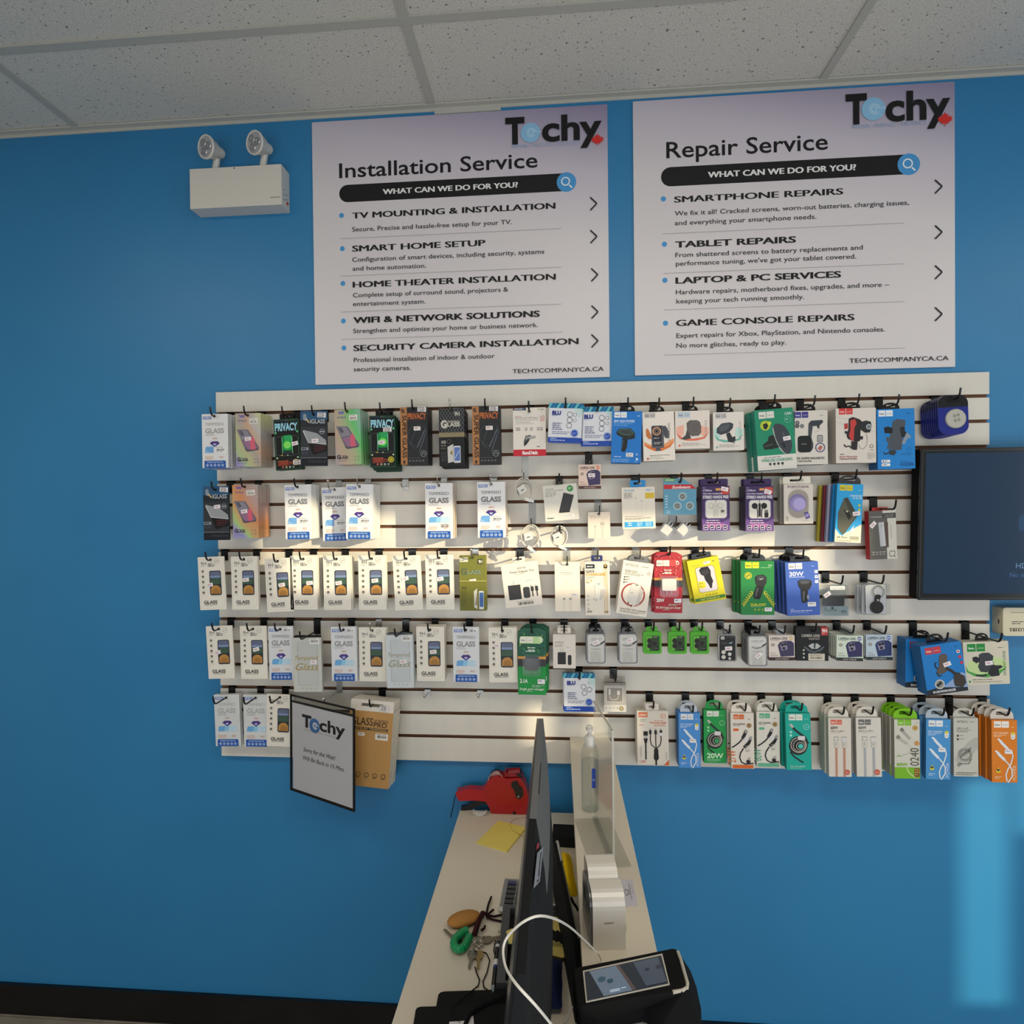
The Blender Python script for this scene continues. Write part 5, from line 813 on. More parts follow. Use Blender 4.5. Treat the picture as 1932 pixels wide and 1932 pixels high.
GP = 'screen_protector_pack'; GC = 'screen protector'
des('nine', GP, GC, .0885, .1705, .004, .0095, 'e9e4d9', 'dcd6c8', d_nine)
des('wt', GP, GC, .0865, .172, .0045, .0075, 'e2e2e4', 'dcdad4', d_wt); des('wl', GP, GC, .0865, .172, .0055, .0075, 'e2e2e4', 'd2d4d8', d_wl)
des('wf', GP, GC, .0865, .172, .0055, .0075, 'e2e2e4', 'a8823f', d_wf); des('wb', GP, GC, .0865, .172, .0055, .0075, 'e2e2e4', 'a8823f', d_wt)
des('wg', GP, GC, .0825, .172, .0045, .0095, 'd9dce0', 'cfd0d0', d_wg); des('wd', GP, GC, .0865, .170, .0045, .0095, 'd4d7d8', 'cfd0d0', d_wd)
des('ha', GP, GC, .083, .170, .0075, .007, 'holo_a', 'holo_a', d_holo); des('hb', GP, GC, .083, .172, .0075, .007, 'holo_b', 'holo_b', d_holo); des('hc', GP, GC, .0845, .170, .0075, .007, 'holo_c', 'holo_c', d_holo)
des('priv', GP, GC, .082, .161, .014, -.001, '0b0f10', '123a26', d_priv, 'g:141416/trap', .56, .018)
des('igl', GP, GC, .086, .172, .0045, .011, '2a2f36', '1c1f24', d_igl)
des('super', GP, GC, .086, .178, .011, .007, '25272b', '1a1a1b', d_super); des('ks', GP, GC, .080, .178, .012, .005, '14161a', '0f1014', d_ks)
des('kg', GP, GC, .084, .171, .008, .005, '6d6c22', '8a832c', d_kg)
des('sand', 'flash_drive_card', 'flash drive', px(998, 769, 62), px(998, 769, 92), .004, .012, 'e6dfd6', 'd4d0c8', lambda A: (A.r(0, .865, 1, 1, 'c82436'), d_sand(A), A.t(.52, .965, .065, 'SanDisk', 'f4eaea', w=.5, b=.05, al='C')))
des('blu', 'lens_protector_pack', 'lens protector', px(1066, 764, 62), px(1066, 764, 75), .004, .012, 'dddfe6', 'c4c8d2', d_blu); des('blu3', 'lens_protector_pack', 'lens protector', px(1092, 1270, 60), px(1092, 1270, 74), .004, .014, 'dddfe6', 'c4c8d2', lambda A: d_blu(A, False))
PH_ = 'phone_holder_box'; PC = 'phone holder box'
des('hp', 'car_transmitter_box', 'car charger box', px(1182, 776, 56), px(1182, 776, 99), .045, -.001, '1c78cc', '1663ac', d_hp, 'g:161618/dome', .52, .022)
des('chg', PH_, PC, px(1242, 777, 60), px(1242, 777, 94), .05, -.001, 'ece4da', 'd8d2c8', d_chg, 'g:161618/dome', .5, .022)
des('con', PH_, PC, px(1306, 775, 65), px(1306, 775, 73), .055, -.001, 'e6ddd4', 'c9c1b8', d_con, 'g:161618/dome', .46, .021)
des('air', PH_, PC, px(1374, 777, 58), px(1374, 777, 74), .055, -.001, 'e4ddd6', 'c9c1b8', lambda A: d_con(A, '6fb8ac', 'b8dcd2', 'AIR OUTLET', 1), 'g:161618/dome', .52, .021)
des('ca91', PH_, PC, px(1460, 771, 73), px(1460, 771, 118), .038, -.001, '1f8a6a', '2a9a8a', d_ca91, 'g:161618/dome', .56, .024)
des('magn', PH_, PC, px(1530, 774, 62), px(1530, 774, 106), .05, -.001, 'd8d2ca', 'c0bab2', d_magn, 'g:161618/dome', .5, .024)
des('bike', PH_, PC, px(1615, 770, 76), px(1615, 770, 108), .05, -.001, 'd9d2ca', 'bfb8b0', d_bike, 'g:161618/dome', .44, .022)
des('bluh', PH_, PC, px(1690, 771, 71), px(1690, 771, 119), .05, -.001, '1a80cc', '155f9c', d_bluh, 'g:161618/dome', .48, .022)
des('elago', 'wallet_finder_pack', 'wallet finder', px(1055, 914, 64), px(1055, 914, 68), .006, -.001, 'd8d4cb', 'c4c0b8', d_elago, 'x:d8d8d4/trap', .38, .012)
LN = 'lens_protector_pack'; LC = 'lens protector'
for k_, dr, ba in (('lensp', d_lensp, 'e8cdbf'), ('lensd', d_lensd, 'd8cdc6'), ('lensg', d_lensg, 'cfdccf'), ('lensb', d_lensb, 'b9cad8')): des(k_, LN, LC, px(1112, 877, 43 if k_ == 'lensp' else 47), px(1112, 877, 47), .004, -.001, ba, 'b8aea6', dr, 'x:d0d6da/trap', .36, .016)
des('anker', 'charging_cable_pack', 'charging cable', px(1203, 919, 63), px(1203, 919, 80), .012, -.001, 'e4ddd0', 'd0c8bc', d_anker, '2a8cd0/trap', .48, .021)
des('sunb', 'battery_card', 'batteries', px(1282, 903, 62), px(1282, 903, 70), .004, .011, '5f98b4', '4f88a4', d_sunb, None, shape='peak')
des('earw', 'earphones_box', 'earphones', px(1350, 917, 53), px(1350, 917, 87), .028, -.001, '3f2a5c', '2a1e42', d_earw, '3a2858/trap', .98, .022); des('earb', 'earphones_box', 'earphones', px(1350, 917, 53), px(1350, 917, 87), .028, -.001, '3f2a5c', '2a1e42', d_earb, '3a2858/trap', .98, .022)
des('popo', 'phone_grip_box', 'phone grip', px(1506, 914, 55), px(1506, 914, 77), .022, -.001, 'd4cdc4', 'b8b2aa', d_popo, 'ddd8cc/trap', .95, .024)
PBK = 'power_bank_box'; PBC = 'power bank box'
des('bank', PBK, PBC, px(1604, 912, 49), px(1604, 912, 115), .012, -.001, '2aa0dc', '1f86c0', d_bank, 'g:3a3a3a/dome', .86, .026)
for k_, c_, s_ in (('bank2', '1f7fc0', '1a6aa8'), ('bank3', 'a8aac4', '8a8ca8'), ('bank4', '7c2a3c', '6a2434'), ('bank5', 'b0a236', 'a49630')): des(k_, PBK, PBC, px(1604, 912, 49), px(1604, 912, 115), .012, -.001, c_, s_, lambda A: A.lines(.1, .1, .5, 1, .03, 'c4c4c4'))
des('c2', PBK, PBC, px(1663, 964, 56), px(1663, 964, 98), .02, -.001, '5f5c58', 'b42a2e', d_c2, 'b42a2e/trap', .6, .010)
CHN = 'wall_charger_box'; CHC = 'charger'
des('trio', CHN, CHC, px(979, 1061, 70), px(979, 1061, 84), .012, -.001, 'e8e0d4', 'd4ccc0', d_trio, 'e8e2d8/trap', .34, .016)
des('slim', CHN, CHC, px(1070, 1060, 48), px(1070, 1060, 95), .012, .008, 'ece2d2', 'd8cebe', d_slim)
des('quick', CHN, CHC, px(1127, 1059, 47), px(1127, 1059, 103), .02, -.001, 'e6dfd2', 'cfc8bc', d_quick, '2a3470/trap', .46, .018)
des('pd', CHN, CHC, px(1205, 1060, 58), px(1205, 1060, 103), .014, -.001, 'ebe3d6', 'd8d0c4', d_pd, 'g:6a6a6a/dome', .66, .02)
des('red', CHN, CHC, px(1260, 1042, 53), px(1260, 1042, 118), .004, .006, 'b03038', '9a2430', d_red, None, shape='tag'); des('grn', CHN, CHC, px(1004, 1184, 53), px(1004, 1184, 127), .004, .012, '1f5a44', '184a38', d_grn, None, shape='tag')
CCN = 'car_charger_box'; CCC = 'car charger box'
des('yel', CCN, CCC, px(1325, 1053, 60), px(1325, 1053, 85), .016, -.001, 'd8cc26', 'c4b81c', d_yel, 'g:161618/trap', .62, .016)
des('dual', CCN, CCC, px(1428, 1058, 63), px(1428, 1058, 105), .02, -.001, '1f8040', '1a6a36', d_dual, 'g:161618/dome', .54, .021); des('w30', CCN, CCC, px(1512, 1060, 62), px(1512, 1060, 105), .02, -.001, '3f62b8', '35529c', d_w30, 'g:161618/dome', .62, .019)
des('frost', GP, GC, px(580, 1203, 54), px(580, 1203, 100), .004, -.001, 'c4c6c0', 'b0b2ac', d_frost, 'g:131315/trap', .92, .006); des('frost2', GP, GC, px(750, 1198, 51), px(750, 1198, 99), .004, -.001, 'ccd4d8', 'b4bcc0', d_frost2, 'g:2a2c2e/trap', .9, .006)
des('adap', CHN, CHC, px(1064, 1197, 43), px(1064, 1197, 65), .03, -.001, 'ddd6ce', 'c4bdb4', d_adap, 'ddd6ce/trap', .6, .018)
des('film', LN, LC, px(1124, 1196, 36), px(1124, 1196, 57), .004, -.001, 'c4c4c2', '4a4a4c', d_film, 'g:141416/trap', .62, .017, shape='round')
des('gbl', LN, LC, px(1230, 1192, 35), px(1230, 1192, 43), .011, -.001, '4fae28', '479e26', d_gbl, '4fae28/trap', .6, .014, shape='round')
des('blkl', LN, LC, px(1372, 1197, 36), px(1372, 1197, 53), .004, -.001, '8a8a88', '5a5a5a', d_blk, 'g:1c1c1e/trap', .5, .014, shape='round')
des('nineh', LN, LC, px(1532, 1183, 62), px(1532, 1183, 66), .006, .009, '141517', '0e0f11', d_9hc)
des('grey', 'adapter_cable_box', 'adapter cable', px(1160, 1289, 43), px(1160, 1289, 56), .014, -.001, 'b4b0aa', '8f8a84', d_grey, 'x:c9c6c2/trap', .96, .022)
des('light', 'adapter_cable_box', 'adapter cable', px(1130, 966, 43), px(1130, 966, 51), .016, .006, 'e0d4c6', 'c8bcae', d_light)
CBN = 'charging_cable_box'; CBC = 'charging cable box'
des('ldnio', CBN, CBC, px(1231, 1341, 60), px(1231, 1341, 106), .012, -.001, 'ddd6cb', 'c9c2b6', d_ldnio, 'e0d9d0/trap', .42, .02)
def cb(k, pw, ph, base, side, dr, tab, tw=.8, tl=.028): des(k, CBN, CBC, px(1400, 1345, pw), px(1400, 1345, ph), .018, -.001, base, side, dr, tab+'/dome', tw, tl)
cb('cblue', 42, 110, '4a90d8', '3c78b8', d_cblue, 'c4ccd8'); cb('c20', 43, 106, '1f9a4c', '178040', d_c20, '1f9a4c'); cb('c27', 44, 110, 'e0d9ce', 'c9c2b6', d_c27, 'e6dfd4', .88); cb('c60', 44, 109, 'dcd8ce', 'c4c0b6', d_c60, 'dcd8d0', .88); cb('cteal', 47, 111, '17a898', '128c80', d_cteal, '17a898', .9)
cb('s1', 42, 114, 'd9d2c6', 'a8b4a8', d_s1, 'dcd5ca', .9, .03); cb('s2', 46, 114, 'd9d4ca', 'b0aaa2', d_s2, 'dcd6cc', .84, .03); cb('c60g', 46, 113, 'd0cec2', 'a09e94', d_c60g, '7cc01c', .95, .03); cb('cblue2', 44, 115, '4a94d0', '3a78ac', d_cblue, 'b4c2cc', .9, .03); cb('wcab', 44, 112, 'c6c5bc', 'aaa9a0', d_wcab, 'c6c5bc', .88, .026); cb('cor', 45, 118, 'dc7f24', 'b8671c', d_cor, 'd6cfc4', .92, .03)
des('okl', PH_, PC, px(1858, 1210, 86), px(1858, 1210, 86), .03, -.001, 'd4cfbc', 'b8b4a4', d_okl, 'g:141416/dome', .3, .022)
for k_, v_ in dict(nine='cream 9H glass card', wt='white tempered glass packet', wl='white tempered glass packet', wf='white and gold edged packet', wb='white and gold edged packet', wg='pale tempered glass packet', wd='pale tempered glass packet', ha='rainbow foil packet', hb='rainbow foil packet', hc='rainbow foil packet', priv='green edged black box', super='black and copper box', ks='black diamond patterned box', kg='olive packet', blu='white and blue lens packet', blu3='white and blue lens packet', ca91='teal green box', bike='white box', magn='white box', bluh='blue box', earw='purple box', earb='purple box', popo='grey box', bank2='blue box', bank3='pale grey box', bank4='maroon box', bank5='mustard box', trio='white charger box', slim='white box', pd='white charger box', red='red blister card', grn='dark green blister card', yel='yellow box', dual='green box', w30='blue box', frost='frosted packet', frost2='frosted packet', adap='white box', film='silver film blister', blkl='black blister', lensg='pale green packet', lensb='pale blue packet', lensd='pink and dark packet', nineh='black packet', ldnio='white box', cblue='light blue box', c27='teal box', c60='white and green box', cteal='teal box', s1='white box with pink cables', s2='white box with grey cables', c60g='white and lime box', cblue2='blue box', cor='orange box').items(): DES[k_]['short'] = v_

# --- top row
S(1, 1, 'wl', 405, 781, .085, 8, 0, st=(), look='white tempered glass packet with pale lettering', sp=.0095)
S(1, 2, 'ha', 467.5, 779.5, .085, 7, 0, look='rainbow foil glass packet with yellow sheen', st=[('p', .5, .48, -6)], sp=.011)
S(1, 3, 'priv', 539, 790.5, .085, 2, -2.4, look='black PRIVACY box with green edge half behind its neighbour', st=[('p', .82, .49, -10), ('b', .88, .86, 0)])
S(1, 4, 'igl', 592, 775.5, .093, 1, .6, look='dark IGLASS packet with blue top', st=[('b', .8, .075, 4), ('p', .55, .54, -5)])
S(1, 5, 'hb', 655, 772.5, .088, 9, -1.0, look='rainbow foil glass packet with vivid green sheen', sp=.0098)
S(1, 6, 'priv', 721, 784, .085, 4, -.3, look='black PRIVACY box with green edge and yellow seal', st=[('b', .7, .27, 0), ('p', .46, .52, -6)], sp=.0195, spz=.004)
S(1, 7, 'super', 780.5, 768, .085, 7, -.2, look='black PRIVACY SUPER GLASS box with copper spine beside green box', st=[('b', .8, .045, 2)], sp=.0118)
S(1, 8, 'ks', 851.5, 770.5, .08, 6, -.3, look='black diamond patterned glass box with white phone picture', hk='s', st=[('b', .72, .545, -4)], sp=.0125, spz=.001)
S(1, 9, 'super', 916.5, 766.5, .085, 4, -.2, look='black PRIVACY SUPER GLASS box with copper spine beside flash drive', st=[('b', .78, .045, 2)], sp=.0125)
S(1, 10, 'sand', 998.5, 769, .075, 1, 0, look='white flash drive card with red foot')
S(1, 11, 'blu', 1067.5, 760.8, .092, 4, 3.0, look='tilted white lens packet with blue striped top', sp=.007, dx=.002)
S(1, 12, 'blu', 1127, 767.5, .078, 3, .6, look='white lens packet with blue striped top beside blue box', sp=.007)
S(1, 13, 'hp', 1183.5, 776, .09, 1, 2.2, look='blue HIGH POWER box with black device picture', yaw=-.09)
S(1, 14, 'chg', 1241.5, 777, .085, 1, -1.2, look='white and orange CHARGING holder box')
S(1, 15, 'con', 1306, 775, .088, 1, -.3, look='short white and red CONSOLE holder box')
S(1, 16, 'air', 1374, 777.5, .086, 1, -.4, look='short white and teal AIR OUTLET holder box')
S(1, 17, 'ca91', 1459, 771.5, .092, 2, -3.6, look='tilted green WIRELESS CHARGING box', st=[('p', .79, .5, -6)], sp=.041, dx=-.004)
S(1, 18, 'magn', 1530, 774.5, .08, 1, -.4, look='white SUPER MAGNETIC holder box')
S(1, 19, 'bike', 1614.5, 770, .088, 1, -.2, look='white box with red bicycle phone holder')
S(1, 20, 'bluh', 1689.5, 771.2, .09, 1, -.8, look='blue holder box with grey clamp picture')
# --- second row
S(2, 1, 'igl', 407, 917.5, .085, 1, -.3, look='dark IGLASS packet at the panel edge', st=[('b', .82, .065, 4), ('p', .55, .38, -6)])
S(2, 2, 'hc', 462, 914.5, .085, 8, -.4, look='orange and violet rainbow foil packet', st=[('p', .46, .5, -8)], sp=.0098)
S(2, 3, 'wt', 561.5, 914.5, .085, 8, -.6, look='white tempered glass packet in sunlight', sp=.0096)
S(2, 4, 'wt', 631, 919.5, .04, 1, -1.2, hk='s', L=.085, look='white tempered glass packet set further back')
S(2, 5, 'wt', 678.5, 913.5, .085, 9, 1.0, hk='s', look='white tempered glass packet overlapping the one set back', sp=.0088)
S(2, 6, 'wf', 828, 911.5, .085, 7, 0, hk='s', look='white glass packet with wide blue strip', sp=.0105)
S(2, 7, 'wb', 926.5, 909, .085, 7, -.2, hk='s', look='white tempered glass packet with gold sides', sp=.0105)
S(2, 9, 'elago', 1055.5, 914.3, .08, 1, -4.2, look='pale wallet finder card with dark plate')
S(2, 10, 'anker', 1203.5, 919, .075, 1, -1.2, look='white cable box with blue tab and yellow patch')
S(2, 11, 'sunb', 1282.5, 902.5, .085, 1, 0, look='light blue card of coin batteries')
S(2, 12, 'earw', 1350, 917, .085, 2, -.2, look='purple box of white earphones', st=[('p', .82, .07, 14)], sp=.032, yaw=.02)
S(2, 13, 'earb', 1432.5, 917, .085, 2, -.2, look='purple box of black earphones', st=[('p', .8, .13, 22)], sp=.032, yaw=.02)
S(2, 14, 'popo', 1506, 914, .085, 2, -.3, look='cream box with lilac phone grip', sp=.026)
S(2, 15, 'bank', 1604.5, 913, .098, 5, 3.0, L=.125, look='bright blue power bank box', st=[('p', .78, .5, -10)], sp=.0185, rear=['bank2', 'bank3', 'bank4', 'bank5'], dx=-.0045, spz=.001)
S(2, 16, 'c2', 1664, 963.5, .05, 1, -2.0, L=.115, look='grey power bank box with red side', st=[('p', .14, .28, -45)], yaw=.12, bx=0)
# small packs between the first rows
S(2, 21, 'lensp', 1112.5, 876.5, .055, 1, 0, where='alone under the top row', look='small pink CAMERA LENS packet', st=[('p', .58, .44, 0)])
S(2, 22, 'light', 1130, 966, .05, 1, -.3, hk='c', L=.07, where='alone under the second row', look='small cream adapter cable box')
# --- middle row
for o_, (tx, ty, n_, rl, sx, sv, sr, sp_) in enumerate(((397.5, 1050.5, 1, -2.2, .42, .53, -10, 0), (460.5, 1049.7, 2, -.8, .55, .44, -6, 0), (524, 1053.3, 1, -2.6, .6, .5, -8, 0), (572.5, 1049, 5, 0, .72, .5, -4, .011), (635, 1049, 4, -.5, .56, .5, -8, .01), (701.5, 1048.3, 2, -.4, .6, .46, -6, .01), (766.5, 1048.3, 1, -2.5, .42, .42, -12, 0), (828.5, 1046.8, 1, -.8, .52, .44, -8, 0)), 1):
    S(3, o_, 'nine', tx, ty, .08, n_, rl, look='cream 9H GLASS card', st=[('p', sx, sv, sr)], sp=sp_ or .006)
S(3, 9, 'kg', 891.5, 1048.7, .07, 3, -.3, hk='s', L=.09, look='olive tempered glass packet', st=[('p', .5, .46, -8)], sp=.009, dx=-.001)
S(3, 10, 'trio', 979, 1060.8, .08, 1, -6.5, look='tilted white Power Adapter Trio box')
S(3, 11, 'slim', 1070, 1060, .07, 2, -.4, hk='c', L=.08, look='plain white adapter box with faint plug outline', sp=.016)
S(3, 12, 'quick', 1126.5, 1059.3, .08, 1, -.4, hk='c', look='white QUICK CHARGER box with yellow stripes')
S(3, 13, 'pd', 1205, 1060.5, .085, 2, 8.5, hk='c', look='tilted white charger box with red ring', sp=.016, dx=-.003)
S(3, 14, 'red', 1260.5, 1042, .075, 2, .2, look='red blister card with white plug', sp=.018, dx=-.006)
S(3, 15, 'yel', 1325, 1053.5, .085, 2, -10.5, look='tilted yellow box with window', sp=.02, dx=-.008)
S(3, 16, 'dual', 1429, 1058.5, .09, 3, 0, look='green DUAL-PORT box with yellow chevrons', sp=.0225, dx=-.004)
S(3, 17, 'w30', 1512, 1060, .092, 4, -2.2, look='blue 30W box', sp=.0212, dx=-.003)
# --- fourth row
S(4, 1, 'nine', 413, 1181, .07, 1, -2.4, look='cream 9H GLASS card', st=[('p', .4, .5, -12)])
S(4, 2, 'nine', 477.5, 1181, .07, 1, -.6, look='cream 9H GLASS card', st=[('p', .6, .44, -14)])
S(4, 3, 'wg', 529, 1181.5, .07, 1, -1.0, look='pale tempered glass packet beside frosted one')
S(4, 4, 'frost', 578.5, 1203, .085, 2, -1.0, L=.125, look='frosted packet with gold script', st=[('p', .72, .45, -8)], sp=.01, drop=.05)
S(4, 5, 'wg', 648, 1182.5, .075, 2, -.6, look='pale tempered glass packet between frosted and 9H', sp=.009)
S(4, 6, 'nine', 702.5, 1184, .07, 2, -.2, hk='s', L=.085, look='cream 9H GLASS card', sp=.01, dx=.002)
S(4, 7, 'frost2', 753, 1198, .085, 2, -1.0, L=.125, look='pale blue frosted packet with grey script', st=[('p', .62, .5, -8)], sp=.012, drop=.05)
S(4, 8, 'nine', 811.5, 1182.5, .075, 4, -.2, look='cream 9H GLASS card', st=[('p', .6, .46, -6)], sp=.012)
S(4, 9, 'wg', 879, 1182.7, .075, 1, 0, look='pale tempered glass packet beside 9H cards')
S(4, 10, 'nine', 948.5, 1184, .075, 2, -.3, look='cream 9H GLASS card', st=[('p', .3, .33, 6)], sp=.02)
S(4, 11, 'grn', 1003.5, 1185, .085, 3, .4, look='green blister card with black plug', sp=.024, dx=.005, spz=-.002)
S(4, 12, 'adap', 1064.5, 1197, .075, 2, 0, look='small white box with black adapter', sp=.034)
S(4, 13, 'film', 1124, 1195.5, .085, 5, -.4, look='silver lens film blister beside adapter box', st=[('p', .5, .3, -28)], sp=.014)
S(4, 14, 'film', 1184.5, 1195.5, .08, 2, -.2, look='single silver lens film blister', st=[('p', .6, .22, -20)], sp=.02)
for o_, tx in ((15, 1230.5), (16, 1278), (17, 1320)): S(4, o_, 'gbl', tx, 1191.5, .075, 1, -.3, look='lime green lens blister')
S(4, 18, 'blkl', 1372, 1196.5, .08, 1, 0, look='black lens blister with white dots', st=[('p', .56, .52, -4)])
S(4, 19, 'film', 1428.5, 1199.5, .085, 5, -.6, look='silver lens film blister beside CAMERA LENS packets', st=[('p', .56, .64, -38)], sp=.014)
S(4, 20, 'lensd', 1474.5, 1198.5, .08, 3, -.6, look='pink CAMERA LENS packet with dark foot', sp=.012)
S(4, 21, 'nineh', 1532, 1183.5, .08, 2, 0, look='black CAMERA LENS packet with red corner', sp=.012)
S(4, 22, 'lensg', 1603.5, 1199, .085, 6, 1.2, look='pale green CAMERA LENS packet', sp=.011)
S(4, 0, 'lensb', 1658.5, 1197.5, .07, 2, -.2, L=.1, where='next to blue holder boxes', look='pale blue CAMERA LENS packet', sp=.01)
S(4, 0, 'blu3', 1093, 1270.5, .05, 2, -.2, L=.07, where='alone under the fourth row', look='white lens packet with blue foot', sp=.012, dx=-.003)
S(4, 0, 'grey', 1160, 1289, .045, 1, -.2, L=.07, where='under the fourth row near the sanitizer', look='grey windowed adapter cable box')
S(4, 0, 'okl', 1859, 1210.5, .085, 1, -2.4, L=.14, drop=.055, where='at the panel end below the television', look='white and green ONE-KEY LOCK box', st=[('p', .55, .5, -5)], bx=0)
# --- bottom row
S(5, 1, 'wd', 427, 1310.5, .035, 2, -1.6, look='grey tempered glass packet at the panel edge', sp=.01)
S(5, 2, 'wd', 482.5, 1311, .034, 2, -.4, look='grey tempered glass packet next to 9H card', sp=.01)
S(5, 3, 'nine', 528.5, 1310, .04, 1, 1.4, look='cream 9H GLASS card half behind sign sleeve')
S(5, 4, 'ldnio', 1231, 1341, .06, 2, -.4, L=.075, look='white box with three-headed black cable', sp=.016, dx=-.003)
for o_, (k_, tx, ty, d_, n_, rl, lk, sp_, dx_) in enumerate((('cblue', 1300.5, 1345, .055, 2, -.2, 'light blue box with white cable', .022, -.002), ('c20', 1348.5, 1339.5, .055, 1, 0, 'green 20W box with coiled cable', .02, 0), ('c27', 1400, 1345, .07, 2, -.6, 'white and orange 27W box', .026, -.003), ('c60', 1449, 1343, .06, 2, -.2, 'white and green 60W box', .024, .003), ('cteal', 1505, 1345.5, .075, 2, -1.2, 'teal box with coiled cable', .028, -.004), ('s1', 1584, 1354.5, .08, 4, -.5, 'white 60W box with pink cables', .0195, -.001), ('s2', 1638, 1354, .08, 3, -1.0, 'white 60W box with grey cables', .024, -.001), ('c60g', 1711, 1357.5, .085, 4, -.3, 'white and lime 60W box', .0195, -.001), ('cblue2', 1770.5, 1357, .082, 3, .4, 'blue box with white cable', .026, -.004), ('wcab', 1822, 1354.5, .075, 1, -.3, 'grey and white box with braided cable', .02, 0), ('cor', 1894.5, 1358.5, .088, 4, -.5, 'orange box with white cable', .02, -.004)), 5):
    S(5, o_, k_, tx, ty, d_, n_, rl, look=lk, sp=sp_, dx=dx_, L=.1, drop=.085 if k_ == 'wcab' else None)
# bare hooks
for tx, ty, kd, lb in ((757, 918, 's', 'bare chrome hook in the second row between two stacks'), (800, 1318, 's', 'bare chrome hook in the bottom row nearer the gold box'), (902, 1318, 's', 'bare chrome hook in the bottom row nearer the price gun')):
    p = at(tx, ty, -.055); hook(p.x, p.z, .05, kd, lb, 'hooks on the slatwall', None, .012)
# ------------------------------------------------------------------ other things hanging on the panel

des('phold', 'phone_holder_box', PC, px(1772, 1214, 79, .125), px(1772, 1214, 100, .125), .045, -.001, '1878c4', '125f9c', d_phold, 'g:141416/dome', .42, .024)
DES['phold']['short'] = 'blue phone holder box'
S(4, 0, 'phold', 1774, 1214.5, .128, 1, -8.5, L=.155, drop=.06, where='on the long hook below the television', look='front tilted blue IN-CAR PHONE HOLDER box', st=[('p', .58, .42, -12)], yaw=.03)
S(4, 0, 'phold', 1747, 1207, .07, 1, 1.0, hooked=False, where='behind the front tilted one below the television', look='second blue phone holder box')
# gold tablet glass boxes
des('gold', 'screen_protector_box', GC, .139, .236, .0085, -.001, 'b98d52', 'e0dacd', d_gold, 'ded8ce/trap', .98, .034)
des('goldb', 'screen_protector_box', GC, .139, .236, .0085, -.001, 'e0dacd', 'e0dacd', lambda A: A.r(.1, .1, .5, .14, 'c9c2b4'), 'ded8ce/trap', .98, .034); DES['goldb']['short'] = 'white tablet glass box'
S(5, 0, 'gold', 701, 1342.5, .11, 6, 4.6, L=.125, where='hanging beside the sign sleeve', look='large gold GLASS SCREEN PRO box', sp=.0135, rear=['goldb'], spz=.002, st=[('b', .78, -.06, 2)])

# rounded blue cards with a lamp
xf = at(1797.5, 744.5, -.09); W, H = .083, .115
def lampcard(loc, lab, grp):
    r = tag(empty('key_light_card', loc, (0, math.radians(-2), 0)), lab, 'key light', grp)
    if 'lc' not in MESH:
        m = MB(); out = rr(-W/2, -H+.022, W/2, .022-.001, .026, 8); m.prism(out, 0, .0045, 'g:1f2c86', 'g:18226c')
        m2 = MB(); top = [p for p in out if p[1] > -.014]; z0 = -.014
        m2.prism([(-W/2+.0004, z0), (W/2-.0004, z0)]+[p for p in top], -.0006, .0002, 'g:17181d')
        A = Art(m2, -W/2, .021, W, H, -.0006); A.rr(.26, .1, .74, .19, .07, 'g:050506')
        m3 = MB(); m3.lathe([(.028, 0), (.028, .004), (.025, .0055)], 'g:b9b8b0', (W*.06, .0, -.048), 28, Matrix.Rotation(math.pi/2, 4, 'X')); A = Art(m3, -W/2, .022, W, H, -.0056)
        for u, v in ((.5, .54), (.62, .52), (.52, .66), (.64, .64)): A.rr(u-.05, v-.04, u+.05, v+.04, .04, '8f8f86')
        MESH['lc'] = (m.mesh('card'), m2.mesh('card_top'), m3.mesh('lamp_lens'))
    a, b, c = MESH['lc']; link('card', a, r); link('card_top', b, r); link('lamp_lens', c, r)
lampcard((xf.x, -.09, xf.z-.022), 'front blue rounded card with silver lamp disc, at the top row end', 'blue key light cards')
for i in range(1, 9): lampcard((xf.x-.0006*i, -.09+.0088*i, xf.z-.022-.0006*i), 'blue rounded card tucked behind the front one at the top row end', 'blue key light cards behind the front one')
hook(xf.x+.006, xf.z-.011, .105, 'b', 'black hook at the top row end holding the blue lamp cards')

# coiled cables with plugs
def coil_bundle(cx, cy, d, r, tilt, lab, sq=1.25, sx=1.0):
    c = at(cx, cy, -d); root = tag(empty('cable_bundle', c, (0, math.radians(tilt), 0)), lab, 'charging cable', 'bundled white cables on hooks'); R = random.Random(int(cx))
    m = MB()
    for q in range(4):
        k = r*(1-.07*q); ph = R.uniform(0, 6); m.tube([(k*sx*math.cos(a), .006*q-.012+.003*math.sin(2*a+ph), k*sq*math.sin(a)-.003*q) for a in [2*math.pi*i/28 for i in range(28)]], .0021, 'g:cfcac2', 7, True)
    m.build('cable', root)
    m = MB(); M = Matrix.Translation((-.006, -.012, -.002)) @ Matrix.Rotation(math.radians(-28), 4, 'Y'); m.box((-.0125, -.006, -.0115), (.0125, .014, .0115), 'g:d8d5cf', M); m.box((-.005, -.0068, -.004), (.005, -.006, -.001), '4a4a4c', M); bevel(m.build('charger', root), .002)
    m = MB(); M = Matrix.Translation((.010, -.016, -r*sq-.003)) @ Matrix.Rotation(math.radians(24), 4, 'Y'); m.box((-.011, -.003, -.005), (.007, .003, .005), 'g:dedad2', M); m.box((.007, -.0014, -.0035), (.017, .0014, .0035), 'm:b0b0ac', M); m.build('plug', root)
    return root
coil_bundle(989, 922, .07, .0265, -6, 'white coiled cable with plug beside gold edged packets')
coil_bundle(1001, 1011, .075, .0275, 14, 'white coiled cable with plug lower down above Power Adapter Trio')
coil_bundle(1055, 1011, .065, .0245, 4, 'white coiled cable on black hook under the wallet finder card')
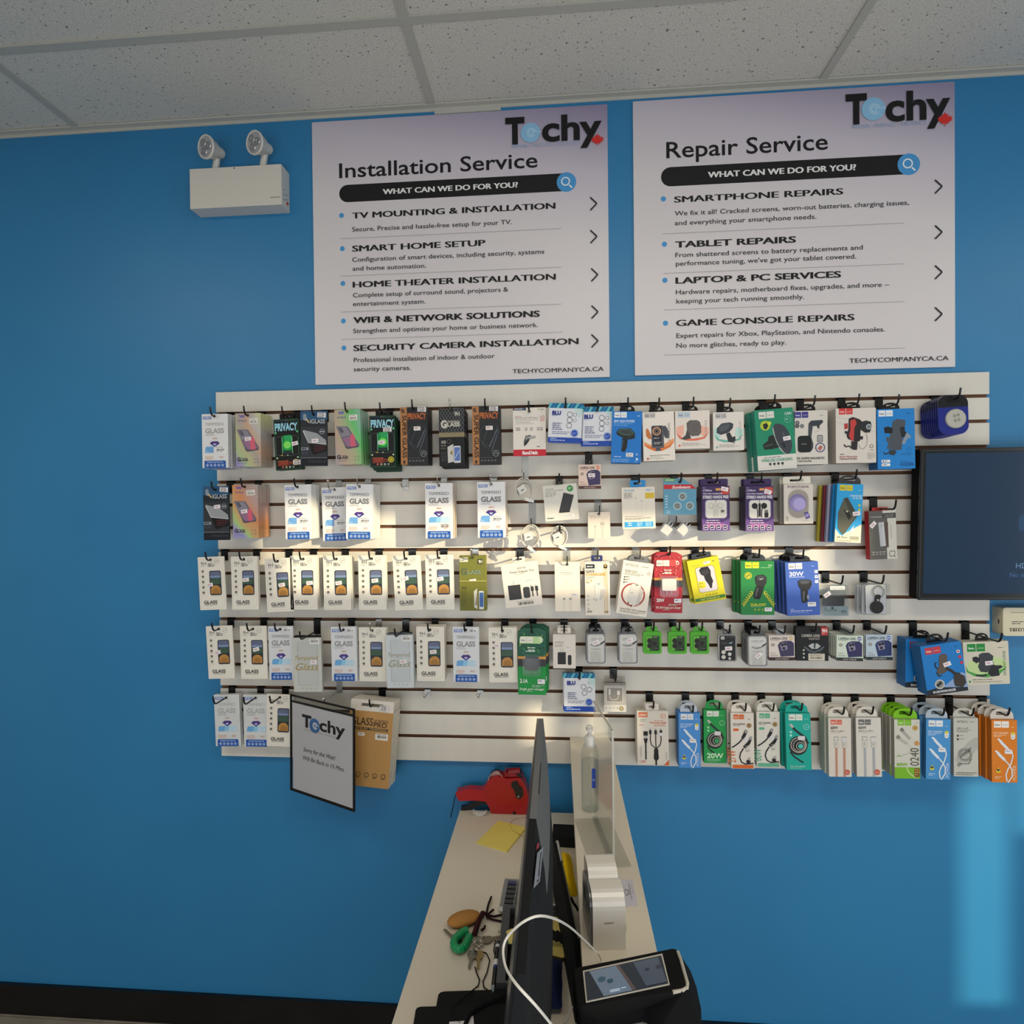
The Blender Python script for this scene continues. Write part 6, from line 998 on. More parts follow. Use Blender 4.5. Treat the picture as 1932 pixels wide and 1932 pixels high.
for cx, cy, kd, lb in ((989, 903, 's', 'chrome hook holding the upper coiled cable'), (1003, 990, 'c', 'clear grey hook holding the lower coiled cable'), (1056, 1002, 'b', 'black hook holding the coiled cable under wallet finder')):
    p = at(cx, cy, -.07); hook(p.x, p.z, .085, kd, lb, tip=.02)
# two white charger cubes
p = at(1274, 990, -.05); hook(p.x, p.z, .06, 'c', 'clear grey hook holding two white charger cubes')
for cx, lab in ((1257.5, 'white charger cube nearer the cable box with blue tab'), (1289, 'white charger cube nearer the purple earphone box')):
    c = at(cx, 1000, -.06); root = tag(empty('charger_cube', c, (0, math.radians(45 if cx > 1270 else 38), 0)), lab, 'charger', 'white charger cubes')
    m = MB(); m.box((-.0145, 0, -.0145), (.0145, .028, .0145), 'g:e0dacf'); bevel(m.build('body', root), .002); m = MB(); m.box((-.006, .005, .0145), (-.0045, .012, .028), 'm:b8b8b4'); m.box((.0045, .005, .0145), (.006, .012, .028), 'm:b8b8b4'); m.build('plug_pins', root)
    m = MB(); m.prism([(-.021, -.02), (.02, -.02), (.021, .021), (-.02, .02)], -.0016, -.0012, 'x:eceeee'); m.build('clear_bag', root)
# bag with a black mount
d = .075; P = at(1576, 1104, -d); k = px(1576, 1104, 1, d)
root = tag(empty('earbud_case_bag', (P.x, -d, P.z), (0, math.radians(-.6), 0)), 'clear bag with black earbud case cover beside the 30W boxes', 'earbud case')
W, H = 50*k, 61*k
m = MB(); m.prism(rr(-W/2, -H, W/2, 0, .002), .0, .0008, 'x:d4dadc'); m.prism(rr(-W/2, -H, W/2, 0, .002), .016, .0168, 'x:d4dadc'); A = Art(m, -W/2, 0, W, H, -.0002); A.rr(.3, .03, .86, .15, .02, 'e4e4e0'); A.t(.58, .12, .05, 'Unique Design', '77776f', w=.46, al='C'); m.build('clear_bag', root)
m = MB(); m.prism(rr(-W*.42, -H*.72, W*.35, -H*.36, .008), .003, .015, 'g:202124', smooth=True); A = Art(m, -W/2, 0, W, H, .003); A.r(.1, .46, .84, .47, '0e0e10'); m.build('case_cover', root)
m = MB(); m.prism(rr(-W*.47, -H*.98, W*.47, -H*.68, .004), .0012, .002, '9fb0b8'); A = Art(m, -W/2, 0, W, H, .0012); A.t(.05, .84, .1, 'Airpods', '3a4448', w=.5, sh=.2); A.lines(.08, .72, .14, 1, .05, '3a4448'); A.o(.8, .85, .09, .05, '2a3034', 14, .5); A.c(.38, .74, .05, '23282c'); m.build('card_insert', root)
sticker('p', root, -W*.32, -H*.3, -35)
p = at(1574, 1098, -.06); hook(p.x, p.z, .105, 'b', 'black hook holding the bag with black earbud case')
# bagged key rings
d = .08; P = at(1656, 1101, -d); k = px(1656, 1101, 1, d); W, H = 47*k, 62*k
def keybag(i, loc, lab, grp):
    r = tag(empty('key_ring_bag', loc, (0, math.radians((-1.5, 2, -3, 1)[i % 4]), 0)), lab, 'key ring', grp)
    if 'kb' not in MESH:
        m = MB(); m.prism(rr(-W/2, -H, W/2, 0, .006), 0, .0006, 'x:dfe3e6'); m2 = MB(); m2.prism(rr(-W*.46, -H*.98, W*.36, -H*.04, .006), .006, .0066, 'dcdcde')
        m3 = MB(); m3.tube([(W*.07+.0155*math.cos(a), .003, -H*.26+.0165*math.sin(a)) for a in [2*math.pi*j/24 for j in range(24)]], .0016, 'm:b9b4a6', 7, True)
        m4 = MB(); m4.prism([(-W*.13, -H*.56), (W*.05, -H*.60), (W*.13, -H*.4), (W*.07, -H*.36), (-W*.06, -H*.36), (-W*.1, -H*.4)], .0012, .0048, 'g:1d1c1c'); m4.prism(circ(-W*.05, -H*.76, .0185, 26), .0008, .0052, 'g:1d1c1c'); m4.prism(circ(-W*.01, -H*.53, .0034, 12), .0, .0012, 'm:c9c4ae')
        MESH['kb'] = (m.mesh('clear_bag'), m2.mesh('backing_card'), m3.mesh('metal_ring'), m4.mesh('leather_holder'))
    for nm, me in zip(('clear_bag', 'backing_card', 'metal_ring', 'leather_holder'), MESH['kb']): link(nm, me, r)
keybag(0, (P.x, -d, P.z), 'front bagged key ring with round black holder, below the television', 'bagged key rings')
for i in range(1, 5): keybag(i, (P.x-.0022*i, -d+.0115*i, P.z-.0015*i), 'bagged key ring tucked behind the front one below the television', 'bagged key rings behind the front one')
p = at(1652, 1100, -.07); hook(p.x, p.z+.003, .105, 'b', 'black hook holding the bagged key rings')

# sign sleeve
def warp(m, q):                    # bends a flat drawing made on the unit square (x right, z up) onto four corners: BL, BR, TR, TL
    a, b, c, d = [Vector(p) for p in q]; nn = (b-a).cross(d-a).normalized()
    m.v = [tuple(((a*(1-x)+b*x)*(1-z)+(d*(1-x)+c*x)*z)-nn*y) for x, y, z in m.v]; return m
tl, tr, bl = at(547.5, 1309, -.065), at(669.5, 1320, -.18), at(550, 1491.5, -.065); br = at(667, 1515, -.18)
W = math.hypot(tr.x-tl.x, tr.y-tl.y); H = (tl.z-bl.z+tr.z-br.z)/2; yw = math.atan2(tr.y-tl.y, tr.x-tl.x)
root = tag(empty('sign_sleeve', tl, (0, math.radians(1.0), yw)), 'black edged clear sleeve holding a Sorry for the Wait notice on the bottom row', 'sign')
m = MB(); m.ringplate(rr(0, -H, W, 0, .002, 2), rr(.008, -H+.008, W-.008, -.006, .001, 2), -.0012, .0012, 'g:0f0f12'); m.box((.006, -.0012, -.0245), (W-.006, .0012, -.0185), 'g:0f0f12'); m.build('frame', root)
m = MB(); m.box((.004, -.0011, -H+.004), (W-.004, -.0008, -.004), 'x:e6e8ea'); m.build('clear_pocket', root)
m = MB(); m.box((.013, -.0004, -H+.009), (W-.009, .0004, -.026), 'd9d6d8'); A = Art(m, 0, 0, W, H, -.0004, 2e-5)
techy(A, (.195, .345), .297, .118, (.395, .266), .083, .47, .86, (0, 0), (.235, .335), .73, '3f74b4', False)
A.t(.215, .553, .043, 'Sorry for the Wait!', '1c1c20', w=.5, sh=.22, b=.012); A.t(.21, .64, .043, 'Will Be Back in 15 Mins.', '1c1c20', w=.64, sh=.22, b=.012); m.build('notice_paper', root)
p = at(615, 1322, -.115); hook(p.x, p.z, .125, 's', 'chrome hook holding the sign sleeve', drop=.03, tip=.012)
# ------------------------------------------------------------------ reception counter
DZ, DY = .787, -.03; LZ = at(1074, 1390, 0).z; XL = at(868, 1535, DY).x; XA, XB = at(1075, 1392, -.002).x, at(1150, 1390, -.002).x
root = tag(empty('reception_desk', ((XL+XA)/2, -.7, 0)), 'white reception desk top running out from the blue wall', 'desk')
O = Vector(root.location); loc = lambda p: Vector(p)-O
def cbox(n, a, b, k, bv=.0015): m = MB(); m.box(loc(a), loc(b), k); o = m.build(n, root); bevel(o, bv); return o
cbox('worktop', (XL, -1.5, DZ-.03), (XA+.011, DY, DZ), 'g:d3c9b8'); cbox('end_panel', (XL+.01, -1.48, 0), (XL+.03, DY-.02, DZ-.0305), 'g:d3c9b8')
root = tag(empty('counter_ledge', ((XA+XB)/2, -.7, 0)), 'narrow raised white ledge butting against the slatwall beside the desk', 'counter'); O = Vector(root.location)
cbox('ledge', (XA, -1.28, LZ-.028), (XB, -.002, LZ), 'g:d3c9b8')
cbox('riser_panel', (XA+.012, -1.5, 0), (XB-.01, DY, LZ-.0285), 'g:d3c9b8')

# price gun
Yg = -.05
def G(u, v, y=Yg): p = at(850+u*160/1932, 1420+v*160/1932, y); return (p.x, p.z)
g0 = at(960, 1541, Yg); root = tag(empty('price_gun', (g0.x, Yg, DZ)), 'red price label gun standing on the counter against the wall', 'price gun'); O = root.location
def gl(pts): return [(G(u, v)[0]-O.x, max(0.0005, G(u, v)[1]-O.z)) for u, v in pts]
m = MB(); m.prism(gl([(950, 1470), (1700, 1420), (1745, 1330), (1770, 1100), (1765, 950), (1700, 740), (1590, 580), (1270, 600), (1180, 570), (1060, 545), (940, 575), (850, 660), (780, 790), (750, 850), (760, 1060), (820, 1150), (890, 1270), (920, 1380)]), 0, .045, 'g:a3191a', smooth=False); bevel(m.build('body', root), .004, 2)
m = MB(); m.prism(gl([(175, 1130), (115, 1000), (110, 930), (400, 865), (600, 880), (700, 885), (760, 830), (800, 1000), (830, 1150), (600, 1125), (400, 1128)]), .008, .038, 'g:ae1c1e'); bevel(m.build('handle', root), .008, 3)
m = MB(); m.prism(gl([(215, 1395), (225, 1300), (330, 1290), (560, 1150), (640, 1125), (820, 1150), (870, 1240), (700, 1230), (500, 1330), (330, 1400), (280, 1465)]), .014, .032, 'g:17171a'); m.build('trigger', root)
m = MB(); m.prism(gl([(1380, 690), (1440, 650), (1520, 640), (1560, 740), (1640, 800), (1660, 960), (1610, 1030), (1540, 1045), (1490, 1000), (1460, 870), (1390, 760)]), -.003, .001, 'g:17171b'); m.prism(gl([(1420, 1345), (1480, 1340), (1485, 1400), (1425, 1405)]), -.001, .001, '0c0c0e'); m.prism(gl([(1520, 980), (1570, 970), (1570, 1010), (1530, 1015)]), -.0034, -.0029, '8a8a80'); m.build('black_insert', root)
m = MB(); cc = gl([(1030, 640)])[0]; rr_ = .022
m.lathe([(rr_, 0), (rr_, .03)], 'x:c98a8c', (cc[0], .038, cc[1]), 26, Matrix.Rotation(math.pi/2, 4, 'X')); m.lathe([(rr_*.75, 0), (rr_*.75, .022)], 'd8d0cc', (cc[0], .034, cc[1]), 24, Matrix.Rotation(math.pi/2, 4, 'X'))
m.tube([(cc[0]+(rr_+.001)*math.cos(math.radians(a)), .004, cc[1]+(rr_+.001)*math.sin(math.radians(a))) for a in range(10, 200, 12)], .0012, 'g:c4a8a4', 6); m.build('label_roll', root)
m = MB(); m.prism(gl([(1230, 570), (1225, 470), (1260, 440), (1280, 520), (1300, 480), (1560, 470), (1640, 560), (1400, 575)]), .006, .04, 'g:8f1a24'); m.prism(gl([(1480, 500), (1580, 485), (1650, 580), (1560, 575)]), .004, .042, 'g:17171a'); m.build('top_latch', root)
m = MB(); q = gl([(110, 980), (70, 1120), (40, 1300), (25, 1480), (20, 1600)]); m.tube([(a, .02-.006*i, b) for i, (a, b) in enumerate(q[:4])]+[(q[4][0], -.012, q[4][1]-.01)], .0015, 'r:0e0e10', 6); m.build('wrist_strap', root)
# label roll backing curl
c = on(905, 1536, DZ); m = MB(); q = range(190, 351, 16); m.prism([(.022*math.cos(math.radians(a)), .0125+.012*math.sin(math.radians(a))) for a in q]+[(.021*math.cos(math.radians(a)), .0125+.011*math.sin(math.radians(a))) for a in reversed(q)], -.012, .010, 'e4e2e0')
tag(m.build('label_strip', None, c), 'short curl of white label tape below the price gun trigger', 'label tape')

# sticky notes
def flatq(name, pix, z, k, lab, cat, th=.0008, draw=None, lift=None, parent=None):
    P = [on(a, b, z) for a, b in pix]; m = MB(); n = len(P); c = sum(P, Vector())/n
    up_ = [Vector((p.x, p.y, z+th+(lift[i] if lift else 0))) for i, p in enumerate(P)]
    vs = [p-Vector((c.x, c.y, z)) for p in P]+[p-Vector((c.x, c.y, z)) for p in up_]
    m.add(vs, [tuple(range(n-1, -1, -1)), tuple(range(n, 2*n))]+[(i, (i+1) % n, n+(i+1) % n, n+i) for i in range(n)], k)
    if draw and n == 4:
        t = MB(); A = Art(t, 0, 1, 1, 1, 0, 8e-5); draw(A); warp(t, [q-Vector((c.x, c.y, z)) for q in up_])
        b = len(m.v); m.v += t.v
        for f, i, sm in zip(t.f, t.m, t.sm): m.f.append([b+q for q in f]); m.m.append(m.mi(t.k[i])); m.sm.append(sm)
    o = m.build(name, parent, (c.x, c.y, z))
    if not parent: tag(o, lab, cat)
    return o
flatq('sticky_note', [(897, 1591), (956.5, 1608.5), (992, 1566), (940.5, 1549)], DZ, 'e2cf6a', 'yellow sticky note with faint writing on the counter by the price gun', 'sticky note', draw=lambda A: (A.lines(.2, .42, .5, 1, .04, '9a8c48'), A.lines(.1, .66, .5, 1, .05, '8a7c40')), lift=[0, .004, .008, .001])
P = [on(x, y, DZ+z) for x, y, z in ((1003, 1544, .004), (985, 1542, .004), (968, 1546, .004), (961, 1556, .004), (968, 1568, .006), (985, 1577, .011), (1004, 1582, .006))]
m = MB(); m.tube([p-P[0] for p in P], .0014, 'x:cfcabc', 6); tag(m.build('thin_cable', None, P[0]), 'thin clear cable looped over the sticky note', 'cable')

# all-in-one computer, seen edge on
ZT_ = EYE.z-.42; Yf, Yn = -.738, -1.37; x0 = at(1013.5, 1358, Yf).x
root = tag(empty('computer_monitor', (x0, (Yf+Yn)/2, DZ)), 'tall dark computer monitor seen edge on, standing on the counter', 'monitor'); O = root.location
ht = ZT_-DZ; yn, yf = Yn-O.y, Yf-O.y
def sect(b): return [(-.045, .16), (.012+.008*b, .16), (.0125+.017*b, .26), (.0125+.019*b, .40), (.0118+.012*b, ht-.07), (.0112, ht), (.0022, ht)]
def bulge(s): return max(0, 1-abs(2*s-.75)**2.2) if s < .9 else 0
def loft(m, s0, s1, n, k, f_, cap=True):
    R_ = [(yf+(yn-yf)*(s0+(s1-s0)*i/n), f_(s0+(s1-s0)*i/n)) for i in range(n+1)]; q = len(R_[0][1]); vs = [(x, y, z) for y, o in R_ for x, z in o]
    m.add(vs, [(i*q+j, i*q+(j+1) % q, (i+1)*q+(j+1) % q, (i+1)*q+j) for i in range(n) for j in range(q)], k)
    m.add(vs[:q], [tuple(range(q))], k); m.add(vs[-q:], [tuple(range(q-1, -1, -1))], k)
m = MB(); loft(m, 0, 1, 16, 'r:17181b', lambda s: sect(bulge(s))); m.build('housing', root)
m = MB(); m.prism([(-.0485, .158), (-.0452, .158), (.002, ht+.0006), (-.0006, ht+.0006)], yn-.002, yf+.002, 'g:0a0b0d'); m.build('screen', root)
m = MB(); loft(m, -.001, .585, 10, 'r:66686a', lambda s: [(.0024, ht-.001), (.0110, ht-.001), (.0118+.012*bulge(s)+.0002, ht-.07), (.0121+.014*bulge(s)+.0002, ht-.10), (.0121+.014*bulge(s)+.0010, ht-.10), (.0118+.012*bulge(s)+.0010, ht-.07), (.0120, ht+.0008), (.0024, ht+.0008)]); m.build('rear_cover', root)
m = MB()

for xx, zz in ((.0125, ht+.0002), (.0205, ht-.061)): m.box((xx-.0005, yf-.30, zz-.001), (xx+.0012, yf-.20, zz+.001), '141414')
m.build('vent_slots', root)
P0, N = Vector((x0+.0125, 0, ZT_)), Vector((.07, 0, .0095)).normalized()
def hit(a, b): d = ray(a, b); return EYE+d*((P0-EYE).dot(N)/d.dot(N))
t = MB(); A = Art(t, 0, 1, 1, 1, 0, 1e-4); A.p([(0, .06), (1, 0), (1, .94), (0, 1)], '8e8f93'); A.t(.75, .9, .56*.711*.8, 'Lenovo', '141416', w=.78, rot=90, b=.045) 
q = [hit(*p) for p in ((1004.5, 1677), (1016, 1668), (1023.5, 1597), (1012, 1606))]; warp(t, [p-O+N*.0012 for p in q]); t.build('maker_plate', root)
t = MB(); q = [hit(*p) for p in ((1010, 1603), (1014.5, 1600), (1016, 1590), (1012, 1592))]; t.add([p-O+N*.0012 for p in q], [(0, 1, 2, 3)], 'b02430'); t.build('red_sticker', root)
m = MB(); m.box((-.03, -.12, .008), (.02, .12, .17), 'g:111215'); m.build('stand_neck', root); m = MB(); m.prism(rr(-.12, -.14, .07, .14, .02), -.008, 0, 'g:101114', M=Matrix.Rotation(-math.pi/2, 4, 'X')); m.build('stand_base', root)

# tablet leaning by the riser
a, b = on(1047, 1581, .935), on(1092, 1800, .93); root = tag(empty('tablet', ((a.x+b.x)/2, (a.y+b.y)/2, DZ), (0, 0, math.atan2(b.y-a.y, b.x-a.x)+math.pi/2)), 'black tablet with chrome rim standing on edge between monitor and ledge', 'tablet')
L = math.hypot(a.x-b.x, a.y-b.y)/2; Mx = Matrix.Rotation(math.pi/2, 4, 'Z'); hh = .935-DZ
m = MB(); m.prism(rr(-L, .001, L, hh, .024, 6), -.006, .006, 'r:0b0c0e', M=Mx, smooth=True); m.build('body', root)
m = MB(); m.tube([Mx @ Vector((L-.024+.0245*math.cos(math.radians(t)), -.004, hh-.024+.0245*math.sin(math.radians(t)))) for t in range(0, 95, 10)]+[Mx @ Vector((L-.10, -.004, hh+.0005))], .0035, 'm:c4c2bc', 8); m.tube([Mx @ Vector((L-.10, -.0045, hh+.0005)), Mx @ Vector((-L+.03, -.0045, hh+.0005))], .0016, 'm:6a6862', 6); m.build('chrome_rim', root)
m = MB(); m.box((.0062, -L+.012, .012), (.0068, L-.012, hh-.012), 'g:050608'); m.build('screen', root)

# things lying between monitor and ledge
def boxon(name, px0, py0, w, dp, h, k, rz, lab, cat, z=DZ, bv=.002, kids=None):
    p = on(px0, py0, z); r = tag(empty(name, (p.x, p.y, z), (0, 0, math.radians(rz))), lab, cat) if kids else None
    m = MB(); m.box((-w/2, -dp/2, 0), (w/2, dp/2, h), k)
    if kids: bevel(m.build('body', r), bv); kids(r); return r
    o = m.build(name, None, (p.x, p.y, z), (0, 0, math.radians(rz))); bevel(o, bv); return tag(o, lab, cat)
boxon('storage_box', 1066, 1588, .07, .06, .035, 'r:141619', -2, 'small black box on the counter beside the ledge', 'box')
R = random.Random(3)
def cloth(name, pix, z, k, lab, cat, amp=.012, n=9, hgt=.02):
    a, b, c, d = [on(x, y, z) for x, y in pix]; m = MB(); O = (a+c)/2; vs = []
    for j in range(n):
        for i in range(n):
            u, v = i/(n-1), j/(n-1); e = min(u, 1-u, v, 1-v)*4; p = (a*(1-u)+b*u)*(1-v)+(d*(1-u)+c*u)*v
            vs.append((p.x-O.x+R.uniform(-.002, .002), p.y-O.y+R.uniform(-.002, .002), .001+min(1, e)*(hgt+amp*math.sin(5*u+7*v)*math.cos(4*v-3*u)+R.uniform(-.003, .003))))
    m.add(vs, [(j*n+i, j*n+i+1, (j+1)*n+i+1, (j+1)*n+i) for j in range(n-1) for i in range(n-1)], k, True); o = m.build(name, None, (O.x, O.y, z)); s = o.modifiers.new('smooth', 'SUBSURF'); s.levels = s.render_levels = 2; return tag(o, lab, cat)
cloth('cleaning_cloth', [(1030, 1690), (1090, 1692), (1076, 1612), (1040, 1606)], DZ, 'r:e2bd08', 'crumpled bright yellow cloth between the monitor and the ledge', 'cloth', .008, 9, .026)
def frame_kid(r): m = MB(); m.box((-.0265, -.0265, .012), (.0265, .0265, .0135), 'd0ccc0'); m.box((-.02, -.022, .0136), (.02, .02, .0142), '77776a'); m.build('label', r)
boxon('power_adapter', 1044, 1704, .056, .06, .0125, 'g:3a3c3c', -3, 'small grey adapter with white framed label behind the monitor', 'adapter', kids=frame_kid)
flatq('paper_folder', [(1015, 1796), (1062, 1808), (1096, 1786), (1075, 1736), (1020, 1726)], DZ+.012, 'cdb866', 'tan yellow paper folder under the black ribbed plug', 'folder', .002)
boxon('document_tray', 1040, 1800, .05, .24, .011, 'g:26282c', -3, 'dark grey tray under the tan folder behind the monitor', 'tray')
cloth('navy_pouch', [(1000, 1905), (1062, 1905), (1060, 1815), (1014, 1800)], DZ+.014, 'r:101a3e', 'navy blue cloth pouch on the counter in front of the folder', 'pouch', .006, 7, .014)
P = [on(x, y, DZ+z) for x, y, z in ((1022, 1762, .035), (1030, 1763, .038), (1040, 1764, .04), (1050, 1766, .04), (1060, 1769, .038), (1070, 1776, .034), (1076, 1786, .03), (1079, 1798, .026))]
root = tag(empty('power_plug', P[3]), 'black ribbed plug on a thick cord lying over the tan folder', 'power cord')
m = MB(); Q = []; 
for i in range(5):
    for f_ in (0, .25, .5, .75): Q.append(P[i].lerp(P[i+1], f_)-P[3])
m.tube(Q, [.011 if (i % 4) < 2 else .0085 for i in range(len(Q))], 'r:0c0c0d', 10); m.build('ribbed_plug', root); m = MB(); m.tube([p-P[3] for p in P[5:]], .0045, 'r:0c0c0d', 8); m.build('cord', root)
P = [on(x, y, z) for x, y, z in ((1077, 1693, .87), (1082, 1704, .86), (1088, 1712, .83), (1090, 1717, .81))]; m = MB(); m.tube([p-P[0] for p in P], .003, 'r:0b0b0c', 7); tag(m.build('usb_cable', None, P[0]), 'short black cord plugged into the tablet edge', 'cord')

# keyboard-side tray, calculator, pen
a, b = on(962, 1722, DZ), on(951, 1872, DZ)
root = tag(empty('pen_tray', ((a.x+b.x)/2, (a.y+b.y)/2, DZ), (0, 0, math.atan2(b.y-a.y, b.x-a.x)+math.pi/2)), 'long dark grey desk tray on the counter beside the monitor', 'tray'); L = (a-b).length/2
m = MB(); W = .036; x1 = .058
m.box((-.016, -L, 0), (x1, L, .004), 'g:3d3f42')
for bb in (((-.016, -L, .004), (.002, L, .019)), ((x1-.004, -L, .004), (x1, L, .019)), ((.002, -L, .004), (x1-.004, -L+.006, .019)), ((.002, L-.012, .004), (x1-.004, L, .019)), ((.002, -.002, .004), (x1-.004, .004, .017))): m.box(bb[0], bb[1], 'g:3f4144')
m.build('body', root); m = MB(); m.box((.0022, -L+.0062, .0042), (x1-.0042, L-.0122, .005), 'r:17181a'); m.build('liner', root)
flatq('sticky_pad', [(960, 1781), (979, 1781), (980, 1766), (966, 1754), (955, 1759)], DZ+.02, 'd6c272', 'pale yellow note lying on the dark desk tray', 'sticky note', .003)
flatq('green_card', [(958, 1781), (973, 1779), (974, 1767), (959, 1764)], DZ+.0196, '4a8a54', 'small green card under the yellow note on the tray', 'card', .0003)
def keys_(r):
    m = MB(); m.box((-.048, -.048, .0105), (.048, .055, .012), 'g:77787a'); m.build('face_plate', r)
    for j in range(5):
        for i in range(3):
            q = MB(); q.box((-.038+.026*i, .030-.018*j, .012), (-.016+.026*i, .043-.018*j, .0155), 'g:2a2a55' if j == 0 else 'g:24262c'); q.build('key', r)
boxon('calculator', 984, 1695, .10, .118, .0105, 'g:b4b4b0', -2, 'silver calculator with dark keys half hidden behind the monitor', 'calculator', bv=.004, kids=keys_)
a, b = on(940, 1776, DZ+.006), on(930, 1873, DZ+.006); root = tag(empty('pen', (a+b)/2), 'black ballpoint pen with white lettering lying beside the desk tray', 'pen'); c = (a+b)/2
m = MB(); m.tube([a-c, a.lerp(b, .08)-c, a.lerp(b, .9)-c], [.004, .0055, .005], 'g:141417', 10); m.build('barrel', root); m = MB(); m.tube([a.lerp(b, .9)-c, b-c], [.005, .0015], 'm:c4c2bc', 10); m.build('tip', root)
m = MB(); m.tube([a.lerp(b, .04)-c+Vector((-.006, 0, .006)), a.lerp(b, .25)-c+Vector((-.007, 0, .005)), a.lerp(b, .3)-c+Vector((-.004, 0, .003))], .0016, 'g:17171a', 6); m.build('clip', root)
m = MB(); m.tube([a.lerp(b, .1)-c, a.lerp(b, .16)-c], [.0057, .0057], 'e2e2e2', 10); m.tube([a.lerp(b, .40)-c, a.lerp(b, .52)-c], .0053, 'dcdcdc', 10); m.tube([a.lerp(b, .53)-c, a.lerp(b, .57)-c], .00535, '2a3a8a', 10); m.build('printed_band', root)

# keys with fob
c = on(872, 1738, DZ); root = tag(empty('key_bunch', c), 'bunch of keys with tan fob and green coil on the counter', 'keys')
m = MB(); Mf = Matrix.Rotation(math.radians(27), 4, 'Z'); m.blob(on(875, 1733, DZ+.012)-c, (.040, .024, .011), 'r:a8763e', 20, 10, Mf); m.build('tan_fob', root)
m = MB(); pth = [on(x, y, DZ+.012)-c for x, y in ((883, 1755), (876, 1757), (868, 1763), (858, 1772), (856, 1782), (861, 1790), (869, 1791), (877, 1785), (882, 1776), (886, 1766))]; Q = []
for i in range(len(pth)-1):
    for f_ in range(6): Q.append(pth[i].lerp(pth[i+1], f_/6))
m.tube(Q, [.0092 if i % 3 else .0072 for i in range(len(Q))], 'g:0f8a52', 10); m.build('green_coil', root)
m = MB(); R = random.Random(4)
for k_ in range(3): m.tube([on(x+R.uniform(-2, 2), y, DZ+.006+.004*k_)-c for x, y in ((912, 1722), (905, 1734), (899, 1748), (895, 1763))], .005, 'r:3a1418' if k_ != 1 else 'r:17120f', 8)
for tl_ in (((917, 1727), (921, 1708), (927, 1692)), ((918, 1728), (924, 1722), (931, 1716)), ((920, 1727), (932, 1729), (952, 1725)), ((918, 1730), (930, 1735), (950, 1739)), ((908, 1755), (914, 1751), (915, 1747))): m.tube([on(x, y, DZ+.006)-c for x, y in tl_], .0026, 'r:241012', 7)
m.build('braided_cord', root)
m = MB()
for x, y, r_ in ((895, 1772, .010), (904, 1781, .009), (908, 1772, .009), (899, 1786, .008)): q = on(x, y, DZ+.006)-c; m.tube([q+Vector((r_*math.cos(t*.35), r_*math.sin(t*.35), .002*math.sin(t))) for t in range(18)], .0013, 'm:b9b4a4', 6, True)
m.build('split_rings', root)
def key(pts, k): 
    a, b = [on(x, y, DZ+.004)-c for x, y in pts]; d = (b-a).normalized(); s_ = Vector((-d.y, d.x, 0)); m = MB(); L = (b-a).length; o2 = [a-s_*.009, a+d*.012-s_*.011, a+d*.022-s_*.006, a+d*.026-s_*.0035]
    for i in range(6): o2 += [a+d*(.028+i*(L-.03)/6)-s_*(.0035 if i % 2 else .0022)]
    o2 += [b-s_*.001, b+s_*.002, a+d*.024+s_*.0035, a+d*.02+s_*.008, a+d*.01+s_*.011, a+s_*.008]; n = len(o2)
    m.add(o2+[p+Vector((0, 0, .0022)) for p in o2], [tuple(range(n-1, -1, -1)), tuple(range(n, 2*n))]+[(i, (i+1) % n, n+(i+1) % n, n+i) for i in range(n)], k); m.build('key', root)
key(((893, 1795), (885, 1828)), 'm:8a8678'); key(((903, 1795), (902, 1829)), 'm:a08a5c'); key(((868, 1782), (838, 1754)), 'm:8f8a7a'); key(((910, 1776), (946, 1767)), 'm:8a8070')
P = [on(x, y, DZ+.003) for x, y in ((909, 1795), (918, 1799), (924, 1812), (919, 1834), (911, 1852), (913, 1863), (924, 1871), (938, 1881), (950, 1905), (958, 1920))]; m = MB(); m.tube([p-P[0] for p in P], .0013, 'r:120d0c', 6); tag(m.build('cord', None, P[0]), 'thin black cord curling beside the pen', 'cord')
P = [on(x, y, DZ+.003+.009*(i > 3)) for i, (x, y) in enumerate(((896, 1824), (899, 1835), (905, 1849), (902, 1860), (886, 1873), (866, 1888), (851, 1905), (858, 1920), (868, 1931)))]; m = MB(); m.tube([p-P[0] for p in P], .0013, 'r:120d0c', 6); tag(m.build('cord', None, P[0]), 'thin black cord running from the keys onto the black mats', 'cord')
c0 = on(941, 1759, DZ); m = MB(); m.blob((0, 0, .002), (.003, .003, .0022), 'b8b080', 8, 6); tag(m.build('crumb', None, c0), 'tiny tan crumb on the counter beside the tray', 'crumb')

# black mats and paper at the near end
def mat_(pix, z, lab, th=.006):
    P = [on(x, y, z) for x, y in pix]; c = sum(P, Vector())/len(P); n = len(P); m = MB(); o2 = [p-c for p in P]
    m.add(o2+[p+Vector((0, 0, th)) for p in o2], [tuple(range(n-1, -1, -1)), tuple(range(n, 2*n))]+[(i, (i+1) % n, n+(i+1) % n, n+i) for i in range(n)], 'r:151618'); tag(m.build('black_mat', None, c), lab, 'mat', 'black mats')
mat_([(822, 1910), (827, 1882), (831, 1878), (838, 1876), (925, 1873), (985, 1866), (990, 1940), (820, 1940)], DZ, 'upper black rounded mat touching the desk tray end')
mat_([(776, 1965), (784, 1912), (787, 1907), (794, 1905), (835, 1904), (1000, 1897), (1010, 1965)], DZ+.0062, 'lower black rounded mat with white paper on it')
flatq('paper_slip', [(845, 1950), (895, 1950), (893, 1917), (883, 1917), (882, 1926), (848, 1928)], DZ+.0126, 'd6d2d4', 'white paper slip lying on the lower black mat', 'paper', .0004)
P = [on(x, y, DZ+.016) for x, y in ((962, 1872), (940, 1884), (915, 1894), (897, 1904), (885, 1916), (878, 1932))]; m = MB(); m.tube([p-P[0] for p in P], .004, 'r:0a0a0b', 7); tag(m.build('cable', None, P[0]), 'thick black cable crossing the black mats', 'cable')

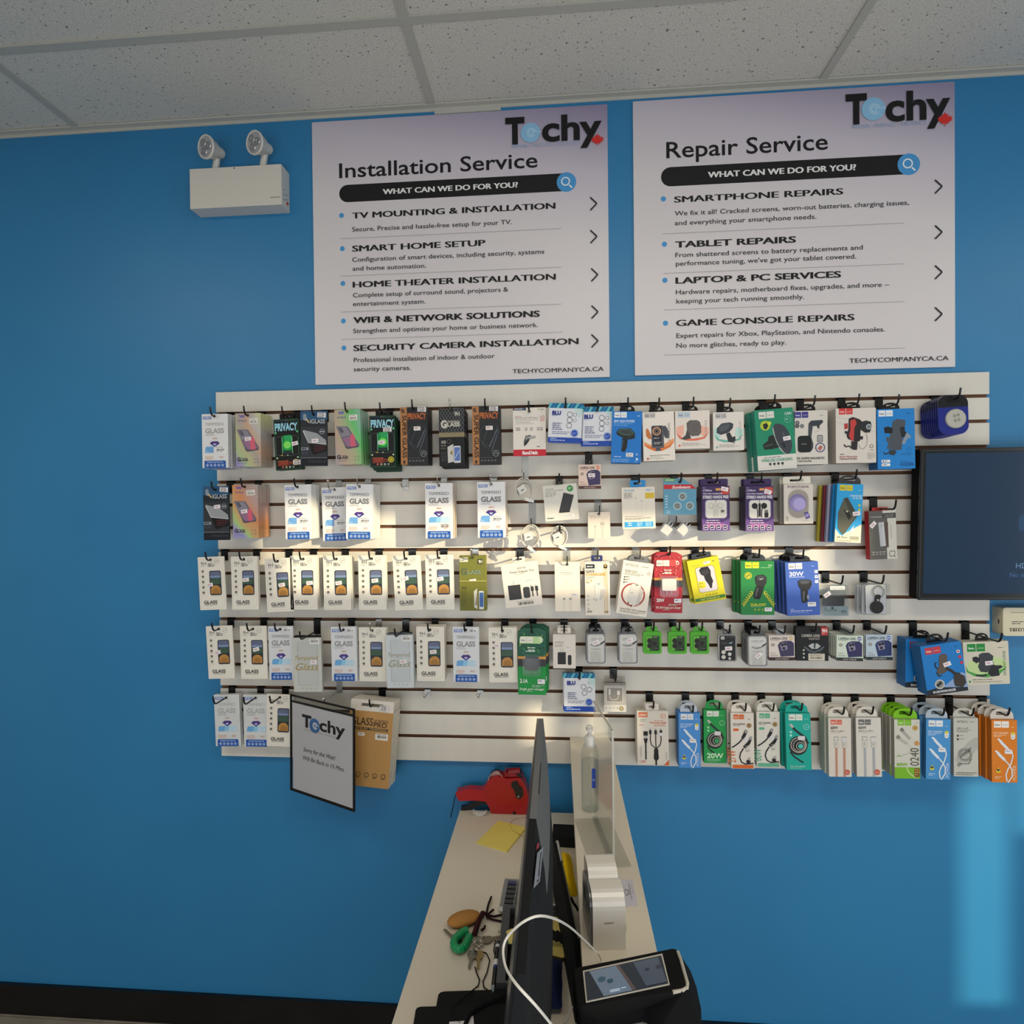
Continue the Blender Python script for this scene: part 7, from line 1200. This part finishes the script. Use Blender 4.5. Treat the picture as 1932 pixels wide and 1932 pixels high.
# ------------------------------------------------------------------ things on the ledge
c = on(1113.5, 1527, LZ); root = tag(empty('sanitizer_bottle', c), 'clear pump bottle of hand sanitizer on the ledge', 'bottle'); k = (c.y-EYE.y)/FOC; hb = 128*k
m = MB(); m.lathe([(.0185, 0), (.0205, .003), (.0212, .02), (.0212, hb*.80), (.0205, hb*.86), (.016, hb*.94), (.0095, hb*.985), (.009, hb)], 'x:dfe4e2', (0, 0, .0003), 28); m.build('bottle', root)
m = MB(); m.lathe([(.0175, .002), (.0192, .005), (.0196, .02), (.0196, hb*.72), (.0192, hb*.73)], 'x:e6edea', (0, 0, .0003), 24); m.build('gel', root)
m = MB(); m.lathe([(.0125, hb-.010), (.0125, hb+.012), (.009, hb+.016), (.0045, hb+.018), (.0042, hb+.028), (.0085, hb+.029), (.009, hb+.036), (.006, hb+.040)], 'g:dedbd4', (0, 0, 0), 20); m.box((-.006, -.018, hb+.030), (.006, .006, hb+.038), 'g:dedbd4'); m.build('pump', root)
m = MB(); m.prism(rr(.0035, hb*.37, .0130, hb*.66, .004), -.0205, -.0195, '1f46a8'); A = Art(m, .0035, hb*.66, .0095, hb*.29, -.0206); A.t(.5, .62, .1, 'GEL', 'c4d0ec', w=.6, al='C'); m.build('blue_label', root)
# acrylic sign holder
a, b = on(1158, 1636, LZ), on(1122, 1546, LZ); c = (a+b)/2; root = tag(empty('acrylic_stand', c, (0, 0, math.atan2(b.y-a.y, b.x-a.x))), 'empty clear acrylic sign holder standing upright on the ledge', 'sign holder'); L = (a-b).length/2; H = .282

m = MB(); m.box((-L, -.0012, .003), (L, .0012, H), 'x:eceff0'); m.build('upright_panel', root)
m = MB(); m.box((-L, -.002, H-.0016), (L, .002, H), 'g:a9a69c'); m.box((-L-.0012, -.002, .003), (-L+.0012, .002, H), 'g:c4c2ba'); m.build('polished_edge', root)
m = MB(); m.box((-L-.002, -.036, 0), (L+.002, .048, .003), 'x:dfe1df'); m.box((-L-.002, -.006, .003), (L+.002, .006, .0075), 'x:cfd2d0'); m.build('base_plate', root)
# white label printer
p0 = on(1150, 1793, LZ); w2 = 31*(p0.y-EYE.y)/FOC; root = tag(empty('label_printer', (p0.x, p0.y, LZ), (0, 0, math.radians(6))), 'white two-part label printer with grey side on the ledge', 'printer'); Mz = Matrix.Rotation(-math.pi/2, 4, 'Z')
def hump(y0, y1, h, r0, r1):       # outline in depth and height, rounded at the top
    return [(y0, 0), (y1, 0)]+[(y1-r1+r1*math.cos(math.radians(a)), h-r1+r1*math.sin(math.radians(a))) for a in range(0, 91, 15)]+[(y0+r0-r0*math.sin(math.radians(a)), h-r0+r0*math.cos(math.radians(a))) for a in range(0, 91, 15)]
MX = Matrix(((0, 1, 0, 0), (1, 0, 0, 0), (0, 0, 1, 0), (0, 0, 0, 1)))
m = MB(); m.prism(hump(.0, .052, .092, .026, .012), -w2, w2, 'g:dcd6cc', M=MX); m.build('front_housing', root)
m = MB(); m.prism(hump(.046, .100, .108, .024, .014), -w2*.98, w2*.90, 'g:dcd6cc', M=MX); m.build('rear_housing', root)
m = MB(); m.prism(hump(.006, .094, .088, .026, .024), -w2-.0035, -w2+.001, 'g:6c6e72', M=MX); m.box((-w2-.004, .02, .05), (-w2-.0034, .05, .0506), '3a3a3c'); m.box((-w2-.004, .06, .045), (-w2-.0034, .075, .065), '3a3a3c'); m.build('side_cover', root)
t = MB(); A = Art(t, -w2, .092, 2*w2, .092, -.0003); A.t(.5, .52, .032, 'iDPRT', '6a6660', w=.3, al='C', b=.02); t.build('maker_mark', root)
m = MB(); m.lathe([(.012, 0), (.012, .004)], 'g:17171a', (w2-.001, .03, .066), 20, Matrix.Rotation(math.pi/2, 4, 'Y')); m.tube([(w2+.001, .012+.008*math.cos(t*.4), .032+.008*math.sin(t*.4)) for t in range(16)], .0009, 'm:c4c2ba', 6, True); m.build('side_button', root)
# contactless card
flatq('contactless_card', [(1179.5, 1711), (1204, 1709), (1194, 1661.5), (1169, 1660)], LZ, 'c6c2cc', 'pale grey contactless card lying on the ledge beside the printer', 'card', .0012, lambda A: (A.o(.32, .5, .13, .1, '55555c', 16), A.o(.5, .5, .09, .06, '55555c', 12), A.t(.66, .78, .07, 'TAP TO CONNECT', '3a3a40', w=.62, rot=90, b=.02), A.lines(.78, .2, .05, 6, .07, '77777f')))
# payment terminal
ZT = LZ+.062
def lp(pix, z): return [on(x, y, z) for x, y in pix]
top = lp([(1081, 1830), (1086, 1825), (1180, 1806.5), (1268, 1788.5), (1276, 1790), (1281, 1797), (1289, 1828), (1297, 1856), (1297, 1864), (1289, 1870), (1190, 1884), (1098, 1899.5), (1091, 1898), (1087, 1890)], ZT)
low = lp([(1081, 1858), (1086, 1850), (1180, 1835), (1278, 1815), (1292, 1818), (1303, 1832), (1314, 1862), (1323, 1905), (1322, 1930), (1250, 1931), (1216, 1904), (1126, 1922), (1094, 1919), (1086, 1906)], LZ+.02)
bot = [Vector((p.x, p.y, LZ+.0005)) for p in low]
c = sum(low, Vector())/len(low); c.z = LZ; root = tag(empty('payment_terminal', c), 'black card payment terminal with lit touch screen on the ledge end', 'payment terminal'); n = len(top)
m = MB(); m.add([p-c for p in top+low+bot], [tuple(range(n-1, -1, -1))]+[(i, (i+1) % n, n+(i+1) % n, n+i) for i in range(n)]+[(n+i, n+(i+1) % n, 2*n+(i+1) % n, 2*n+i) for i in range(n)]+[tuple(range(2*n, 3*n))], 'r:0c0d0f'); o = m.build('body', root); bevel(o, .003)
m = MB(); q = [p-c for p in lp([(1099.5, 1831.5), (1249.5, 1799), (1263.5, 1857), (1105.5, 1890.5)], ZT+.0012)]
def plate(m, q, k, th): m.add(list(q)+[p-Vector((0, 0, th)) for p in q], [(0, 1, 2, 3), (7, 6, 5, 4), (0, 4, 5, 1), (1, 5, 6, 2), (2, 6, 7, 3), (3, 7, 4, 0)], k)
plate(m, q, 'c9c4b8', .0012); m.build('screen_frame', root)
m = MB(); q = [p-c for p in lp([(1102.8, 1833.8), (1247.5, 1802.4), (1261, 1855), (1108, 1887.5)], ZT+.0018)]; plate(m, q, 'g:2c3440', .0006)
t = MB(); A = Art(t, 0, 1, 1, 1, 0, 1e-4); A.p([(.06, .02), (.4, .02), (.55, .98), (.2, .98)], 'e:566270'); A.p([(.4, .02), (.44, .02), (.6, .98), (.55, .98)], 'e:4a3f3c'); A.c(.2, .4, .05, 'e:2f4652', 2); A.c(.3, .52, .04, 'e:2a3f4a', 2); A.p([(.62, .05), (.95, .05), (.99, .95), (.72, .95)], 'e:39414c'); A.c(.78, .4, .03, 'e:23262e', 2); A.c(.93, .4, .04, 'e:272c36', 2); A.lines(.28, .84, .2, 2, .05, 'e:b9c8d4'); warp(t, [q[3], q[2], q[1], q[0]]); b = len(m.v); m.v += t.v
for f, i, sm in zip(t.f, t.m, t.sm): m.f.append([b+j for j in f]); m.m.append(m.mi(t.k[i])); m.sm.append(sm)
m.build('touch_screen', root)
m = MB(); m.tube([p-c for p in [on(x, y, z) for x, y, z in ((1279, 1796, ZT+.001), (1285, 1812, ZT+.001), (1291, 1834, ZT+.001), (1297, 1855, ZT), (1296, 1864, ZT-.002), (1287, 1869, ZT-.002), (1269, 1872, ZT-.001))]], .0026, 'g:b8b2a4', 8); m.build('paper_slot_trim', root)
# white paper below the terminal
flatq('review_card', [(1100, 1975), (1285, 1975), (1272, 1896), (1128, 1903)], LZ, 'dcd6d2', 'white printed card partly under the payment terminal', 'card', .0004, lambda A: (A.t(.45, .72, .11, 'Google', '3f6fc4', w=.6, rot=80, b=.03), A.t(.33, .5, .09, '5', 'c23a34', w=.08, b=.03), A.lines(.6, .3, .3, 4, .06, '6a6a6e')))
# white cable arching over the monitor
P = [on(x, y, z) for x, y, z in ((1134, 1813, LZ+.004), (1131, 1803, LZ+.03), (1120, 1791, LZ+.12), (1105, 1776, 1.22), (1070, 1745.5, 1.33), (1028, 1728.5, 1.385), (993, 1736, 1.39), (961, 1763, 1.37), (949.5, 1789, 1.36), (954, 1824, 1.36), (973.5, 1856, 1.37), (1009, 1895, 1.36), (1038, 1930, 1.33), (1060, 1960, 1.30))]
Q = []
for i in range(len(P)-1):
    a, b, c_, d = P[max(i-1, 0)], P[i], P[i+1], P[min(i+2, len(P)-1)]
    for t in (0, .25, .5, .75): Q.append(.5*((2*b)+(c_-a)*t+(2*a-5*b+4*c_-d)*t*t+(3*b-a-3*c_+d)*t**3))
Q.append(P[-1]); m = MB(); m.tube([p-P[0] for p in Q], .0012, 'g:d8d4ca', 8); tag(m.build('white_cable', None, P[0]), 'white cable arching over the monitor to the ledge', 'cable')
P = [on(x, y, LZ-.1) for x, y in ((1079, 1900), (1074, 1912), (1066, 1932))]; m = MB(); m.tube([p-P[0] for p in P], .0024, 'g:d0ccc4', 8); tag(m.build('white_cable', None, P[0]), 'short white cable hanging below the payment terminal', 'cable')
